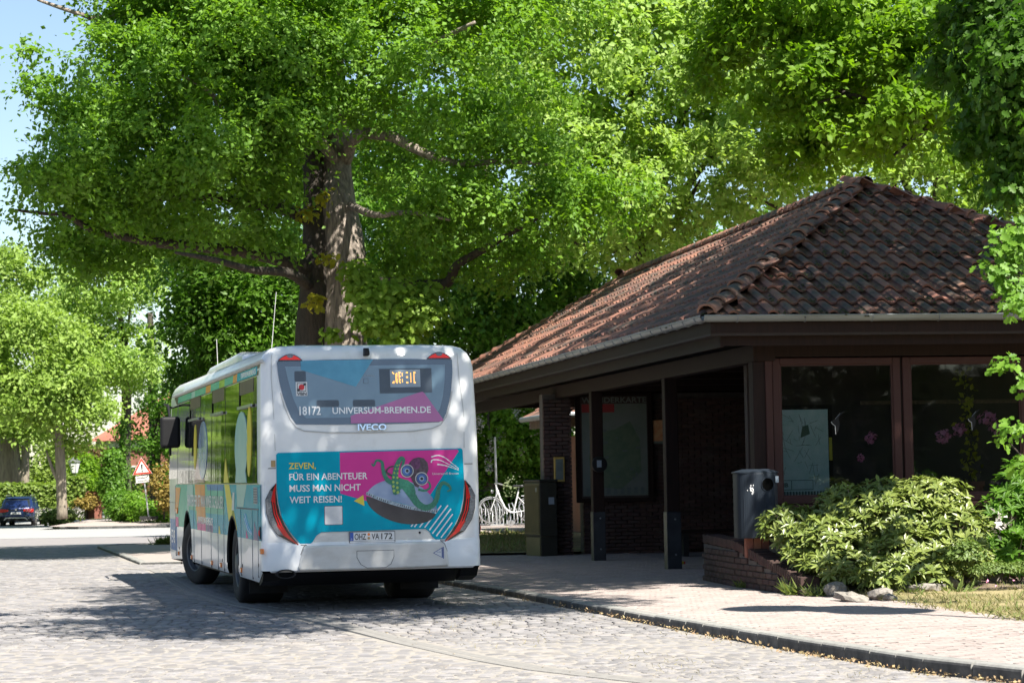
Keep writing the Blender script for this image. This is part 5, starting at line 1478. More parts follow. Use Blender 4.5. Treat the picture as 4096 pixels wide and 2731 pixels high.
LIMBS = [
    ([(1260, 1080, 52.8), (1150, 1050, 52.0), (1000, 1010, 51), (760, 985, 50), (560, 960, 49.3), (360, 915, 48.6), (270, 860, 48.2), (180, 855, 48), (60, 840, 47.6)], [0.187, 0.158, 0.137, 0.115, 0.0936, 0.0792, 0.0648, 0.0432, 0.0216]),
    ([(1240, 880, 52.8), (1120, 830, 52), (980, 815, 51.4), (850, 790, 50.6), (680, 790, 50), (520, 820, 49.5)], [0.173, 0.144, 0.115, 0.0936, 0.0648, 0.0288]),
    ([(1230, 1140, 52.4), (1150, 1090, 50.5), (1010, 1080, 49.5), (860, 1040, 48.5), (700, 1010, 48)], [0.144, 0.115, 0.0864, 0.0648, 0.0288]),
    ([(1460, 1140, 53), (1560, 1135, 52.4), (1690, 1140, 52), (1790, 1130, 51.6), (1830, 1060, 51.2), (1930, 1000, 50.8), (2040, 935, 50.4), (2160, 870, 50)], [0.187, 0.144, 0.122, 0.115, 0.101, 0.0792, 0.0576, 0.0288]),
    ([(1380, 640, 53.1), (1430, 540, 52.6), (1560, 545, 52), (1640, 585, 51.6), (1740, 630, 51.2), (1850, 655, 50.8), (2010, 645, 50.4), (2190, 660, 50)], [0.173, 0.144, 0.122, 0.108, 0.0936, 0.0792, 0.0576, 0.0288]),
    ([(1340, 640, 53), (1260, 560, 52.4), (1120, 560, 51.6), (960, 590, 51), (800, 600, 50.4), (640, 560, 50)], [0.144, 0.122, 0.101, 0.0792, 0.0576, 0.0288]),
    ([(1345, 480, 53.2), (1440, 360, 52.6), (1580, 260, 52), (1720, 180, 51), (1900, 90, 50)], [0.158, 0.13, 0.101, 0.072, 0.036]),
    ([(1330, 420, 53), (1200, 320, 51.5), (1000, 250, 50.5), (860, 150, 50), (700, 40, 49.5)], [0.144, 0.115, 0.0936, 0.072, 0.036]),
    ([(1325, 200, 53.5), (1100, 60, 52.5), (800, 0, 51.5), (420, 70, 50.5), (330, 60, 50), (150, 0, 50)], [0.144, 0.122, 0.101, 0.072, 0.0504, 0.0288]),
    ([(1400, 820, 52.8), (1500, 860, 51), (1640, 850, 50), (1800, 880, 49.5)], [0.101, 0.072, 0.0504, 0.0216]),
    ([(1000, 700, 51.5), (900, 470, 49.5), (840, 370, 48.6), (720, 300, 48)], [0.072, 0.0648, 0.0504, 0.0216]),
]
for i, (pts, rr) in enumerate(LIMBS):
    bark_tube('limb', ol(pts), rr, M_['bark_dark'] if i < 4 else M_['bark'], oak, n=10, amp=.07, seed=20 + i)
# foliage: blobs set where the crown shows, denser to the light
def B(px, py, Y, rx, ry=None, rz=None): return (Vector(A(px, py, Y)) , (rx, ry or rx, rz or rx * .7))
oak_blobs = [B(780, 330, 49, 2.3, 2, 1.5), B(540, 300, 48.5, 1.5, 1.8, 1.2), B(1050, 160, 49, 2.2, 2, 1.4), B(720, 60, 49.5, 2.1, 2, 1.3), B(500, 110, 49, .8, 1.2, .7), B(290, 540, 47.5, .85, 1.1, .6),
             B(190, 330, 48.5, .55, .6, .22), B(560, 600, 48, 2.2, 1.8, 1.1), B(900, 560, 48, 2.0, 1.8, 1.2), B(280, 690, 47.5, 1.25, 1.4, .7), B(110, 690, 47.5, .55, .8, .40), B(480, 780, 49, 2.0, 2, .7),
             B(860, 720, 49, 1.8, 2, .7), B(1120, 520, 49, 1.5, 1.6, 1.2), B(1180, 330, 50, 1.6, 1.8, 1.4), B(330, 880, 48.5, 1.5, 1.4, .55), B(700, 900, 49.5, 2.2, 1.8, .55), B(1050, 740, 51, 1.3, 1.5, .7),
             B(1500, 150, 50, 2.3, 2, 1.5), B(1750, 300, 50, 2.0, 2, 1.2), B(1650, 500, 50, 1.6, 1.8, .9), B(1900, 540, 50, 1.7, 1.6, .8), B(2180, 620, 50, 1.4, 1.4, .6), B(1500, 420, 51, 1.4, 1.5, 1.0),
             B(1850, 800, 50.5, 1.9, 1.8, 1.0), B(2100, 850, 50.5, 1.7, 1.6, .9), B(2350, 800, 51, 1.5, 1.6, .8), B(1650, 780, 51, 1.3, 1.5, .9), B(1620, 1000, 52.5, 1.4, 1.4, .9), B(2000, 1050, 51.5, 1.6, 1.5, .7),
             B(1850, 60, 51, 2.2, 2, 1.2), B(1300, -150, 53, 4.0, 3.5, 2), B(760, -220, 51, 3.2, 3, 2), B(2000, -150, 53, 3.5, 3, 2), B(1250, 60, 52, 2.0, 2, 1.6), B(1000, -100, 50, 3, 3, 1.6),
             B(240, 1000, 49.5, .5, .8, .25), B(330, 1045, 49.5, .6, .9, .28), B(170, 1075, 49.5, .32, .5, .18), B(450, 1040, 50, .7, .9, .25), B(980, 950, 51, 1.3, 1.4, .5), B(60, 870, 47.6, .42, .6, .14), B(230, 430, 48, .55, .7, .3), B(290, 210, 49, .45, .7, .22), B(120, 205, 49, .28, .4, .10)]
shade_blobs = [(Vector(c), r) for c, r in (((-5.2, 44, 13.6), (2.0, 1.7, .9)), ((-2.4, 44.6, 13.8), (2.0, 1.8, 1.0)), ((.6, 45.2, 13.8), (1.6, 1.6, .9)), ((-6.8, 42.4, 13.8), (1.4, 1.4, .8)), ((-3.6, 42.2, 14.2), (1.6, 1.4, .8)), ((2.6, 46.4, 13.6), (1.4, 1.4, .8)), ((-7.6, 44.4, 13.2), (1.3, 1.2, .6)), ((-8, 57, 15.2), (2.6, 2, 1.0)), ((-4.5, 58, 16.5), (3, 2, 1.2)), ((-.5, 58, 16), (3, 2, 1.2)), ((-10, 55, 14.8), (2, 1.8, .9)), ((2.5, 57, 15.4), (2.4, 2, 1)))]  # unseen foliage added above the view to shade the crown and trees below
oak_blobs += [B(420, 830, 57, 1.5, 1.2, .8), B(700, 800, 57, 1.8, 1.2, .9), B(1000, 830, 57, 1.6, 1.2, .9), B(560, 620, 57, 2.0, 1.3, 1.0), B(900, 500, 57, 2.2, 1.4, 1.3), B(400, 480, 56, 1.3, 1.2, .9), B(1150, 650, 57, 1.5, 1.2, 1.2), B(620, 950, 57, 1.7, 1.1, .5), B(960, 980, 57, 1.4, 1.1, .5), B(650, 250, 56, 2.2, 1.4, 1.3), B(1000, 200, 57, 2.2, 1.4, 1.4), B(330, 960, 56, .9, 1.0, .4), B(1750, 950, 57, 1.8, 1.2, .9), B(1650, 650, 57, 1.8, 1.2, 1.1), B(2000, 450, 57, 2, 1.3, 1.2)]
tc, tn = tufts(oak_blobs, n=18800, shell=.25, gap=.46, gscale=.95, seed=3)
t2, n2 = tufts(shade_blobs, n=2400, shell=.2, gap=.18, gscale=.9, seed=8)
tc, tn = np.concatenate([tc, t2]), np.concatenate([tn, n2])
# open the view on to the trunk and some limbs, and let some sun down to the bark
SEE = [[(a[0], a[1]) for a in LIMBS[q][0]] for q in (0, 1, 3, 4, 10)]
def near_limb(x, y):
    for pl in SEE:
        for (ax, ay), (bx_, by) in zip(pl[1:-1], pl[2:]):
            dx, dy = bx_ - ax, by - ay; t = max(0, min(1, ((x - ax) * dx + (y - ay) * dy) / (dx * dx + dy * dy)))
            if math.hypot(x - ax - dx * t, y - ay - dy * t) < 40: return True
    return False
TR_ = [Vector(A(*q)) for q in ((1410, 1300, 52.5), (1450, 1080, 52.5), (1440, 960, 52.5))]
TR_ += [Vector(q) for q in ((-.9, 50, .1), (-.2, 53, .1), (.6, 56, .1), (-1.2, 54.5, .1))]
SV = np.array(SUN_V)
sunny = np.zeros(len(tc), bool)
for q in TR_:
    w_ = tc - np.array(q); al = w_ @ SV; dist = np.linalg.norm(w_ - al[:, None] * SV, axis=1)
    sunny |= (al > 0) & (dist < .72)
keep = []
for i, p in enumerate(tc):
    x, y = px_of(p)
    if sunny[i] and RNG.uniform() < .93: keep.append(False); continue
    if p[1] < 51.8 and near_limb(x, y) and RNG.uniform() < .88: keep.append(False); continue
    hide = (1190 < x < 1500 and 560 < y < 1400 and p[1] < 53.5)
    keep.append(not hide or RNG.uniform() < .04)
keep = np.array(keep); tc, tn = tc[keep], tn[keep]
P, Nn, tone = spray(tc, tn, 26, .27)
leaves('crown', P - np.array(OI), .120, M_['oak_leaf'], oak, nrm=Nn, spread=.42, up=.1, rn=tone)
# young shoots on the trunk beside the bus
sb = [B(1560, 1190, 50.5, .75, .5, .40), B(1450, 1130, 51, .42, .4, .35), B(1660, 1260, 50.5, .62, .5, .4), B(1500, 1270, 50.5, .5, .5, .35), B(1620, 1340, 50.6, .5, .5, .25), B(1330, 1340, 51.5, .14, .2, .12), B(1700, 1170, 51, .35, .4, .2), B(1420, 1080, 51.6, .25, .25, .18)]
tc, tn = tufts(sb, n=420, shell=.2)
P, Nn = puff(tc, tn, 9, .12)
leaves('young_shoots', P - np.array(OI), .16, M_['oak_leaf_young'], oak, nrm=Nn + np.array([.3, -.6, .2]), spread=.5, shape='oak')
sb = [B(1240, 860, 51.8, .16, .2, .3), B(1255, 1210, 51.8, .2, .2, .25), B(1290, 790, 51.8, .15, .2, .2), B(1330, 1040, 51.8, .18, .2, .15)]
tc, tn = tufts(sb, n=36, shell=.2)
P, Nn = puff(tc, tn, 6, .1)
leaves('trunk_sprouts', P - np.array(OI), .14, M_['yellow_leaf'], oak, nrm=Nn + np.array([.3, -.6, .2]), spread=.6, shape='oak')

def tree(name, base, trunk, tr, blobs, n, per, size, lm, bm, label, group=None, spread=.22, gap=.2, gs=.5, limbs=None, shell=.45, sp=.75, shape='plain', ntr=12):
    o = Vector(base)
    e = empty(name, o, 0, label, 'tree', group)
    if trunk: bark_tube('trunk', [Vector(p) - o for p in trunk], tr, M_[bm], e, n=ntr, amp=.05, seed=random.randrange(99))
    for lp, lr in (limbs or []): bark_tube('limb', [Vector(p) - o for p in lp], lr, M_[bm], e, n=7, amp=.05, seed=random.randrange(99))
    tc, tn = tufts(blobs, n=n, shell=shell, gap=gap, gscale=gs, seed=random.randrange(99))
    P, Nn, tone = spray(tc[::2], tn[::2], per * 2, spread * 1.45)
    leaves('crown', P - np.array(o), size, M_[lm], e, nrm=Nn, spread=.45, up=.1, shape=shape, rn=tone)
    return e
def auto_limbs(top, blobs, k, r_=.12):
    out = []
    for c, rr in random.sample(blobs, min(k, len(blobs))):
        t = Vector(top); c = Vector(c); m = t.lerp(c, .55) + Vector((0, 0, -.3)); m.x += random.uniform(-.4, .4)
        out.append(([t, m, c], [r_, r_ * .7, r_ * .25]))
    return out
G1 = 'trees behind the shelter'
# bright lime trees behind the oak and the shelter
lb = [B(2300, 250, 66, 3.4, 3, 2.4), B(2650, 420, 66, 3.0, 2.6, 2.2), B(2450, 720, 65, 2.8, 2.4, 1.8), B(2750, 150, 67, 3.4, 3, 2.2), B(2800, 720, 65, 2.5, 2.2, 1.8), B(2550, 950, 66, 2.3, 2, 1.3), B(2250, 560, 66, 2.4, 2.2, 1.6), B(2250, 900, 67, 2.0, 2, 1.2), B(2950, 480, 66, 2.6, 2.2, 1.8), B(2500, -150, 68, 4.5, 3, 2.5), B(2950, -80, 67, 3.2, 3, 2.0), B(2050, 80, 68, 3, 3, 2)]
tree('lime_tree', (4.0, 68, .1), [(4.0, 68, 0), (4.0, 68, 4), (3.8, 68, 9), (3.6, 68, 15)], [.42, .34, .26, .12], lb, 9800, 13, .17, 'lime_leaf', 'bark_dark', 'bright yellow-green lime tree filling the sky between the oak and the shelter ridge', G1, spread=.20, gap=.42, gs=.8, limbs=auto_limbs((3.8, 68, 8), lb, 9, .14))
lb = [B(3250, 250, 62, 2.6, 2.4, 2.0), B(3150, 560, 62, 2.0, 2, 1.5), B(3500, 600, 63, 2.2, 2, 1.5), B(3750, 700, 63, 2.0, 2, 1.6), B(3600, 300, 64, 2.4, 2.2, 1.8), B(3950, 520, 64, 2.2, 2, 2), B(3350, -50, 64, 3.6, 3, 2), B(3900, 150, 65, 3, 3, 2.4), B(4050, 900, 63, 1.8, 1.8, 1.6), B(4250, 500, 64, 2, 2, 2.5), B(3000, 780, 63, 1.4, 1.4, .9)]
tree('lime_tree', (12.6, 66, .1), [(12.6, 66, 0), (12.5, 66, 4), (12.2, 66, 9), (12, 66, 14)], [.4, .32, .25, .1], lb, 7600, 13, .165, 'lime_leaf', 'bark_dark', 'pale green lime tree behind the right half of the shelter roof', G1, spread=.20, gap=.42, gs=.8, limbs=auto_limbs((12.3, 66, 7), lb, 8, .13))
# the darker maple leaning in from the right, nearer than the limes
mb = [B(3050, 120, 47, 1.7, 1.6, 1.0), B(3300, 330, 46, 1.6, 1.6, .9), B(3500, 150, 46, 1.7, 1.6, 1.1), B(3400, 520, 46, 1.3, 1.4, .6), B(3650, 420, 45, 1.3, 1.4, .8), B(3200, 620, 47, .8, .9, .4), B(3800, 200, 45, 1.6, 1.5, 1.2), B(3300, -60, 46, 2.6, 2, 1.2), B(3850, 620, 45, 1.0, 1.1, .6), B(2900, 300, 47, .8, 1, .5)]
mt_ = tree('maple_tree', (11.5, 46, .1), [(11.5, 46, 0), (11.3, 46, 4), (10.6, 46, 7.5), (10, 46, 11)], [.36, .3, .22, .1], mb, 4600, 13, .15, 'maple_leaf', 'bark_dark', 'dark green maple reaching over the shelter roof from the right', G1, spread=.18, gap=.42, gs=.9,
           limbs=[([A(4150, 500, 46), A(3750, 480, 46), A(3500, 430, 46), A(3250, 300, 46)], [.14, .10, .07, .03]), ([A(3760, 480, 46), A(3640, 560, 46), A(3560, 640, 45.5)], [.07, .05, .02]), ([A(3900, 300, 46), A(3600, 200, 46), A(3300, 100, 46)], [.1, .07, .03]), ([A(3560, 470, 46), A(3420, 380, 45.6), A(3250, 420, 45.2)], [.06, .04, .015])])
# dark trees filling in below
db = [B(1700, 1250, 72, 2.4, 2, 2.0), B(1950, 1300, 72, 2.2, 2, 1.6), B(2150, 1150, 73, 2.4, 2, 1.5), B(2350, 1050, 73, 2.2, 2, 1.3), B(1550, 900, 75, 3, 2, 2), B(1600, 600, 76, 3, 2, 2.5), B(1900, 950, 74, 2.6, 2, 1.6), B(2100, 1420, 73, 2, 2, 1.2), B(2450, 1300, 75, 3, 2, 1.5), B(2900, 1000, 76, 3.5, 2, 1.6), B(2750, 1250, 77, 3.5, 2, 2), B(1350, 1200, 78, 3, 2, 3), B(1400, 700, 80, 3, 2, 3)]
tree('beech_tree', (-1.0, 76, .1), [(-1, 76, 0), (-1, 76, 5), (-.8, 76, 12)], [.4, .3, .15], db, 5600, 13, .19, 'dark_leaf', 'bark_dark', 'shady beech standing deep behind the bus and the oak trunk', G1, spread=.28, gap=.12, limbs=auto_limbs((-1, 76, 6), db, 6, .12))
db = [B(770, 1180, 63, 1.3, 1.5, .9), B(850, 1130, 63, 1.6, 1.5, 1.0), B(1050, 1180, 63, 1.5, 1.5, 1.2), B(760, 1330, 63, 1.4, 1.5, .8), B(980, 1370, 63, 1.5, 1.5, .8), B(1150, 1350, 64, 1.2, 1.4, .8), B(820, 1480, 64, 1.1, 1.2, .5), B(840, 1000, 64, 1.5, 1.5, .7), B(1000, 1010, 64, 1.7, 1.5, .7)]
tree('beech_tree', (-7.2, 64, -.1), [A(1010, 2120, 64), A(1010, 1700, 64), A(1005, 1350, 64), A(990, 1050, 64)], [.25, .2, .15, .07], db, 3600, 13, .15, 'dark_leaf', 'bark_dark', 'dark beech in the shade under the left side of the oak', G1, spread=.22, gap=.3, gs=.8, limbs=auto_limbs(A(1005, 1400, 64), db, 6, .08))
# chestnuts with white candles behind the bicycles
cb = [B(1960, 1640, 72, 1.1, 1, .9), B(2080, 1720, 71, 1.0, 1, .8), B(2170, 1800, 71.5, .9, .9, .8), B(1900, 1780, 72, .8, 1, .7), B(2000, 1860, 72, .8, .8, .5), B(2210, 1650, 72, 1.0, 1, .8), B(1820, 1600, 72.5, 1.2, 1, .9), B(2150, 1900, 72, .6, .7, .4)]
ch = tree('chestnut_tree', A(1975, 2030, 72), [A(1975, 2030, 72), A(1970, 1850, 72), A(1960, 1600, 72), A(1950, 1450, 72.5)], [.34, .26, .22, .16], cb, 2000, 11, .17, 'chestnut_leaf', 'bark_pale', 'flowering chestnut behind the bicycles with pale candles in its leaves', G1, spread=.24, gap=.15)
for px, py in ((2065, 1655), (2000, 1735), (1965, 1780), (2090, 1795), (1955, 1855), (2140, 1710), (1920, 1700)):
    p = Vector(A(px, py, 70.4)) - ch.location
    d_ = RNG.normal(0, 1, (60, 3)) * np.array([.06, .06, .15])
    leaves('flower_candle', d_ + np.array(p), .07, M_['blossom_white'], ch, spread=1.5)
# left: trees on the far side of the street
G2 = 'trees along the far street'
lb = [B(430, 1130, 127.3, 3.6, 3.04, 1.94), B(250, 1290, 127.3, 3.04, 2.77, 1.66), B(480, 1420, 127.3, 2.77, 2.77, 1.94), B(330, 1460, 127.3, 2.21, 2.5, 1.38), B(560, 1000, 130.1, 3.6, 3.32, 1.38)]
e = tree('lime_tree', (-21.1, 128.6, -.4), [A(505, 2060, 128.7), A(500, 1800, 128.7), A(505, 1560, 128.7), A(480, 1250, 128.7)], [.36, .30, .27, .14], lb, 5200, 13, .19, 'lime_leaf', 'bark_dark', 'lime tree with an ivy-dark forked trunk left of the warning sign', G2, spread=.27, gap=.22, limbs=[([A(505, 1640, 128.7), A(525, 1500, 128.7), A(560, 1350, 128.7)], [.16, .12, .06])] + auto_limbs(A(500, 1450, 128.7), lb, 5, .1))
iv = [B(470 + random.uniform(-10, 25), 1700 + k * 42, 128, .41, .38, .48) for k in range(8)]
tc, tn = tufts(iv, n=260, shell=.4); P, Nn = puff(tc, tn, 9, .12)
leaves('ivy', P - np.array(e.location), .11, M_['dark_leaf'], e, nrm=Nn + np.array([.2, -.8, 0]), spread=.5)
lb = [B(700, 1550, 134.3, 2.5, 2.77, 1.94), B(850, 1650, 135.7, 2.77, 2.77, 2.21), B(620, 1700, 134.3, 1.53, 1.94, 1.94), B(950, 1500, 137, 3.32, 2.77, 2.77), B(1150, 1550, 137, 3.32, 2.77, 3.04), B(640, 1850, 135.7, 1.24, 1.66, 1.94), B(1250, 1350, 138.4, 4.15, 2.77, 3.32), B(1000, 1050, 138.4, 4.43, 3.32, 3.04)]
tree('chestnut_tree', (-20.6, 135.7, -.4), [A(622, 2080, 135.7), A(620, 1800, 135.7), A(608, 1500, 135.7), A(600, 1250, 135.7)], [.34, .30, .26, .15], lb, 3700, 12, .19, 'dark_leaf', 'bark_dark', 'dark-trunked tree between the warning sign and the bus mirror', G2, spread=.27, gap=.15, limbs=auto_limbs((-20.4, 135.7, 6), lb, 4, .1))
sb = [B(120, 1330, 112, 3.0, 2.4, 1.5), B(250, 1500, 112, 2.4, 2.2, 1.4), B(60, 1560, 111, 2.4, 2, 1.4), B(340, 1620, 113, 1.7, 2, 1.1), B(20, 1250, 114, 2.4, 2, 1.6), B(190, 1640, 112, 2.0, 2, .9), B(-150, 1400, 112, 3, 2, 2.5), B(60, 1080, 116, 1.6, 2, 1.3), B(300, 1750, 114, .9, 1.2, .6)]
tree('street_tree', (-21.7, 113, -.28), [A(250, 2075, 113), A(243, 1900, 113), A(236, 1720, 113), A(225, 1560, 113)], [.27, .25, .23, .15], sb, 4300, 12, .21, 'street_leaf', 'bark_pale', 'street tree with a pale trunk and one low fork beside the hedge', G2, spread=.30, gap=.25, limbs=[([A(238, 1780, 113), A(195, 1690, 113), A(140, 1640, 113)], [.2, .15, .08]), ([A(240, 1930, 113), A(212, 1880, 113), A(185, 1800, 113)], [.13, .1, .05])] + auto_limbs(A(230, 1600, 113), sb, 4, .1))
sb = [B(80, 1620, 126, 1.5, 2, .9), B(120, 1700, 126, 1.3, 1.6, .7), B(30, 1680, 126, 1.5, 2, .8)]
tree('street_tree', (-24.9, 126, -.4), [A(100, 2010, 126), A(100, 1900, 126), A(103, 1760, 126), A(105, 1680, 126)], [.26, .23, .2, .15], sb, 900, 12, .21, 'street_leaf', 'bark_pale', 'street tree forking low into a V right behind the parked blue car', G2, spread=.30, limbs=[([A(98, 1930, 126), A(76, 1860, 126), A(60, 1740, 126)], [.2, .17, .12])])
sb = [B(30, 1650, 126.6, 1.36, 1.69, 0.68), B(-40, 1550, 126.6, 2.26, 2.26, 1.36), B(90, 1580, 126.6, 1.13, 1.58, 0.68)]
tree('street_tree', (-27.3, 127.7, -.4), [A(34, 2010, 127.7), A(33, 1900, 127.7), A(28, 1780, 127.7), A(30, 1700, 127.7)], [.60, .56, .50, .45], sb, 900, 12, .21, 'street_leaf', 'bark_pale', 'thick pollarded street tree at the left edge above the blue car', G2, spread=.30, ntr=18)
# green depth behind the far street
b_ = [B(130, 1830, 150, 3.2, 2, 1.6), B(300, 1850, 150, 2.4, 2, 1.6), B(200, 1950, 148, 3, 2, 1.2), B(450, 1950, 150, 2.5, 2, 1.6), B(30, 1950, 150, 3, 2, 1.5)]
tree('beech_tree', (-29, 151, -.4), [(-29, 151, -.4), (-29, 151, 4)], [.4, .2], b_, 1500, 12, .25, 'hedge_leaf', 'bark_dark', 'low leafy tree far behind the hedge and the street trees', G2, spread=.35)
b_ = [B(850, 1850, 108, 1.8, 1.5, 1.5), B(1000, 1800, 108, 2.2, 1.6, 1.8), B(1200, 1800, 108, 2.6, 1.6, 2), B(1500, 1750, 110, 3.5, 2, 2.5)]
tree('hazel_shrub', (-13, 109, -.3), [(-13, 109, -.4), (-13, 109, 2)], [.2, .1], b_, 2000, 12, .2, 'dark_leaf', 'bark_dark', 'dark shrub mass on the verge behind the front of the bus', G2, spread=.3)

# ---- the oak at the right whose boughs hang into the picture and shade the bus
RO = Vector((11.2, 27.5, .1))
ro = empty('oak_tree', RO, 0, 'oak at the right edge with lobed leaves hanging in front of the shelter', 'tree')
bark_tube('trunk', [Vector(p) for p in [(0, 0, -.2), (0, 0, 2), (-.1, 0, 5), (-.4, .2, 8), (-.9, .5, 12)]], [.5, .42, .36, .3, .15], M_['bark'], ro, n=16, amp=.05, seed=9)
for pts, rr in (([(-.2, 0, 6.5), (-3.5, -1.5, 9), (-7.5, -4, 10.6), (-10.5, -5.5, 11.4)], [.2, .16, .11, .04]), ([(-.3, .1, 7.5), (-3.5, 3, 10), (-6, 7, 11)], [.18, .12, .05]), ([(0, 0, 6.0), (-1.8, 4.5, 9.4), (-3.2, 8.5, 11)], [.15, .1, .04])):
    bark_tube('limb', [Vector(p) for p in pts], rr, M_['bark_dark'], ro, n=9, amp=.06, seed=30)
def W3(x, y, z, rx, ry, rz): return (Vector((x, y, z)), (rx, ry, rz))
rb = [W3(1.9, 17.5, 11.5, 1.6, 1.0, .7), W3(.6, 18.8, 11.4, 1.0, .9, .7), W3(-1.2, 20.6, 11.6, .7, .35, .3), W3(-2.4, 22.6, 11.8, .6, .3, .3), W3(2.4, 18.9, 11.5, 1.9, 1.3, .9), W3(5.0, 20.4, 11.4, 1.5, 1.5, .9), W3(1.5, 21.0, 11.6, 1.8, 1.8, 1.3), W3(3.6, 21.4, 11.6, 2.2, 1.8, 1.3), W3(1.0, 23.8, 11.6, 1.3, 1.6, 1.0), W3(2.4, 24.2, 11.4, 2.4, 2.0, 1.2), W3(5.2, 24.4, 11.2, 1.9, 1.6, 1.2),
      W3(1.0, 26.8, 11.2, 2.0, 1.7, 1.0), W3(3.8, 27.0, 11.2, 2.4, 2.0, 1.2), W3(6.6, 27.2, 11.2, 2.4, 2.0, 1.3), W3(9.2, 26.6, 11.2, 2.2, 2.2, 1.6), W3(5.2, 29.8, 11.4, 2.2, 1.8, 1.0), W3(7.8, 30.4, 11.2, 2.4, 2.0, 1.2), W3(10.6, 30, 11, 2.4, 2.2, 1.6),
      W3(7.2, 25.4, 11.0, 1.3, 1.2, .8), W3(6.0, 28.6, 11.6, 2.2, 1.8, .9), W3(8.6, 28.6, 11.6, 2.0, 1.8, .9), W3(6.9, 31.6, 11.6, 2.2, 1.8, .8), W3(5.6, 33.4, 11.6, 2.2, 2.0, .9), W3(8.4, 33.8, 11.6, 2.4, 2.0, 1.1), W3(6.0, 37.0, 12, 1.8, 1.7, .8), W3(4.4, 40, 12.6, 1.2, 1.4, .6), W3(9, 37, 12, 2.2, 2, 1.1)]
tc, tn = tufts(rb, n=9800, shell=.2, gap=.20, gscale=.8, seed=12)
vg = np.zeros(len(tc), bool)
for q in TR_[3:]:
    w_ = tc - np.array(q); al = w_ @ SV; vg |= np.linalg.norm(w_ - al[:, None] * SV, axis=1) < .8
ok_ = ~vg & np.array([not in_view(p, 60) and not (abs(p[0] - 8.6) < 1.5 and p[1] < 23.6) for p in tc]); tc, tn = tc[ok_], tn[ok_]
P, Nn, tone = spray(tc, tn, 13, .27)
leaves('crown', P - np.array(RO), .145, M_['oak_leaf'], ro, nrm=Nn, spread=.5, rn=tone)
# the dark mass in the upper right corner and the sprays in front of the roof
hb = [B(4010, 150, 27, .55, .7, .65), B(3980, 420, 27, .42, .6, .5), B(4080, 600, 26.5, .40, .6, .5), B(3860, 90, 27.5, .35, .5, .3), B(4120, 300, 26, .6, .6, .8), B(4050, 760, 26.5, .25, .5, .25), B(3780, 280, 27.5, .22, .4, .2), B(3900, 560, 27, .2, .4, .2), B(4120, 1020, 25.6, .2, .3, .2)]
tc, tn = tufts(hb, n=1150, shell=.25)
P, Nn = puff(tc, tn, 9, .10)
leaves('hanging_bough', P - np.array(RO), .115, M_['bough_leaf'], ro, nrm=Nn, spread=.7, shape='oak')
sb = [B(4050, 1000, 25, .16, .2, .16), B(4000, 1080, 25, .18, .2, .14), B(4060, 1160, 25, .16, .2, .16), B(3960, 1010, 25, .07, .15, .05), B(3990, 940, 25, .10, .15, .08), B(4060, 1220, 24.8, .12, .2, .12), B(3940, 1060, 25, .05, .1, .04), B(4090, 930, 25, .14, .2, .2),
      B(4030, 1450, 24.6, .10, .15, .05), B(4085, 1530, 24.6, .06, .15, .06), B(4010, 1480, 24.6, .06, .1, .04), B(4050, 1720, 24.5, .12, .15, .09), B(3990, 1760, 24.5, .05, .1, .04), B(4090, 1850, 24.5, .08, .15, .07)]
tc, tn = tufts(sb, n=190, shell=.1, low=1)
P, Nn = puff(tc, tn, 4, .05)
leaves('low_spray', P - np.array(RO), .095, M_['oak_leaf'], ro, nrm=Nn + np.array([0, -.9, .3]), spread=.5, shape='oak')
for pts in ([A(4150, 650, 26.5), A(4250, 500, 26.6), tuple(RO + Vector((-.1, 0, 6.2)))], [A(4250, 1300, 25), A(4400, 1100, 25.6), tuple(RO + Vector((0, 0, 4.2)))]):
    bark_tube('limb', [Vector(p) - RO for p in pts], [.03, .06, .12], M_['bark_dark'], ro, n=7, amp=.04)
for pts in ([A(4250, 1300, 25), A(4100, 1180, 25), A(4000, 1080, 25)], [A(4250, 1600, 24.6), A(4110, 1560, 24.6), A(4040, 1460, 24.6)], [A(4250, 2000, 24.5), A(4110, 1850, 24.5), A(4030, 1760, 24.5)], [A(4120, 1250, 25), A(4060, 1050, 25), A(3990, 950, 25)]):
    bark_tube('twig', [Vector(p) - RO for p in pts], [.02, .012, .005], M_['bark_dark'], ro, n=5, amp=.02)

# trees and a house on the near left, outside the picture, that the bus sides mirror
def off_tree(x, y, h, r_, lab, lm='maple_leaf'):
    bl = [W3(x + random.uniform(-1, 1) * r_ * .6, y + random.uniform(-1, 1) * r_ * .7, h * random.uniform(.35, .95), r_ * .6, r_ * .6, r_ * .45) for _ in range(12)]
    bl += [W3(x + random.uniform(-1, 1) * r_ * .6, y + random.uniform(-1, 1) * r_ * .5, h * .22, r_ * .6, r_ * .5, h * .2) for _ in range(3)]
    tree('lime_tree', (x, y, 0), [(x, y, -.1), (x, y, h * .3), (x, y, h * .8)], [.4, .33, .15], bl, 900, 12, .44, lm, 'bark_pale', lab, 'trees across the street left of the picture', spread=.4)
off_tree(-16.5, 56, 9, 2.6, 'small tree across the road outside the left edge, level with the island')
off_tree(-21, 67, 11, 4.0, 'green tree across the road outside the left edge, just past the island', 'lime_leaf')
off_tree(-25.5, 80, 12, 4.5, 'tall green tree across the road outside the left edge, before the cross street')
off_tree(-34, 96, 13, 5.5, 'tree at the cross street outside the left edge', 'lime_leaf')
off_tree(-21, 46, 10, 4, 'green tree across the road outside the left edge, level with the bus front')
off_tree(-41, 112, 13, 6, 'tall tree far along the street outside the left edge')
off_tree(-52, 140, 14, 8, 'broad tree farthest along the street outside the left edge', 'lime_leaf')
G4 = 'trees behind the viewer'
off_tree(40, -4, 11, 6, 'tree far to the right behind the viewer', 'yew_leaf')
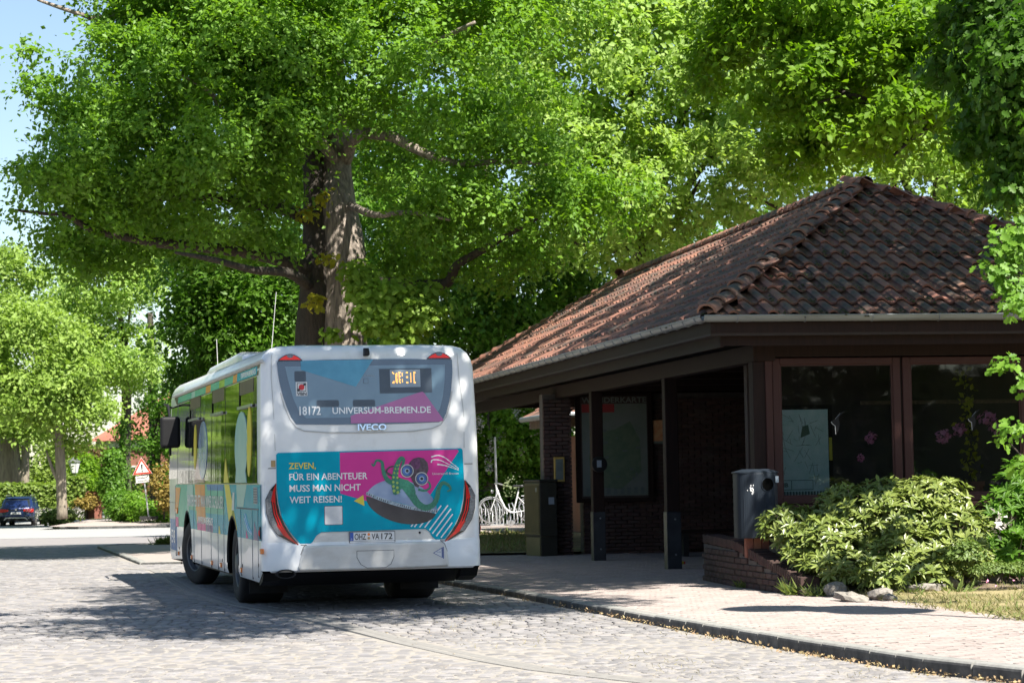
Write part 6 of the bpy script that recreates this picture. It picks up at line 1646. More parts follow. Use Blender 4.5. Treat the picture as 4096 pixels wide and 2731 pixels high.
for i, (x, y, h, w) in enumerate([(-16, -26, 9, 5), (-5, -30, 10, 5.5), (6, -27, 10, 5.5), (17, -24, 11, 5.5), (28, -14, 11, 6), (-27, -16, 10, 5)]):
    off_tree(x, y, h, w, 'tree behind the viewer, ' + ['second from the left', 'third from the left', 'just right of the middle', 'right of the middle', 'at the far right', 'at the far left'][i], 'yew_leaf')

# unseen leaf mass added beyond the left edge to block sky in the bus windows
P = []
for i in range(16000):
    y = RNG.uniform(58, 280); x = -.245 * y - 6 - RNG.uniform(0, 14) ; P.append((x, y, RNG.uniform(0, 1) ** .8 * (12 + 3 * noise.noise(Vector((x * .1, y * .1, 0))))))
leaves('far_wood', np.array(P), .95, M_['dark_leaf'], None, spread=1.2, up=.3)
# ------------------------------------------------------------------ planter, shrubs, lawn
# low brick wall round the bed
pw = empty('planter_wall', (2.75, 30.0, .12), 0, 'low brown brick planter wall with a coping of bricks on edge', 'wall')
PO = Vector((2.75, 30.0, .12))
wall_line = [(2.62, 31.55), (2.86, 29.75), (3.40, 27.35)]
ztop = [.735, .70, .33]
def wl_at(t):
    L0 = math.dist(wall_line[0], wall_line[1]); L1 = math.dist(wall_line[1], wall_line[2]); d_ = t * (L0 + L1)
    k, u = (0, d_ / L0) if d_ < L0 else (1, (d_ - L0) / L1)
    a, b_ = wall_line[k], wall_line[k + 1]
    return (a[0] + (b_[0] - a[0]) * u, a[1] + (b_[1] - a[1]) * u, ztop[k] + (ztop[k + 1] - ztop[k]) * u, math.atan2(b_[1] - a[1], b_[0] - a[0]))
LT = math.dist(wall_line[0], wall_line[1]) + math.dist(wall_line[1], wall_line[2])
core = MB(); n = 16
for i in range(n):
    t = (i + .5) / n; x, y, z, a = wl_at(t)
    core.box((x - PO.x, y - PO.y, (z - .12) / 2 - .06), (LT / n + .005, .21, z - .12 - .12), 0, Matrix.Rotation(a, 3, 'Z'))
core.build('wall_core', M_['mortar'], pw)
WB = []
for k in range(6):
    b = MB().box((0, 0, 0), (.225, .11, .062), 0, None, k / 6.); me = b.mesh('brick')
    bm = bmesh.new(); bm.from_mesh(me); bmesh.ops.bevel(bm, geom=bm.edges[:], offset=.006, segments=1, affect='EDGES'); bm.to_mesh(me); bm.free()
    me.materials.append(M_['brick']); WB.append(me)
for c_ in range(8):
    zc = .12 + .005 + c_ * .075 + .031
    k = 0; s_ = (.12 if c_ % 2 else 0)
    while s_ < LT:
        x, y, z, a = wl_at(min(1, (s_ + .11) / LT))
        if zc + .03 < z - .115:
            for off in (.075,):
                nx, ny = -math.sin(a), math.cos(a)
                # the road-side face lies on the right of the line running towards the viewer
                o = link('brick', WB[random.randrange(6)], pw, (x - nx * off - PO.x, y - ny * off - PO.y, zc - PO.z), (random.uniform(-.02, .02), random.uniform(-.015, .015), a + random.uniform(-.02, .02)))
        s_ += .237
        k += 1
s_ = .03
while s_ < LT:
    x, y, z, a = wl_at(s_ / LT)
    o = link('coping_brick', WB[random.randrange(6)], pw, (x - PO.x, y - PO.y, z - .055 - PO.z + random.uniform(-.006, .006)), (math.pi / 2 + random.uniform(-.04, .04), 0, a + math.pi / 2 + random.uniform(-.03, .03)))
    o.scale = (1.05, 1.0, 1.0)
    s_ += .077
for c_ in range(7):                                   # the end pier that faces the viewer
    for k in range(1):
        pass
# soil of the bed
def bed_z(x, y): return .16 + .46 * S(27.0, 30.2, y) * S(6.5, 4.0, x)
sheet('planting_bed', [(y, float(np.interp(y, [27.2, 27.35, 29.75, 31.5], [3.55, 3.45, 2.95, 2.72])), 10.5) for y in (27.3, 27.8, 28.4, 29, 29.6, 30.1, 30.6)], bed_z, M_['soil'])
# lawn
lawn = sheet('lawn', [(y, lawn_x(y) - .12, 14) for y in (19.4, 20, 20.5, 21, 21.5, 22, 22.6, 23.5, 24.5, 25.5, 26.3, 27, 27.7)], lambda x, y: .112 + .022 * S(0, .5, x - lawn_x(y)) + .03 * S(25, 28, y) + .012 * noise.noise(Vector((x * 2, y * 2, 0))), M_['turf'])
P, rv = [], []
for i in range(26000):
    y = 19.6 + 8.3 * RNG.uniform() ** .9; x = lawn_x(y) + RNG.uniform(-.12, 4.0)
    if x > .235 * y + .6: continue
    k = noise.noise(Vector((x * 1.1, y * .8, 3)))
    if RNG.uniform() > .45 + k: continue
    P.append((x, y, .125 + .03 * S(25, 28, y)))
P = np.array(P)
leaves('dry_grass', P, .055, M_['grass_dry'], None, shape='blade', spread=.8, adir=(0, 0, 2.2), jit=.6)
P2 = P[RNG.uniform(0, 1, len(P)) < np.array([.10 + .45 * max(0, noise.noise(Vector((p[0] * .7, p[1] * .5, 9))) + .1) for p in P])]
leaves('green_grass', P2, .08, M_['grass_green'], None, shape='blade', spread=.8, adir=(0, 0, 2.2), jit=.5)
# stones edging the bed: each one a rock of its own
def rock_mesh(seed):
    rs = random.Random(seed); bm = bmesh.new(); bmesh.ops.create_icosphere(bm, subdivisions=2, radius=1)
    cuts = [Vector((rs.gauss(0, 1), rs.gauss(0, 1), rs.gauss(0, 1))).normalized() for _ in range(7)]
    for v in bm.verts:
        for c in cuts:
            d_ = v.co.dot(c)
            if d_ > .62: v.co -= c * (d_ - .62)
        v.co *= 1 + .10 * noise.noise(v.co * 1.7 + Vector((seed, 0, 0)))
    me = bpy.data.meshes.new('rock'); bm.to_mesh(me); bm.free(); me.materials.append(M_['rock'])
    return me
ROCKS = [(3345, 2365, .19, .13, .12, 'dark boulder at the end of the brick wall under the shrub'), (3405, 2395, .26, .17, .07, 'flat pale slab in front of the dark boulder'), (3520, 2378, .24, .15, .08, 'pale stone slab in the middle of the bed edge'), (3600, 2350, .24, .16, .13, 'rounded grey stone behind the pale middle slab'), (3690, 2360, .36, .18, .09, 'long low slab right of the middle of the bed edge'), (3790, 2340, .22, .15, .10, 'small tan stone half sunk in the lawn edge'), (3665, 2300, .22, .14, .18, 'upright tan stone under the shrub'), (3830, 2290, .24, .16, .15, 'cracked pale stone below the shrub right of centre'), (3960, 2310, .26, .18, .10, 'low stone before the flowering cushion'), (4070, 2290, .26, .2, .18, 'large rounded stone at the right edge of the bed'), (3460, 2330, .2, .14, .12, 'brown stone tucked under the leaves near the wall'), (3560, 2420, .10, .08, .05, 'small loose stone on the grass edge'), (3395, 2430, .16, .12, .07, 'thin stone lying flat at the pavement edge')]
for i, (px, py, a, b_, c, lab) in enumerate(ROCKS):
    Y_ = 26.0
    while Y_ < 30:
        p = at(px, py, Y_); g_ = bed_z(p.x, Y_) if Y_ > 27.3 else .14
        if p.z < g_ + c * .3: break
        Y_ += .05
    o = link('rock', rock_mesh(i), None, (p.x, p.y, g_ + c * .3), (random.uniform(-.2, .2), random.uniform(-.2, .2), random.uniform(0, 3)))
    o.scale = (a, b_, c); tag(o, lab, 'stone', 'stones edging the planting bed')
# rhododendron: whorls of long leaves on bent stems
def rhodo(name, blobs, n, lab, size=.125, mt='rhodo_leaf', big=300, group=None):
    o = Vector((blobs[0][0].x, blobs[0][0].y, .2))
    e = empty(name, o, 0, lab, 'shrub', group)
    tc, tn = tufts(blobs, n=n, shell=.45, low=.6)
    L_, Nn, Ax = [], [], []
    for c, nn in zip(tc, tn):
        ax = Vector(tuple(nn)) * .8 + Vector((0, -.15, .75)); ax.normalize()
        t1 = ax.orthogonal().normalized(); t2 = ax.cross(t1)
        m = random.randint(6, 10); ph = random.uniform(0, 6)
        for k in range(m):
            a = ph + k * 2 * math.pi / m + random.uniform(-.2, .2)
            out = (t1 * math.cos(a) + t2 * math.sin(a)); lean = random.uniform(.1, .75)
            d_ = (out * (1 - .35 * lean) + ax * lean * .9).normalized(); nr = (ax - out * .5 * lean).normalized()
            L_.append(Vector(tuple(c))); Nn.append(nr); Ax.append(d_)
    T, F = LEAF_T['rhodo']
    N_ = len(L_); V = np.zeros((N_, len(T), 3))
    for i in range(N_):
        d_, nr = Ax[i], Nn[i]; s_ = d_.cross(nr).normalized(); nr = s_.cross(d_)
        z = size * random.uniform(.65, 1.2)
        for j, (tx, ty, tz) in enumerate(T):
            V[i, j] = L_[i] + (s_ * tx * 1.15 + d_ * ty + nr * (tz * .9 - .10 * ty * ty)) * z
    order = np.argsort([p.y for p in L_]); pick = set()
    near = [i for i in order if in_view(L_[i], -10)][:big]; pick = set(near)
    me0 = []
    for k in range(8):
        me = bpy.data.meshes.new('leaf'); me.from_pydata([tuple(t_ * np.array([1.15, 1, .9]) - np.array([0, 0, .10 * t_[1] ** 2])) for t_ in T], [], F); me.materials.append(M_[mt])
        a_ = me.attributes.new('rnd', 'FLOAT', 'FACE'); a_.data.foreach_set('value', [k / 8.] * len(F)); me0.append(me)
    for q, i in enumerate(near):
        d_, nr = Ax[i], Nn[i]; s_ = d_.cross(nr).normalized(); nr = s_.cross(d_); z = size * random.uniform(.7, 1.2); p = L_[i] - o
        M = Matrix(((s_.x * z, d_.x * z, nr.x * z, p.x), (s_.y * z, d_.y * z, nr.y * z, p.y), (s_.z * z, d_.z * z, nr.z * z, p.z), (0, 0, 0, 1)))
        ob = link('leaf', me0[q % 8], e); ob.matrix_local = M
    rest = [i for i in range(N_) if i not in pick]
    VV = V[rest] - np.array(o); k = len(T)
    me = bpy.data.meshes.new('leaf_mass')
    me.from_pydata(VV.reshape(-1, 3).tolist(), [], (np.array(F)[None] + (np.arange(len(rest)) * k)[:, None, None]).reshape(-1, 3).tolist())
    a_ = me.attributes.new('rnd', 'FLOAT', 'FACE'); a_.data.foreach_set('value', np.repeat(RNG.uniform(0, 1, len(rest)), len(F)).astype(np.float32))
    me.materials.append(M_[mt]); ob = link('leaf_mass', me, e); ob['kind'] = 'stuff'
    st = MB()
    for i in range(0, len(tc), 5):
        c = Vector(tuple(tc[i])); r0 = Vector((o.x + (c.x - o.x) * .35, o.y + (c.y - o.y) * .4 + .15, .25)); m_ = r0.lerp(c, .5) + Vector((0, 0, -.12))
        st.tube([r0 - o, m_ - o, c - o], [.014, .011, .006], 5)
    so = st.build('stem', M_['bark_pale'], e, smooth=True); 
    return e
def Bz(px, py, Y, rx, ry, rz): return (Vector(A(px, py, Y)), (rx, ry, rz))
rhodo('rhododendron', [Bz(3560, 2080, 28.2, .75, .5, .36), Bz(3320, 2160, 27.9, .42, .4, .26), Bz(3160, 2110, 28.6, .36, .35, .26), Bz(3380, 2270, 27.5, .48, .35, .22), Bz(3650, 2230, 27.7, .62, .42, .32), Bz(3560, 2290, 27.3, .45, .3, .18), Bz(3820, 2130, 28.0, .42, .4, .34), Bz(3860, 2240, 27.7, .36, .3, .22), Bz(3380, 2020, 28.6, .35, .4, .24), Bz(3730, 1990, 28.4, .45, .4, .24), Bz(3210, 2220, 27.9, .22, .25, .14), Bz(3560, 1985, 28.8, .4, .4, .2), Bz(3700, 2290, 27.4, .36, .25, .16)],
      2100, 'large sunlit rhododendron with long pale green leaves spilling over the planter wall')
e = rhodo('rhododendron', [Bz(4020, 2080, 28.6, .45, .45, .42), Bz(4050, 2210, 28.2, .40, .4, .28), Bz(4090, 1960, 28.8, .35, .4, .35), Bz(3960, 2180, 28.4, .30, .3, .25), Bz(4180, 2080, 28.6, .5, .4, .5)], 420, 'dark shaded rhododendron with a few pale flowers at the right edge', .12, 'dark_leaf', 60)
for px, py in ((3995, 2055), (4020, 2075), (3985, 2110), (4005, 2128)):
    p = Vector(A(px, py, 27.8)) - e.location; d_ = RNG.normal(0, .05, (9, 3))
    leaves('blossom', d_ + np.array(p), .07, M_['blossom_white'], e, spread=1)
# cushion plants with magenta flowers, weeds by the wall
def cushion(name, px, py, Y, r_, rz, mt, lab, n=900, size=.03, cat='plant'):
    c = Vector(A(px, py, Y)); e = empty(name, (c.x, c.y, .15), 0, lab, cat)
    d_ = RNG.normal(0, 1, (n, 3)); d_ /= np.linalg.norm(d_, axis=1, keepdims=True); d_[:, 2] = abs(d_[:, 2])
    P = d_ * np.array([r_, r_ * .7, rz]) * RNG.uniform(.7, 1.05, (n, 1)) + np.array([0, 0, c.z - .15 - rz * .4])
    leaves('foliage', P, size, M_[mt], e, nrm=d_, spread=.5)
    return e
e = cushion('sedum_cushion', 3985, 2270, 27.1, .32, .13, 'ground_leaf', 'pale green cushion plant with magenta flowers on the stones')
leaves('blossom', np.array([(-.15, -.2, .12), (-.05, -.22, .08), (-.14, -.2, .11), (.14, -.2, .13)]), .035, M_['blossom_pink'], e, nrm=np.tile([0, -1., 0], (4, 1)), spread=.2, up=0)
cushion('sedum_cushion', 4085, 2262, 27.3, .14, .10, 'ground_leaf', 'smaller green cushion plant at the right edge of the bed', 400)
cushion('spurge', 3860, 2200, 27.25, .24, .22, 'ground_leaf', 'light yellow-green leafy plant beside the rhododendron', 500, .05)
def weed(px, py, Y, h, lab, n=60):
    c = Vector(A(px, py, Y)); e = empty('weed_tuft', (c.x, c.y, .13), 0, lab, 'weed', 'weeds by the planter wall')
    P = RNG.normal(0, .06, (n, 3)); P[:, 2] = 0
    leaves('blades', P, h, M_['grass_green'], e, shape='blade', spread=.6, adir=(0, 0, 2.6))
weed(3190, 2350, 27.5, .20, 'tall weed growing at the lower end of the brick planter wall', 90)
weed(3270, 2385, 27.1, .14, 'grass tuft where the brick wall meets the stones')
weed(2985, 2338, 29.3, .12, 'small weed at the foot of the brick planter wall')
weed(3640, 2330, 27.1, .16, 'grass tuft between the stones under the rhododendron')
weed(3830, 2300, 27.0, .17, 'grass tuft beside the cracked pale stone')
# litter bin on its post
bp0 = Vector(A(3030, 2150, 29.25)); 
bn = empty('litter_bin', (bp0.x, bp0.y, .55), R(9.7), 'dark grey half-round litter bin on a post above the planter wall', 'bin')
zb_, zt_ = bp0.z - .55, bp0.z - .55 + .80
def halfround(r_, dpt, n=20): return [(-r_, dpt)] + [(-r_ * math.cos(math.pi * k / n), -dpt * .0 - .20 * math.sin(math.pi * k / n) ** .8) for k in range(n + 1)] + [(r_, dpt)]
hr = halfround(.262, .14)
MB().prism(hr, 'z', zb_, zt_).build('shell', M_['bin_steel'], bn, bevel=.006)
hr2 = halfround(.278, .15)
lid = MB(); n = len(hr2)
lid.add([(x, y, zt_) for x, y in hr2] + [(x, y, zt_ + .016) for x, y in hr2] + [(x * .55, y * .55, zt_ + .052) for x, y in hr2], [(i, (i + 1) % n, n + (i + 1) % n, n + i) for i in range(n)] + [(n + i, n + (i + 1) % n, 2 * n + (i + 1) % n, 2 * n + i) for i in range(n)] + [list(range(2 * n, 3 * n))])
lid.build('lid', M_['bin_steel'], bn, smooth=True)
hx, hz_ = .09, zt_ - .14
yh = -.20 * (1 - (hx / .262) ** 2) ** .4
tilt_ = Matrix.Rotation(R(10), 4, 'Z')
MB().lathe([(.078, -.012), (.086, -.012), (.086, .02), (.078, .02)], 28, ax='y').build('opening_rim', M_['bin_steel'], bn, smooth=True, loc=(hx, yh + .004, hz_), rot=(0, 0, R(10)))
MB().lathe([(0, -.006), (.079, -.006), (.079, .02)], 28, ax='y').build('opening', M_['void'], bn, loc=(hx, yh + .004, hz_), rot=(0, 0, R(10)))
for k in range(4): bx('rib', (-.20 + k * .13 - .003, -.20 * (1 - ((-.20 + k * .13) / .262) ** 2) ** .4 - .004, zb_ + .02), (-.20 + k * .13 + .003, 0, zt_ - .27), M_['bin_steel'], bn)
st = MB()
for k in range(26):
    x0, z0 = -.115 + random.gauss(0, .016), zt_ - .20 + random.gauss(0, .022); y0 = -.20 * (1 - (x0 / .262) ** 2) ** .4
    st.span((x0, y0 - .004, z0), (x0 + random.uniform(.006, .016), y0 + .004, z0 + random.uniform(.006, .018)))
st.build('torn_sticker', M_['sticker_white'], bn)
bx('label', (.205, -.155, zt_ - .12), (.245, -.10, zt_ - .04), M_['display_grey'], bn)
bx('post', (-.06, .02, -.45), (.06, .12, zb_ + .02), M_['galv'], bn)
for k in range(3): bx('block', (-.16 + k * .10, -.06, -.05), (-.07 + k * .10, .04, zb_), M_['brick_red'], bn)
# cable cabinet by the pier
cb_ = Vector((.62, 43.35, pz(.6, 43.3)))
cc = empty('cable_cabinet', cb_, R(21), 'olive ribbed cable cabinet standing in front of the brick pier', 'cabinet')
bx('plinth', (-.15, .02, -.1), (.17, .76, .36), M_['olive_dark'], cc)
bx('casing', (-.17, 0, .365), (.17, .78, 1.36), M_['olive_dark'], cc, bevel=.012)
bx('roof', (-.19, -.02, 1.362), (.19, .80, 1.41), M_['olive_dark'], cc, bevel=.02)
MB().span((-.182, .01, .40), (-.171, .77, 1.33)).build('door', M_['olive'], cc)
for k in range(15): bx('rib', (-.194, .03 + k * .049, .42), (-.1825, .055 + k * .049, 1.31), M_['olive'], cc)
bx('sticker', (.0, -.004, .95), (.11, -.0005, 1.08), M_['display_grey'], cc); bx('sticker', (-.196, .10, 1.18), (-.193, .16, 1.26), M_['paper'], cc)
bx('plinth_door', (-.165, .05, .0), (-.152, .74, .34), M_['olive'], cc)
# made-up pole with discs, added unseen at the right to cast its shadow
lp = empty('street_lamp', (5.75, 21.2, .12), 0, 'slim street lamp with three round flat shades outside the right edge', 'street lamp')
MB().tube([(0, 0, 0), (0, 0, 6.3)], .045, 10).build('pole', M_['galv'], lp)
for dx, dy, dz in ((-.25, .0, 6.2), (.15, .12, 5.55), (.2, .0, 4.95)):
    MB().lathe([(0, .03), (.55, .0), (.56, -.02), (0, -.02)], 32).build('shade', M_['black_plastic'], lp, smooth=True, loc=(dx, dy, dz))
    MB().tube([(0, 0, dz - .1), (dx, dy, dz)], .02, 6).build('bracket', M_['galv'], lp)
# ------------------------------------------------------------------ far things: lawn and racks behind the shelter, the street at the left
P = []
for i in range(5200):
    px, py = RNG.uniform(1850, 2240), RNG.uniform(2095, 2200)
    Y = 1.47 * FPX / (py - 1892)
    q = at(px, py, Y); P.append((q.x, q.y, .1))
P = np.array(P)
sheet('grass_verge', [(y, -4, 9) for y in (44.3, 47, 50, 54, 58, 60.2)], lambda x, y: pz(x, y) * 0 + .095 + gz(x, y), M_['turf'])
leaves('verge_grass', P[P[:, 1] < 59], .11, M_['grass_dry'], None, shape='blade', spread=.8, adir=(0, 0, 2.2), jit=.5)
leaves('verge_grass_green', P[P[:, 1] < 59][::3], .14, M_['grass_green'], None, shape='blade', spread=.8, adir=(0, 0, 2.2), jit=.5)
sheet('rear_path', [(y, -6, 12) for y in (60.2, 63, 66.5, 70)], lambda x, y: .10, M_['paver'])
# clipped hedge behind the bicycles
def hedge(name, x0, x1, y, z0, z1, dpt, lab, mt='hedge_leaf', n=2500, size=.10, ang=0.0, group=None):
    e = empty(name, ((x0 + x1) / 2, y, z0), ang, lab, 'hedge', group)
    L_ = (x1 - x0) / 2
    bx('hedge_core', (-L_ + .12, -dpt / 2 + .12, 0), (L_ - .12, dpt / 2 - .12, z1 - z0 - .12), M_['void'] if mt == 'dark_leaf' else M_['turf_far'], e)
    f = RNG.uniform(0, 1, n); P = np.zeros((n, 3)); Nn = np.zeros((n, 3))
    P[:, 0] = RNG.uniform(-L_, L_, n)
    top = f < .4
    P[top, 1] = RNG.uniform(-dpt / 2, dpt / 2, top.sum()); P[top, 2] = z1 - z0 + RNG.normal(0, .06, top.sum()); Nn[top, 2] = 1
    P[~top, 1] = -dpt / 2 + RNG.normal(0, .07, (~top).sum()); P[~top, 2] = RNG.uniform(0, z1 - z0, (~top).sum()); Nn[~top, 1] = -1
    leaves('foliage', P, size, M_[mt], e, nrm=Nn, spread=.6)
    return e
hedge('hedge', -3, 4, 71.5, .1, 1.0, 1.2, 'low dark clipped hedge behind the white bicycle', 'dark_leaf', 3200, .11)
hedge('hedge', -45, 60, -38, 0, 6, 2, 'tall dark yew hedge far behind the viewer', 'yew_leaf', 5000, .9)  # unseen hedge added to block bright sky in the shelter panes
# bicycle rack with looped holders and the bicycles
RKY = 66.0
rk = empty('bicycle_rack', (0.2, RKY, .11), R(4), 'long galvanised bicycle rack with a row of looped wheel holders', 'bicycle rack')
bx('base_rail', (-2.2, -.30, .03), (2.2, -.26, .07), M_['galv'], rk); bx('base_rail', (-2.2, .30, .03), (2.2, .34, .07), M_['galv'], rk)
for k in range(22):
    x = -2.1 + k * .20; h = .62 if k % 2 else .48
    pts = [(x - .05, -.28, .07), (x - .05, -.26, h * .5), (x - .06, -.16, h * .82), (x - .08, .02, h), (x + .02, .05, h + .03), (x + .06, -.16, h * .84), (x + .05, -.26, h * .5), (x + .05, -.28, .07)]
    MB().tube(pts, .016, 6).tube([(x, -.1, h * .8), (x - .1, .3, .08)], .013, 5).build('holder', M_['galv'], rk, smooth=True)
def bicycle(loc, rz, frame_m, lab, step=True):
    e = empty('bicycle', loc, rz, lab, 'bicycle', 'bicycles at the rack')
    for x in (-.55, .55):
        w = empty('wheel', (x, 0, .35)); w.parent = e
        MB().lathe([(.318, -.018), (.345, -.016), (.352, 0), (.345, .016), (.318, .018)], 36, ax='y').build('tyre', M_['rubber' if not step else 'bike_silver'], w, smooth=True)
        sp_ = MB()
        for k in range(18):
            a = k * 2 * math.pi / 18; sp_.tube([(.02 * math.cos(a), .02 * (-1) ** k, .02 * math.sin(a)), (.32 * math.cos(a + .1), 0, .32 * math.sin(a + .1))], .0035, 4)
        sp_.lathe([(0, -.045), (.022, -.04), (.022, .04), (0, .045)], 10, ax='y').build('spokes', M_['bike_silver'], w)
        MB().lathe([(.375, -.03), (.385, 0), (.375, .03)], 18, ax='y', a0=R(-60) if x > 0 else R(-100), a1=R(70) if x > 0 else R(110)).build('mudguard', frame_m, w, smooth=True)
    f = MB()
    if step: f.tube([(-.36, 0, .92), (-.30, 0, .72), (-.16, 0, .42), (-.02, 0, .30), (.12, 0, .28)], .028, 8)
    else: f.tube([(-.36, 0, .86), (.16, 0, .78)], .02, 8).tube([(-.33, 0, .74), (.08, 0, .29)], .022, 8)
    f.tube([(.08, 0, .29), (.22, 0, .86)], .022, 8).tube([(.08, 0, .29), (.55, .05, .35)], .014, 6).tube([(.08, 0, .29), (.55, -.05, .35)], .014, 6).tube([(.2, 0, .72), (.55, .05, .35)], .012, 6).tube([(.2, 0, .72), (.55, -.05, .35)], .012, 6)
    f.tube([(-.38, 0, .98), (-.36, 0, .80)], .026, 8)
    f.build('frame', frame_m, e, smooth=True)
    fk = MB().tube([(-.37, .05, .82), (-.50, .055, .5), (-.55, .055, .35)], .013, 6).tube([(-.37, -.05, .82), (-.50, -.055, .5), (-.55, -.055, .35)], .013, 6).tube([(-.37, 0, .8), (-.40, 0, 1.06)], .016, 6)
    fk.build('fork', frame_m, e, smooth=True)
    MB().tube([(-.22, .30, 1.06), (-.32, .29, 1.09), (-.42, .16, 1.10), (-.43, 0, 1.08), (-.42, -.16, 1.10), (-.32, -.29, 1.09), (-.22, -.30, 1.06)], .013, 6).build('handlebar', M_['bike_silver'], e, smooth=True)
    MB().tube([(.20, 0, .8), (.245, 0, .98)], .015, 6).build('seat_post', M_['bike_silver'], e)
    MB().prism([(.06, 0), (.14, .035), (.30, .085), (.36, .07), (.37, 0), (.36, -.07), (.30, -.085), (.14, -.035)], 'z', .985, 1.045).build('saddle', M_['saddle'], e, bevel=.02)
    rkk = MB()
    for s_ in (-.06, .06): rkk.tube([(.30, s_, .74), (.80, s_, .76)], .010, 5).tube([(.72, s_, .76), (.56, s_ * 1.2, .36)], .007, 5)
    for x in (.36, .5, .64, .78): rkk.tube([(x, -.06, .75), (x, .06, .75)], .008, 5)
    rkk.build('carrier', frame_m, e)
    MB().lathe([(0, -.02), (.08, -.018), (.09, 0), (.08, .018), (0, .02)], 20, ax='y').tube([(.08, -.06, .29), (.08, -.16, .20)], .01, 5).build('crank', M_['bike_silver'], e, loc=(0, 0, 0)).location = (.0, 0, .0)
    MB().lathe([(0, -.05), (.045, -.03), (.045, .02), (0, .03)], 12, ax='x').build('headlight', M_['bike_silver'], e, smooth=True, loc=(-.50, 0, .88))
    return e
bicycle((-.12, 65.2, .22), R(3), M_['bike_white'], 'white step-through bicycle parked at the rack behind the bus')
bicycle((1.10, 66.3, .20), R(25), M_['bike_silver'], 'silver bicycle half hidden by the olive cabinet', False)
# sign pole in front of the chestnut, second pavilion roof
sp = empty('sign_post', (-.52, 68.5, .1), 0, 'thin grey steel post between the bicycles and the chestnut trunk', 'post')
MB().tube([(0, 0, 0), (-.03, 0, 2.55)], .032, 8).build('pole', M_['galv'], sp)
pv = empty('pavilion', (2.35, 58.0, -.05), KPSI, 'second small pavilion with a tiled roof and gutter behind the brick pier', 'pavilion')
bx('wall', (-.6, .3, 0), (4, 4, 2.55), M_['far_brick'], pv)
pvr = MB().add([(-1.25, -.3, 3.05), (5, -.3, 3.05), (5, 5, 3.05), (-1.25, 5, 3.05), (.9, 2.2, 4.3), (4, 2.2, 4.3)], [(0, 1, 5, 4), (1, 2, 5), (2, 3, 4, 5), (3, 0, 4)]).build('roof', M_['tile'], pv)
tr_ = []
PO_ = Vector((-1.25, -.3, 3.05))
for M in lay(PO_, (1, 0, 0), (0, 2.5, 1.25), 3.2, 1.2, lambda t: t * .9, lambda t: 3.2, 3): tr_.append(M)
for i, M in enumerate(tr_):
    o = link('tile', TMESH[i % 12], pvr); o.matrix_local = M
for M in lay((-1.25, 4.9, 3.05), (0, -1, 0), (2.15, 0, 1.25), 5.2, 1.2, lambda t: 0, lambda t: 5.2 - t, 3):
    o = link('tile', TMESH[random.randrange(12)], pvr); o.matrix_local = M
MB().tube([(-1.35, -.38, 3.05), (4, -.38, 3.05)], .07, 10).build('gutter', M_['zinc'], pv)
MB().tube([(-1.32, -.38, 3.05), (-1.32, 5, 3.05)], .07, 10).build('gutter', M_['zinc'], pv)
bx('fascia', (-1.0, -.1, 2.75), (4, .0, 3.0), M_['timber_grey'], pv); bx('fascia', (-1.1, -.1, 2.80), (-1.0, 5, 3.0), M_['timber_grey'], pv)

# ---- warning sign
g0 = Vector(A(596, 2072, 112))
sg = empty('warning_sign', g0, 0, 'leaning red and white triangular danger sign with an exclamation mark by the far kerb', 'traffic sign')
MB().tube([(0, 0, -.1), (-.22, 0, 1.90), (-.32, 0, 2.75)], .035, 8).build('pole', M_['galv'], sg)
def tri(s_, cx, cz): return [(cx + s_ * math.cos(R(a)), cz + s_ * math.sin(R(a))) for a in (-30, 90, 210)]
rot_ = lambda pl, a, cx, cz: [((x - cx) * math.cos(a) - (z - cz) * math.sin(a) + cx, (x - cx) * math.sin(a) + (z - cz) * math.cos(a) + cz) for x, z in pl]
cx, cz, ta = -.30, 2.36, R(4)
p = MB().prism(rot_(tri(.545, cx, cz), ta, cx, cz), 'y', -.06, -.045).build('plate', M_['sign_white'], sg)
MB().prism(rot_(tri(.52, cx, cz), ta, cx, cz), 'y', -.0605, -.066).build('red_border', M_['sign_red'], sg)
MB().prism(rot_(tri(.36, cx, cz), ta, cx, cz), 'y', -.0665, -.072).build('white_field', M_['sign_white'], sg)
MB().prism(rot_([(cx - .022, cz - .05), (cx + .022, cz - .05), (cx + .045, cz + .20), (cx - .045, cz + .20)], ta, cx, cz), 'y', -.0725, -.078).prism(rot_(arc(cx, cz - .115, .038, .038, 0, 330, 11), ta, cx, cz), 'y', -.0725, -.078).build('exclamation_mark', M_['plate_ink'], sg)
q = MB().prism(rot_([(-.62, 1.68), (.06, 1.68), (.06, 2.04), (-.62, 2.04)], R(6), -.28, 1.86), 'y', -.06, -.045).build('lower_plate', M_['plate_ink'], sg)
MB().prism(rot_([(-.60, 1.70), (.04, 1.70), (.04, 2.02), (-.60, 2.02)], R(6), -.28, 1.86), 'y', -.0605, -.066).build('lower_face', M_['sign_white'], sg)
ca, sa = math.cos(R(6)), math.sin(R(6))
text('lettering', 'Straßen-', M_['plate_ink'], sg, frame((-.535, -.068, 1.865), (ca, 0, sa), (-sa, 0, ca)), .085, .46, bold=.02)
text('lettering', 'schäden', M_['plate_ink'], sg, frame((-.505, -.068, 1.73), (ca, 0, sa), (-sa, 0, ca)), .085, .44, bold=.02)
bx('foot', (-.4, -.3, -.05), (.4, .3, .10), M_['rubber'], sg)
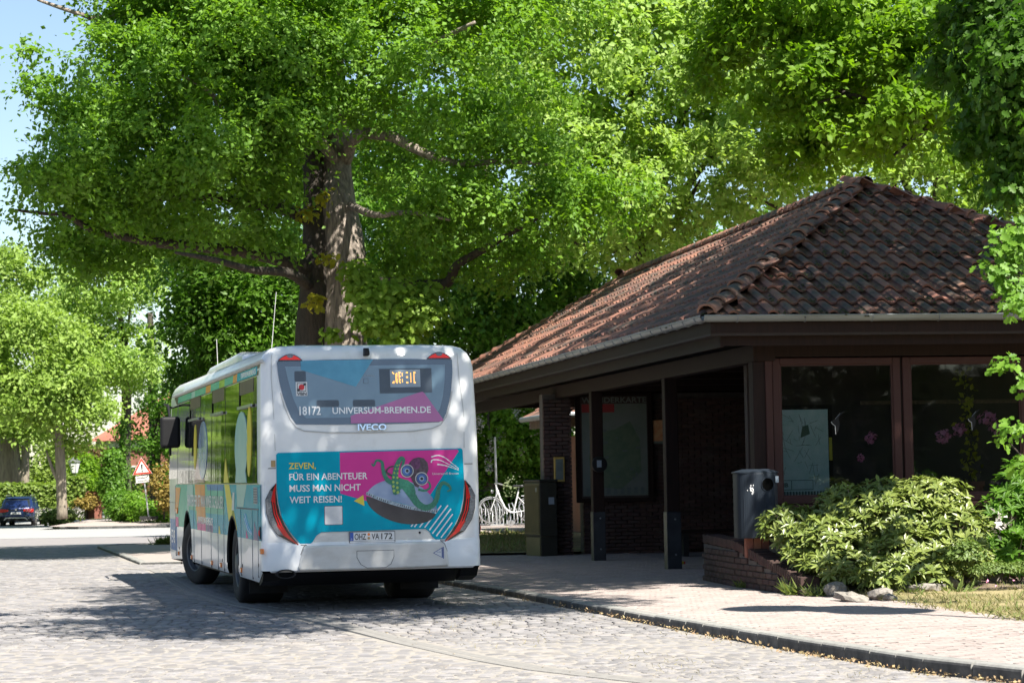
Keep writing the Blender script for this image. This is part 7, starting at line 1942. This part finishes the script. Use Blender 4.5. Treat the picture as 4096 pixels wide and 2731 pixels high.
# ---- street lamps with lantern heads
def lantern(px, py, Y, h, lab):
    g = Vector(A(px, py, Y)); e = empty('street_lamp', g, 0, lab, 'street lamp', 'lantern street lamps')
    MB().tube([(0, 0, 0), (0, 0, .9), (0, 0, .92), (0, 0, h - .95)], [.085, .075, .055, .045], 10).build('pole', M_['galv'], e, smooth=True)
    MB().lathe([(.045, h - .98), (.12, h - .95), (.05, h - .88), (.09, h - .82), (.19, h - .80)], 12).build('collar', M_['lamp_green'], e, smooth=True)
    MB().lathe([(.16, h - .80), (.30, h - .24), (.0, h - .23)], 6).build('glass', M_['lamp_glass'], e)
    MB().lathe([(.34, h - .25), (.33, h - .22), (.12, h - .04), (.05, h), (.0, h + .07)], 6).build('lantern_roof', M_['lamp_green'], e)
    f = MB()
    for k in range(6):
        a = k * math.pi / 3; f.tube([(.165 * math.cos(a), .165 * math.sin(a), h - .80), (.305 * math.cos(a), .305 * math.sin(a), h - .24)], .012, 4)
    f.build('lantern_frame', M_['lamp_green'], e)
lantern(299, 2076, 122, 3.2, 'lantern street lamp standing between the hedge and the brick gate posts')
lantern(58, 2010, 135, 2.6, 'lantern street lamp farther off beside the thick tree at the left edge')
# ---- hedges, gate posts with bins, shrubs
e = hedge('hedge', -27.2, -23.3, 121.5, -.30, 1.42, 1.8, 'tall sunlit clipped hedge behind the blue car', 'hedge_leaf', 5200, .17, 0)
hedge('hedge', -23.1, -22.1, 121.6, -.30, 1.75, 1.3, 'rounded green bush just right of the long hedge', 'hedge_leaf', 1100, .17)
def gate_post(px, py, Y, w, h, lab):
    g = Vector(A(px, py, Y)); e = empty('gate_post', g, 0, lab, 'gate post', 'brick gate posts')
    bx('shaft', (-w / 2, -w / 2, 0), (w / 2, w / 2, h), M_['brick_red'], e); bx('cap', (-w / 2 - .03, -w / 2 - .03, h), (w / 2 + .03, w / 2 + .03, h + .06), M_['brick_red'], e)
gate_post(283, 2074, 124, .40, 1.22, 'narrow brick gate post left of the green bin')
gate_post(330, 2076, 122, .50, 1.32, 'middle brick gate post between the two green bins')
gate_post(374, 2076, 122, .45, 1.40, 'shaded brick gate post right of the green bins')
gate_post(394, 2076, 121, .35, 1.30, 'rightmost brick gate post under the yellow shrub')
def wheelie(px, py, Y, lab):
    g = Vector(A(px, py, Y)); e = empty('wheelie_bin', g, 0, lab, 'bin', 'bins between the gate posts')
    MB().prism([(-.20, 0), (.20, 0), (.26, .92), (-.26, .92)], 'y', -.25, .25).build('body', M_['bin_green'], e, bevel=.02)
    bx('lid', (-.28, -.28, .925), (.28, .28, .99), M_['bin_black'], e, bevel=.02)
wheelie(309, 2074, 123, 'green bin left of the middle gate post'); wheelie(350, 2076, 122.5, 'green bin right of the middle gate post')
def shrub(name, blobs, n, size, mt, lab, group=None, spread=.12):
    o = Vector(blobs[0][0]); o.z = -.3
    e = empty(name, o, 0, lab, 'shrub', group)
    tc, tn = tufts(blobs, n=n, shell=.45); P, Nn = puff(tc, tn, 9, spread)
    leaves('foliage', P - np.array(o), size, M_[mt], e, nrm=Nn, spread=.7)
    MB().tube([(0, 0, 0), (0, 0, .6)], .05, 6).build('stem', M_['bark_dark'], e)
    return e
G3 = 'shrubs along the far pavement'
shrub('yellow_shrub', [B(345, 2010, 121, .7, .6, .32), B(375, 2000, 121, .5, .5, .3)], 150, .14, 'golden_leaf', 'yellow flowering shrub over the brick gate posts', G3)
shrub('leafy_shrub', [B(335, 1880, 125, .7, .8, .9), B(350, 1930, 124.5, .6, .7, .5)], 420, .16, 'maple_leaf', 'bright green shrub beside the lantern lamp', G3, .18)
shrub('bronze_shrub', [B(370, 1860, 127, .9, .8, .9), B(340, 1810, 127, .5, .5, .5)], 330, .14, 'bronze_leaf', 'bronze leaved bush below the gable of the brick house', G3, .18)
shrub('dark_shrub', [B(490, 2040, 116, .8, .7, .5), B(465, 2000, 117, .6, .7, .5), B(520, 2060, 115.5, .7, .6, .35)], 520, .14, 'dark_leaf', 'dark round shrub at the foot of the ivy-clad tree', G3)
shrub('dark_shrub', [B(440, 1930, 121, .6, .7, .9), B(450, 1850, 121, .5, .6, .7)], 420, .15, 'dark_leaf', 'dark conifer-like bush in front of the brick house', G3, .16)
shrub('leafy_shrub', [B(560, 2040, 114, .9, .6, .55), B(640, 2060, 113.5, 1.0, .6, .4), B(540, 2000, 115, .6, .6, .5), B(720, 2055, 113, 1.2, .6, .5)], 560, .14, 'chestnut_leaf', 'green shrub around the foot of the warning sign', G3)
shrub('golden_shrub', [B(655, 1930, 112, .6, .5, .9), B(680, 1990, 111.5, .6, .5, .7)], 330, .14, 'golden_leaf', 'golden brown shrub just left of the bus front', G3)
P = []
for i in range(700): P.append((RNG.uniform(-24.5, -21.8), RNG.uniform(117, 119.5), -.30 + RNG.uniform(0, .5)))
e = empty('lavender', (-23, 118, -.35), 0, 'pale violet lavender row along the hedge foot', 'plant')
leaves('flower_spikes', np.array(P) - np.array([-23, 118, -.35]), .16, M_['blossom_white'], e, shape='blade', spread=.6, adir=(0, 0, 2))
shrub('tall_grass', [B(235, 2065, 117, .8, .6, .35)], 160, .2, 'grass_green', 'tuft of long grass at the foot of the street tree', G3)
bx('bollard', (0, 0, 0), (.14, .14, .95), M_['sign_white'], None, loc=A(232, 2070, 121)); tag(bpy.data.objects['bollard'], 'small white bollard at the hedge end behind the blue car', 'bollard')
# grass tufts at the island's far edge
P = []
for i in range(900):
    q = at(RNG.normal(672, 22), 2150 + RNG.uniform(-6, 12), 63); P.append((q.x, q.y, pz(q.x, q.y)))
leaves('island_grass', np.array(P), .20, M_['grass_green'], None, shape='blade', spread=.7, adir=(0, 0, 2.2))
# ---- brick house with a red roof among the trees
HY = 150
hs = empty('brick_house', (-22.0, HY, -.4), R(-6), 'red brick house with a tiled hip roof half hidden by trees', 'house')
bx('wall', (-4.6, 0, 0), (6.5, 9, 4.05), M_['far_brick'], hs)
bx('cornice', (-4.75, -.12, 4.06), (6.6, 9.1, 4.5), M_['render_white'], hs)
for k in range(16): bx('dentil', (-4.6 + k * .7, -.07, 3.62), (-4.35 + k * .7, -.005, 4.05), M_['far_brick'], hs)
MB().add([(-5.1, -.5, 4.5), (7, -.5, 4.5), (7, 9.5, 4.5), (-5.1, 9.5, 4.5), (-.5, 4.5, 8.0), (4, 4.5, 8.0)], [(0, 1, 5, 4), (1, 2, 5), (2, 3, 4, 5), (3, 0, 4)]).build('roof', M_['slate'], hs)
for x in (-3.2, -.9, 1.6, 4):
    w = bx('window', (x, -.03, 1.0), (x + 1.1, .05, 2.9), M_['render_white'], hs); bx('pane', (x + .1, -.05, 1.1), (x + 1.0, -.035, 2.8), M_['car_glass'], w)
h2 = empty('brick_house', (-24, 178, -.4), 0, 'second house whose red roof shows above the bus mirror', 'house')
bx('wall', (4, 0, 0), (16, 9, 5.5), M_['far_brick'], h2)
MB().add([(3.5, -.5, 5.5), (16.5, -.5, 5.5), (16.5, 9.5, 5.5), (3.5, 9.5, 5.5), (7, 4.5, 11.5), (13, 4.5, 11.5)], [(0, 1, 5, 4), (1, 2, 5), (2, 3, 4, 5), (3, 0, 4)]).build('roof', M_['slate'], h2)
bx('window', (6, -.03, 2), (7.2, .05, 3.6), M_['render_white'], h2)
h3 = empty('white_house', (-25.2, 88, -.5), R(78), 'white rendered house across the road outside the left edge', 'house')
bx('wall', (-7, 0, 0), (7, 4, 3.6), M_['render_white'], h3)
MB().add([(-7.5, -.5, 3.6), (7.5, -.5, 3.6), (7.5, 4.5, 3.6), (-7.5, 4.5, 3.6), (-5, 2, 5.6), (5, 2, 5.6)], [(0, 1, 5, 4), (1, 2, 5), (2, 3, 4, 5), (3, 0, 4)]).build('roof', M_['bin_black'], h3)
for k in range(5):
    w = bx('window', (-6 + k * 2.6, -.05, 1.0), (-4.8 + k * 2.6, .05, 2.8), M_['trim_grey'], h3); bx('pane', (-5.9 + k * 2.6, -.07, 1.1), (-4.9 + k * 2.6, -.055, 2.7), M_['car_glass'], w)
# ---- the blue car driving off
CY_ = 118.5
cg = Vector(A(64, 2108, CY_))
car = empty('parked_car', cg, R(2), 'dark blue compact crossover seen from behind on the far street', 'car')
hw = .90
def loft(secs):
    b = MB(); n = len(secs[0]); vs = [p for s_ in secs for p in s_]
    b.add(vs, [(i * n + k, i * n + (k + 1) % n, (i + 1) * n + (k + 1) % n, (i + 1) * n + k) for i in range(len(secs) - 1) for k in range(n)] + [list(range(n))[::-1], [(len(secs) - 1) * n + k for k in range(n)]])
    return b
def lvl(z, w, y0, y1, r_=.22):
    return [(x, y, z) for x, y in [(-w + r_, y0), (w - r_, y0), (w, y0 + r_), (w, y1 - r_ * 1.5), (w - r_ * 1.5, y1), (-w + r_ * 1.5, y1), (-w, y1 - r_ * 1.5), (-w, y0 + r_)]]
loft([lvl(.30, .84, .12, 4.0), lvl(.42, .89, .02, 4.08), lvl(.62, .90, 0, 4.1), lvl(.88, .89, .04, 4.05), lvl(.98, .86, .08, 3.9), lvl(1.03, .82, .12, 3.2), lvl(1.30, .73, .34, 2.75), lvl(1.50, .64, .55, 2.3), lvl(1.545, .54, .75, 2.0)]).build('body', M_['car_blue'], car, smooth=True, angle=40)
MB().add([(-.70, .135, 1.03), (.70, .135, 1.03), (.61, .43, 1.40), (-.61, .43, 1.40)], [(0, 1, 2, 3)]).build('rear_window', M_['car_glass'], car)
for sx in (-1, 1):
    MB().add([(sx * .815, .45, 1.05), (sx * .80, 2.9, 1.05), (sx * .70, 2.5, 1.36), (sx * .69, .75, 1.38)], [(0, 1, 2, 3)]).build('side_window', M_['car_glass'], car)
    e = MB().prism([(sx * .38, .80), (sx * .38, .90), (sx * .86, .93), (sx * .895, .86), (sx * .88, .74), (sx * .60, .76)], 'y', .10, -.012).build('tail_lamp', M_['red_lens'], car)
    w = empty('wheel', (sx * .78, .75, .33)); w.parent = car
    MB().lathe([(.2, -.11), (.31, -.11), (.335, -.07), (.335, .07), (.31, .11), (.2, .11)], 24, ax='x').build('tyre', M_['rubber'], w, smooth=True); MB().lathe([(.0, sx * .09), (.2, sx * .10)], 20, ax='x').build('rim', M_['alu'], w)
    w = empty('wheel', (sx * .78, 3.3, .33)); w.parent = car
    MB().lathe([(.2, -.11), (.31, -.11), (.335, -.07), (.335, .07), (.31, .11), (.2, .11)], 24, ax='x').build('tyre', M_['rubber'], w, smooth=True); MB().lathe([(.0, sx * .09), (.2, sx * .10)], 20, ax='x').build('rim', M_['alu'], w)
    bx('door_mirror', (sx * .86, 2.35, .98), (sx * 1.04, 2.5, 1.13), M_['car_blue'], car, bevel=.03)
    MB().tube([(sx * .60, .8, 1.555), (sx * .62, .85, 1.60), (sx * .62, 2.0, 1.60), (sx * .60, 2.1, 1.55)], .018, 6).build('roof_rail', M_['alu'], car)
bx('rear_bumper', (-.84, -.02, .30), (.84, .12, .52), M_['black_plastic'], car, bevel=.03)
MB().prism([(-.62, .36), (-.5, .50), (.5, .50), (.62, .36), (.56, .36), (.46, .45), (-.46, .45), (-.56, .36)], 'y', -.02, -.035).build('diffuser', M_['alu'], car)
bx('light_bar', (-.38, .02, .83), (.38, .06, .88), M_['lamp_housing'], car)
p = bx('number_plate', (-.26, -.01, .64), (.26, .02, .76), M_['plate_ink'], car); bx('plate_face', (-.25, -.014, .65), (.25, -.0105, .75), M_['plate_white'], p)
text('lettering', 'ROW EK 377', M_['plate_ink'], p, frame((-.21, -.015, .665), (1, 0, 0), (0, 0, 1)), .07, .42)
MB().lathe([(0, -.01), (.05, -.008), (.05, .0)], 14, ax='y').build('badge', M_['chrome'], car, loc=(0, .02, .90))
bx('roof_spoiler', (-.60, .40, 1.42), (.60, .70, 1.46), M_['car_blue'], car, bevel=.015)
MB().span((-.72, .12, .28), (.72, 3.6, .34)).build('underbody', M_['black_plastic'], car)
